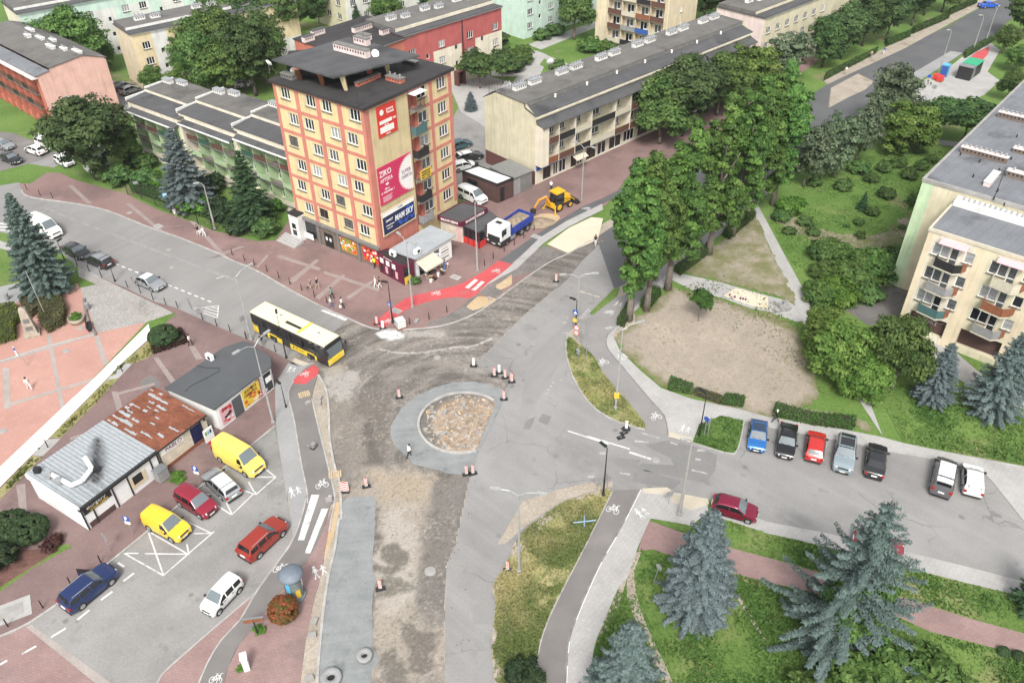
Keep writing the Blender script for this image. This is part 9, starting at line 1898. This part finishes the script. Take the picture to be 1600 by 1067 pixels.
# broken slabs by the footpath
for i,(x,y,r_) in enumerate(((1218,478,.5),(1224,484,.4),(1228,474,.45),(1213,486,.35),(1232,484,.3))): o=link('broken_slab',MB().box(-r_,-r_*.7,0,r_,r_*.7,.3).mesh('broken_slab',MT['concrete']),None,P(x,y,.03),(random.uniform(-.3,.3),random.uniform(-.3,.3),random.uniform(0,3))); tag(o,'broken concrete slab in the pile on the footpath','concrete slab','pile of broken slabs on the footpath')
for i,(x,y) in enumerate(((1140,462),(1148,465),(1157,467),(1161,468),(1165,469))): o=link('plant_pot',MB().lathe([(.1,0),(.13,.2),(.1,.2)],8).mesh('plant_pot',MT['print_purple']),None,P(x,y,.03)); tag(o,'small dark pot standing on the white slab of the footpath','pot','dark pots on the white footpath slab')
nv2=P(120,930,.09); sheet('mulch_bed',q(C1,'-40,420 0,400 100,330 240,320 300,300 390,300 380,320 180,420 0,540 -40,560'),.0945,MT['mulch'] if 'mulch' in MT else MT.setdefault('mulch',ground('bark_mulch',(.12,.062,.05),(.17,.09,.075),.6,(.08,.045,.035),.5,.55,.3,4))); sheet('verge',q(C1,'300,300 390,295 395,312 180,430 0,560 0,535 170,425 320,330'),.0975,MT['grass'])

# ------------------------------------------------------------------ people
for n_,c_ in (('skin',(.46,.28,.20)),('hair_dark',(.03,.022,.016)),('hair_grey',(.30,.29,.28)),('c_white',(.74,.74,.72)),('c_black',(.015,.015,.018)),('c_blue',(.06,.16,.36)),('c_jeans',(.05,.075,.14)),('c_grey',(.18,.18,.18)),('c_beige',(.45,.38,.29)),('c_green',(.10,.22,.14)),('c_hivis',(.55,.62,.05)),('c_red',(.42,.04,.04)),('c_teal',(.06,.25,.30))): MT[n_]=flat(n_,c_,.85)
def person(px,face,label,top='c_white',legs='c_jeans',hair='hair_dark',h=1.72,stride=.28,z0=.1,sleeves='skin',bag=None,sit=False,bend=0,skirt=False):
    b=P(px[0],px[1],z0); d=P(face[0],face[1],z0)-b; rz=math.atan2(d.y,d.x); e=empty('person',b,rz,label,'person'); s=h/1.75
    V=[]; E_=[]; Rr=[]; Mi=[]
    def v(x,y,z,r,par=None,m=0):
        V.append((x*s,y*s,z*s)); Rr.append(r*s); Mi.append(m)
        if par is not None: E_.append((par,len(V)-1))
        return len(V)-1
    if sit: hz=.50
    else: hz=.92
    lean=bend
    pel=v(0,0,hz,.155); wa=v(.02+lean*.1,0,hz+.16,.135,pel); ch=v(.03+lean*.3,0,hz+.40,.155,wa); nk=v(.03+lean*.45,0,hz+.57,.06,ch); hd=v(.05+lean*.5,0,hz+.66,.092,nk); v(.06+lean*.55,0,hz+.76,.088,hd)
    for sg in (-1,1):
        st=stride*sg
        if sit:
            hp=v(.08,sg*.09,hz-.02,.095,pel); kn=v(.45,sg*.1,hz-.02,.07,hp); an=v(.48,sg*.1,.08,.045,kn)
        else:
            hp=v(0,sg*.09,hz-.08,.10,pel); kn=v(st*.45+.05,sg*.095,.50,.066,hp); an=v(st*.8-.03,sg*.095,.09 if st >= 0 else .13,.042,kn)
        v(V[an][0]/s+.14,sg*.10,.04,.04,an)
        sh=v(.02+lean*.38,sg*.185,hz+.46,.068,ch); el=v(-st*.3+lean*.4,sg*.25,hz+.22,.047,sh); hn=v(-st*.55+.1+lean*.55,sg*.25,hz-.02,.036,el); hb=v(-st*.6+.13+lean*.6,sg*.25,hz-.10,.034,hn)
    me=bpy.data.meshes.new('body'); me.from_pydata(V,E_,[]); o=bpy.data.objects.new('body',me); COL.objects.link(o)
    m=o.modifiers.new('s','SKIN'); m.use_smooth_shade=True
    for i,sv in enumerate(me.skin_vertices[0].data): sv.radius=(Rr[i],Rr[i]); sv.use_root=i==0
    o.modifiers.new('u','SUBSURF').levels=1
    ev=o.evaluated_get(bpy.context.evaluated_depsgraph_get()); me2=bpy.data.meshes.new_from_object(ev); bpy.data.objects.remove(o); bpy.data.meshes.remove(me); me2.name='body'
    for mm in ('skin',top,legs,'c_black',sleeves): me2.materials.append(MT[mm])
    for p in me2.polygons:
        x,y,z=p.center; z /= s; ay=abs(y)/s
        if z < .08 and not sit or (sit and z < .06): k=3
        elif ay > .20 and z > hz-.2: k=4 if z > hz+.02 else 0
        elif z > hz+.53: k=0
        elif z > hz+.02: k=1
        else: k=2
        if k==4 and z > hz+.3: k=1
        p.material_index=k
    ob_=link('body',me2,e); mb=MB(); mb.lathe([(.05*s,(hz+.60)*s),(.104*s,(hz+.68)*s),(.108*s,(hz+.77)*s),(.06*s,(hz+.855)*s)],10,((.035+lean*.53)*s,0,0)); mb.build('hair',MT[hair],e,True)
    if skirt: mb=MB(); mb.lathe([(.24*s,.42*s),(.16*s,(hz+.05)*s)],12); mb.build('skirt',MT[legs],e,True)
    if bag: MB().box(-.1,.26,.35,.2,.38,.7).build('bag',MT[bag],e)
    return e
z=q
person(z(T5,'1105,350')[0],(500,470),'person in a dark top walking beside another with a white dog-like bag','c_black','c_white',stride=.25,bag='c_white'); person(z(T5,'1137,358')[0],(500,470),'person all in white walking beside the hedge pavement','c_white','c_white','hair_grey',stride=.3); person(z(T5,'975,238')[0],(330,400),'person in white sitting on the timber bench at the bus stop','c_white','c_beige','hair_grey',sit=True)
person(z(T6,'302,652')[0],(600,480),'older person in grey leaning on a walker beside a companion','c_grey','c_beige','hair_grey',1.6,.15,bend=.3); person(z(T6,'343,645')[0],(600,480),'person in black jacket and beige trousers beside the walker','c_black','c_beige','hair_grey',sleeves='c_black'); person(z(T6,'425,702')[0],(380,420),'person in a teal shirt with a dark bag near the kerb','c_teal','c_black',bag='c_black'); person(z(T6,'420,752')[0],(300,430),'person in pale clothes at the plaza kerb','c_white','c_blue','hair_grey',1.65); person(z(T6,'482,756')[0],(300,430),'person in a white top carrying a bag toward the crossing','c_white','c_black',bag='c_white'); person(z(T6,'666,638')[0],(480,470),'person in white shirt walking close beside a dark dressed one','c_white','c_white','hair_grey'); person(z(T6,'690,642')[0],(480,470),'person in black top and pale trousers by the burgundy kiosk','c_black','c_white'); person(z(T6,'660,530')[0],(640,380),'person in a yellow vest at the shop window','c_hivis','c_black',sleeves='c_hivis'); person(z(T6,'1050,540')[0],(800,380),'person in blue in front of the corner shop','c_blue','c_blue',h=1.6); person(z(T6,'1066,532')[0],(800,380),'small child beside the person in blue','c_white','c_beige',h=1.05)
person(z(D1,'278,878')[0],(150,700),'person in white striding across the salmon square','c_white','c_white',stride=.4,z0=.03); person(z(T5,'1062,962')[0],(420,560),'person in white and black beside the purple hedge','c_white','c_black',z0=.09); person(z(D4,'182,475')[0],(430,500),'person in black waiting beside the bus rear door','c_black','c_grey',z0=.09); person(z(B2,'850,655')[0],(700,690),'site worker in white shirt bending at the rim of the grey apron','c_white','c_black',stride=.35,z0=.06,bend=.25); person(z(B4,'40,462')[0],(1100,640),'person in black with a white cap walking behind the parked cars','c_black','c_black','c_white',stride=.42,z0=.09,sleeves='c_black'); person(z(T7,'217,100')[0],(1000,200),'person in white shirt standing behind the backhoe','c_white','c_black','hair_grey'); person(z(T7,'463,405')[0],(900,470),'person in dark clothes under the nearest poplar','c_black','c_white'); person(z(T4,'640,305')[0],(1200,160),'person in blue top and white trousers on the far pavement','c_blue','c_white',z0=.02); person(z(T4,'430,415')[0],(1200,160),'person in white on the far pavement near the soil patch','c_white','c_beige',z0=.02); person(z(T4,'570,325')[0],(1200,160),'person in pale shirt by the far hedge','c_beige','c_grey',z0=.02)
person(z(T3,'520,845')[0],(900,330),'person in a dark dress by the terrace shop windows','c_black','c_black',skirt=True)
rp=empty('walking_frame',P(*q(T6,'292,655')[0],.1),math.atan2(1,1),'wheeled walking frame pushed by the older person','walker'); mb=MB()
for sx in (-.25,.25): mb.bar((sx,-.2,.05),(sx,.1,.9),.02,.02,4); mb.bar((sx,.25,.05),(sx,.1,.9),.02,.02,4)
mb.bar((-.25,.1,.88),(.25,.1,.88),.02,.02,4); mb.build('frame',MT['galv'],rp); MB().box(-.22,-.1,.45,.22,.15,.5).build('seat',MT['c_black'],rp)

# ------------------------------------------------------------------ thin summer haze
hm=bpy.data.materials.new('haze'); hm.use_nodes=True; _h=hm.node_tree; _h.nodes.remove(_h.nodes['Principled BSDF']); pv=_h.nodes.new('ShaderNodeVolumePrincipled')
pv.inputs['Color'].default_value=(.93,.96,1,1); pv.inputs['Density'].default_value=.00013; pv.inputs['Anisotropy'].default_value=.2; _h.links.new(pv.outputs[0],_h.nodes['Material Output'].inputs['Volume'])
tag(MB().box(-1600,-400,-1,1600,2500,64).build('haze',hm),kind='stuff')

# ------------------------------------------------------------------ labels of repeats: counted along their row as the photo shows them
_by={}
for o in SC.objects:
    if o.parent is None and o.get('label'): _by.setdefault(o['label'],[]).append(o)
_W='first second third fourth fifth sixth seventh eighth ninth tenth eleventh twelfth thirteenth fourteenth fifteenth sixteenth seventeenth eighteenth nineteenth twentieth'.split()
for lb,os_ in _by.items():
    if len(os_) < 2: continue
    os_.sort(key=lambda o: proj(o.matrix_world.translation if o.type != 'EMPTY' else o.location)[0])
    for i,o in enumerate(os_):
        n=_W[i] if i < 20 else 'twenty-'+_W[i-20]
        o['label']=lb+', '+('leftmost' if i==0 else 'rightmost' if i==len(os_)-1 else n+' from the left')
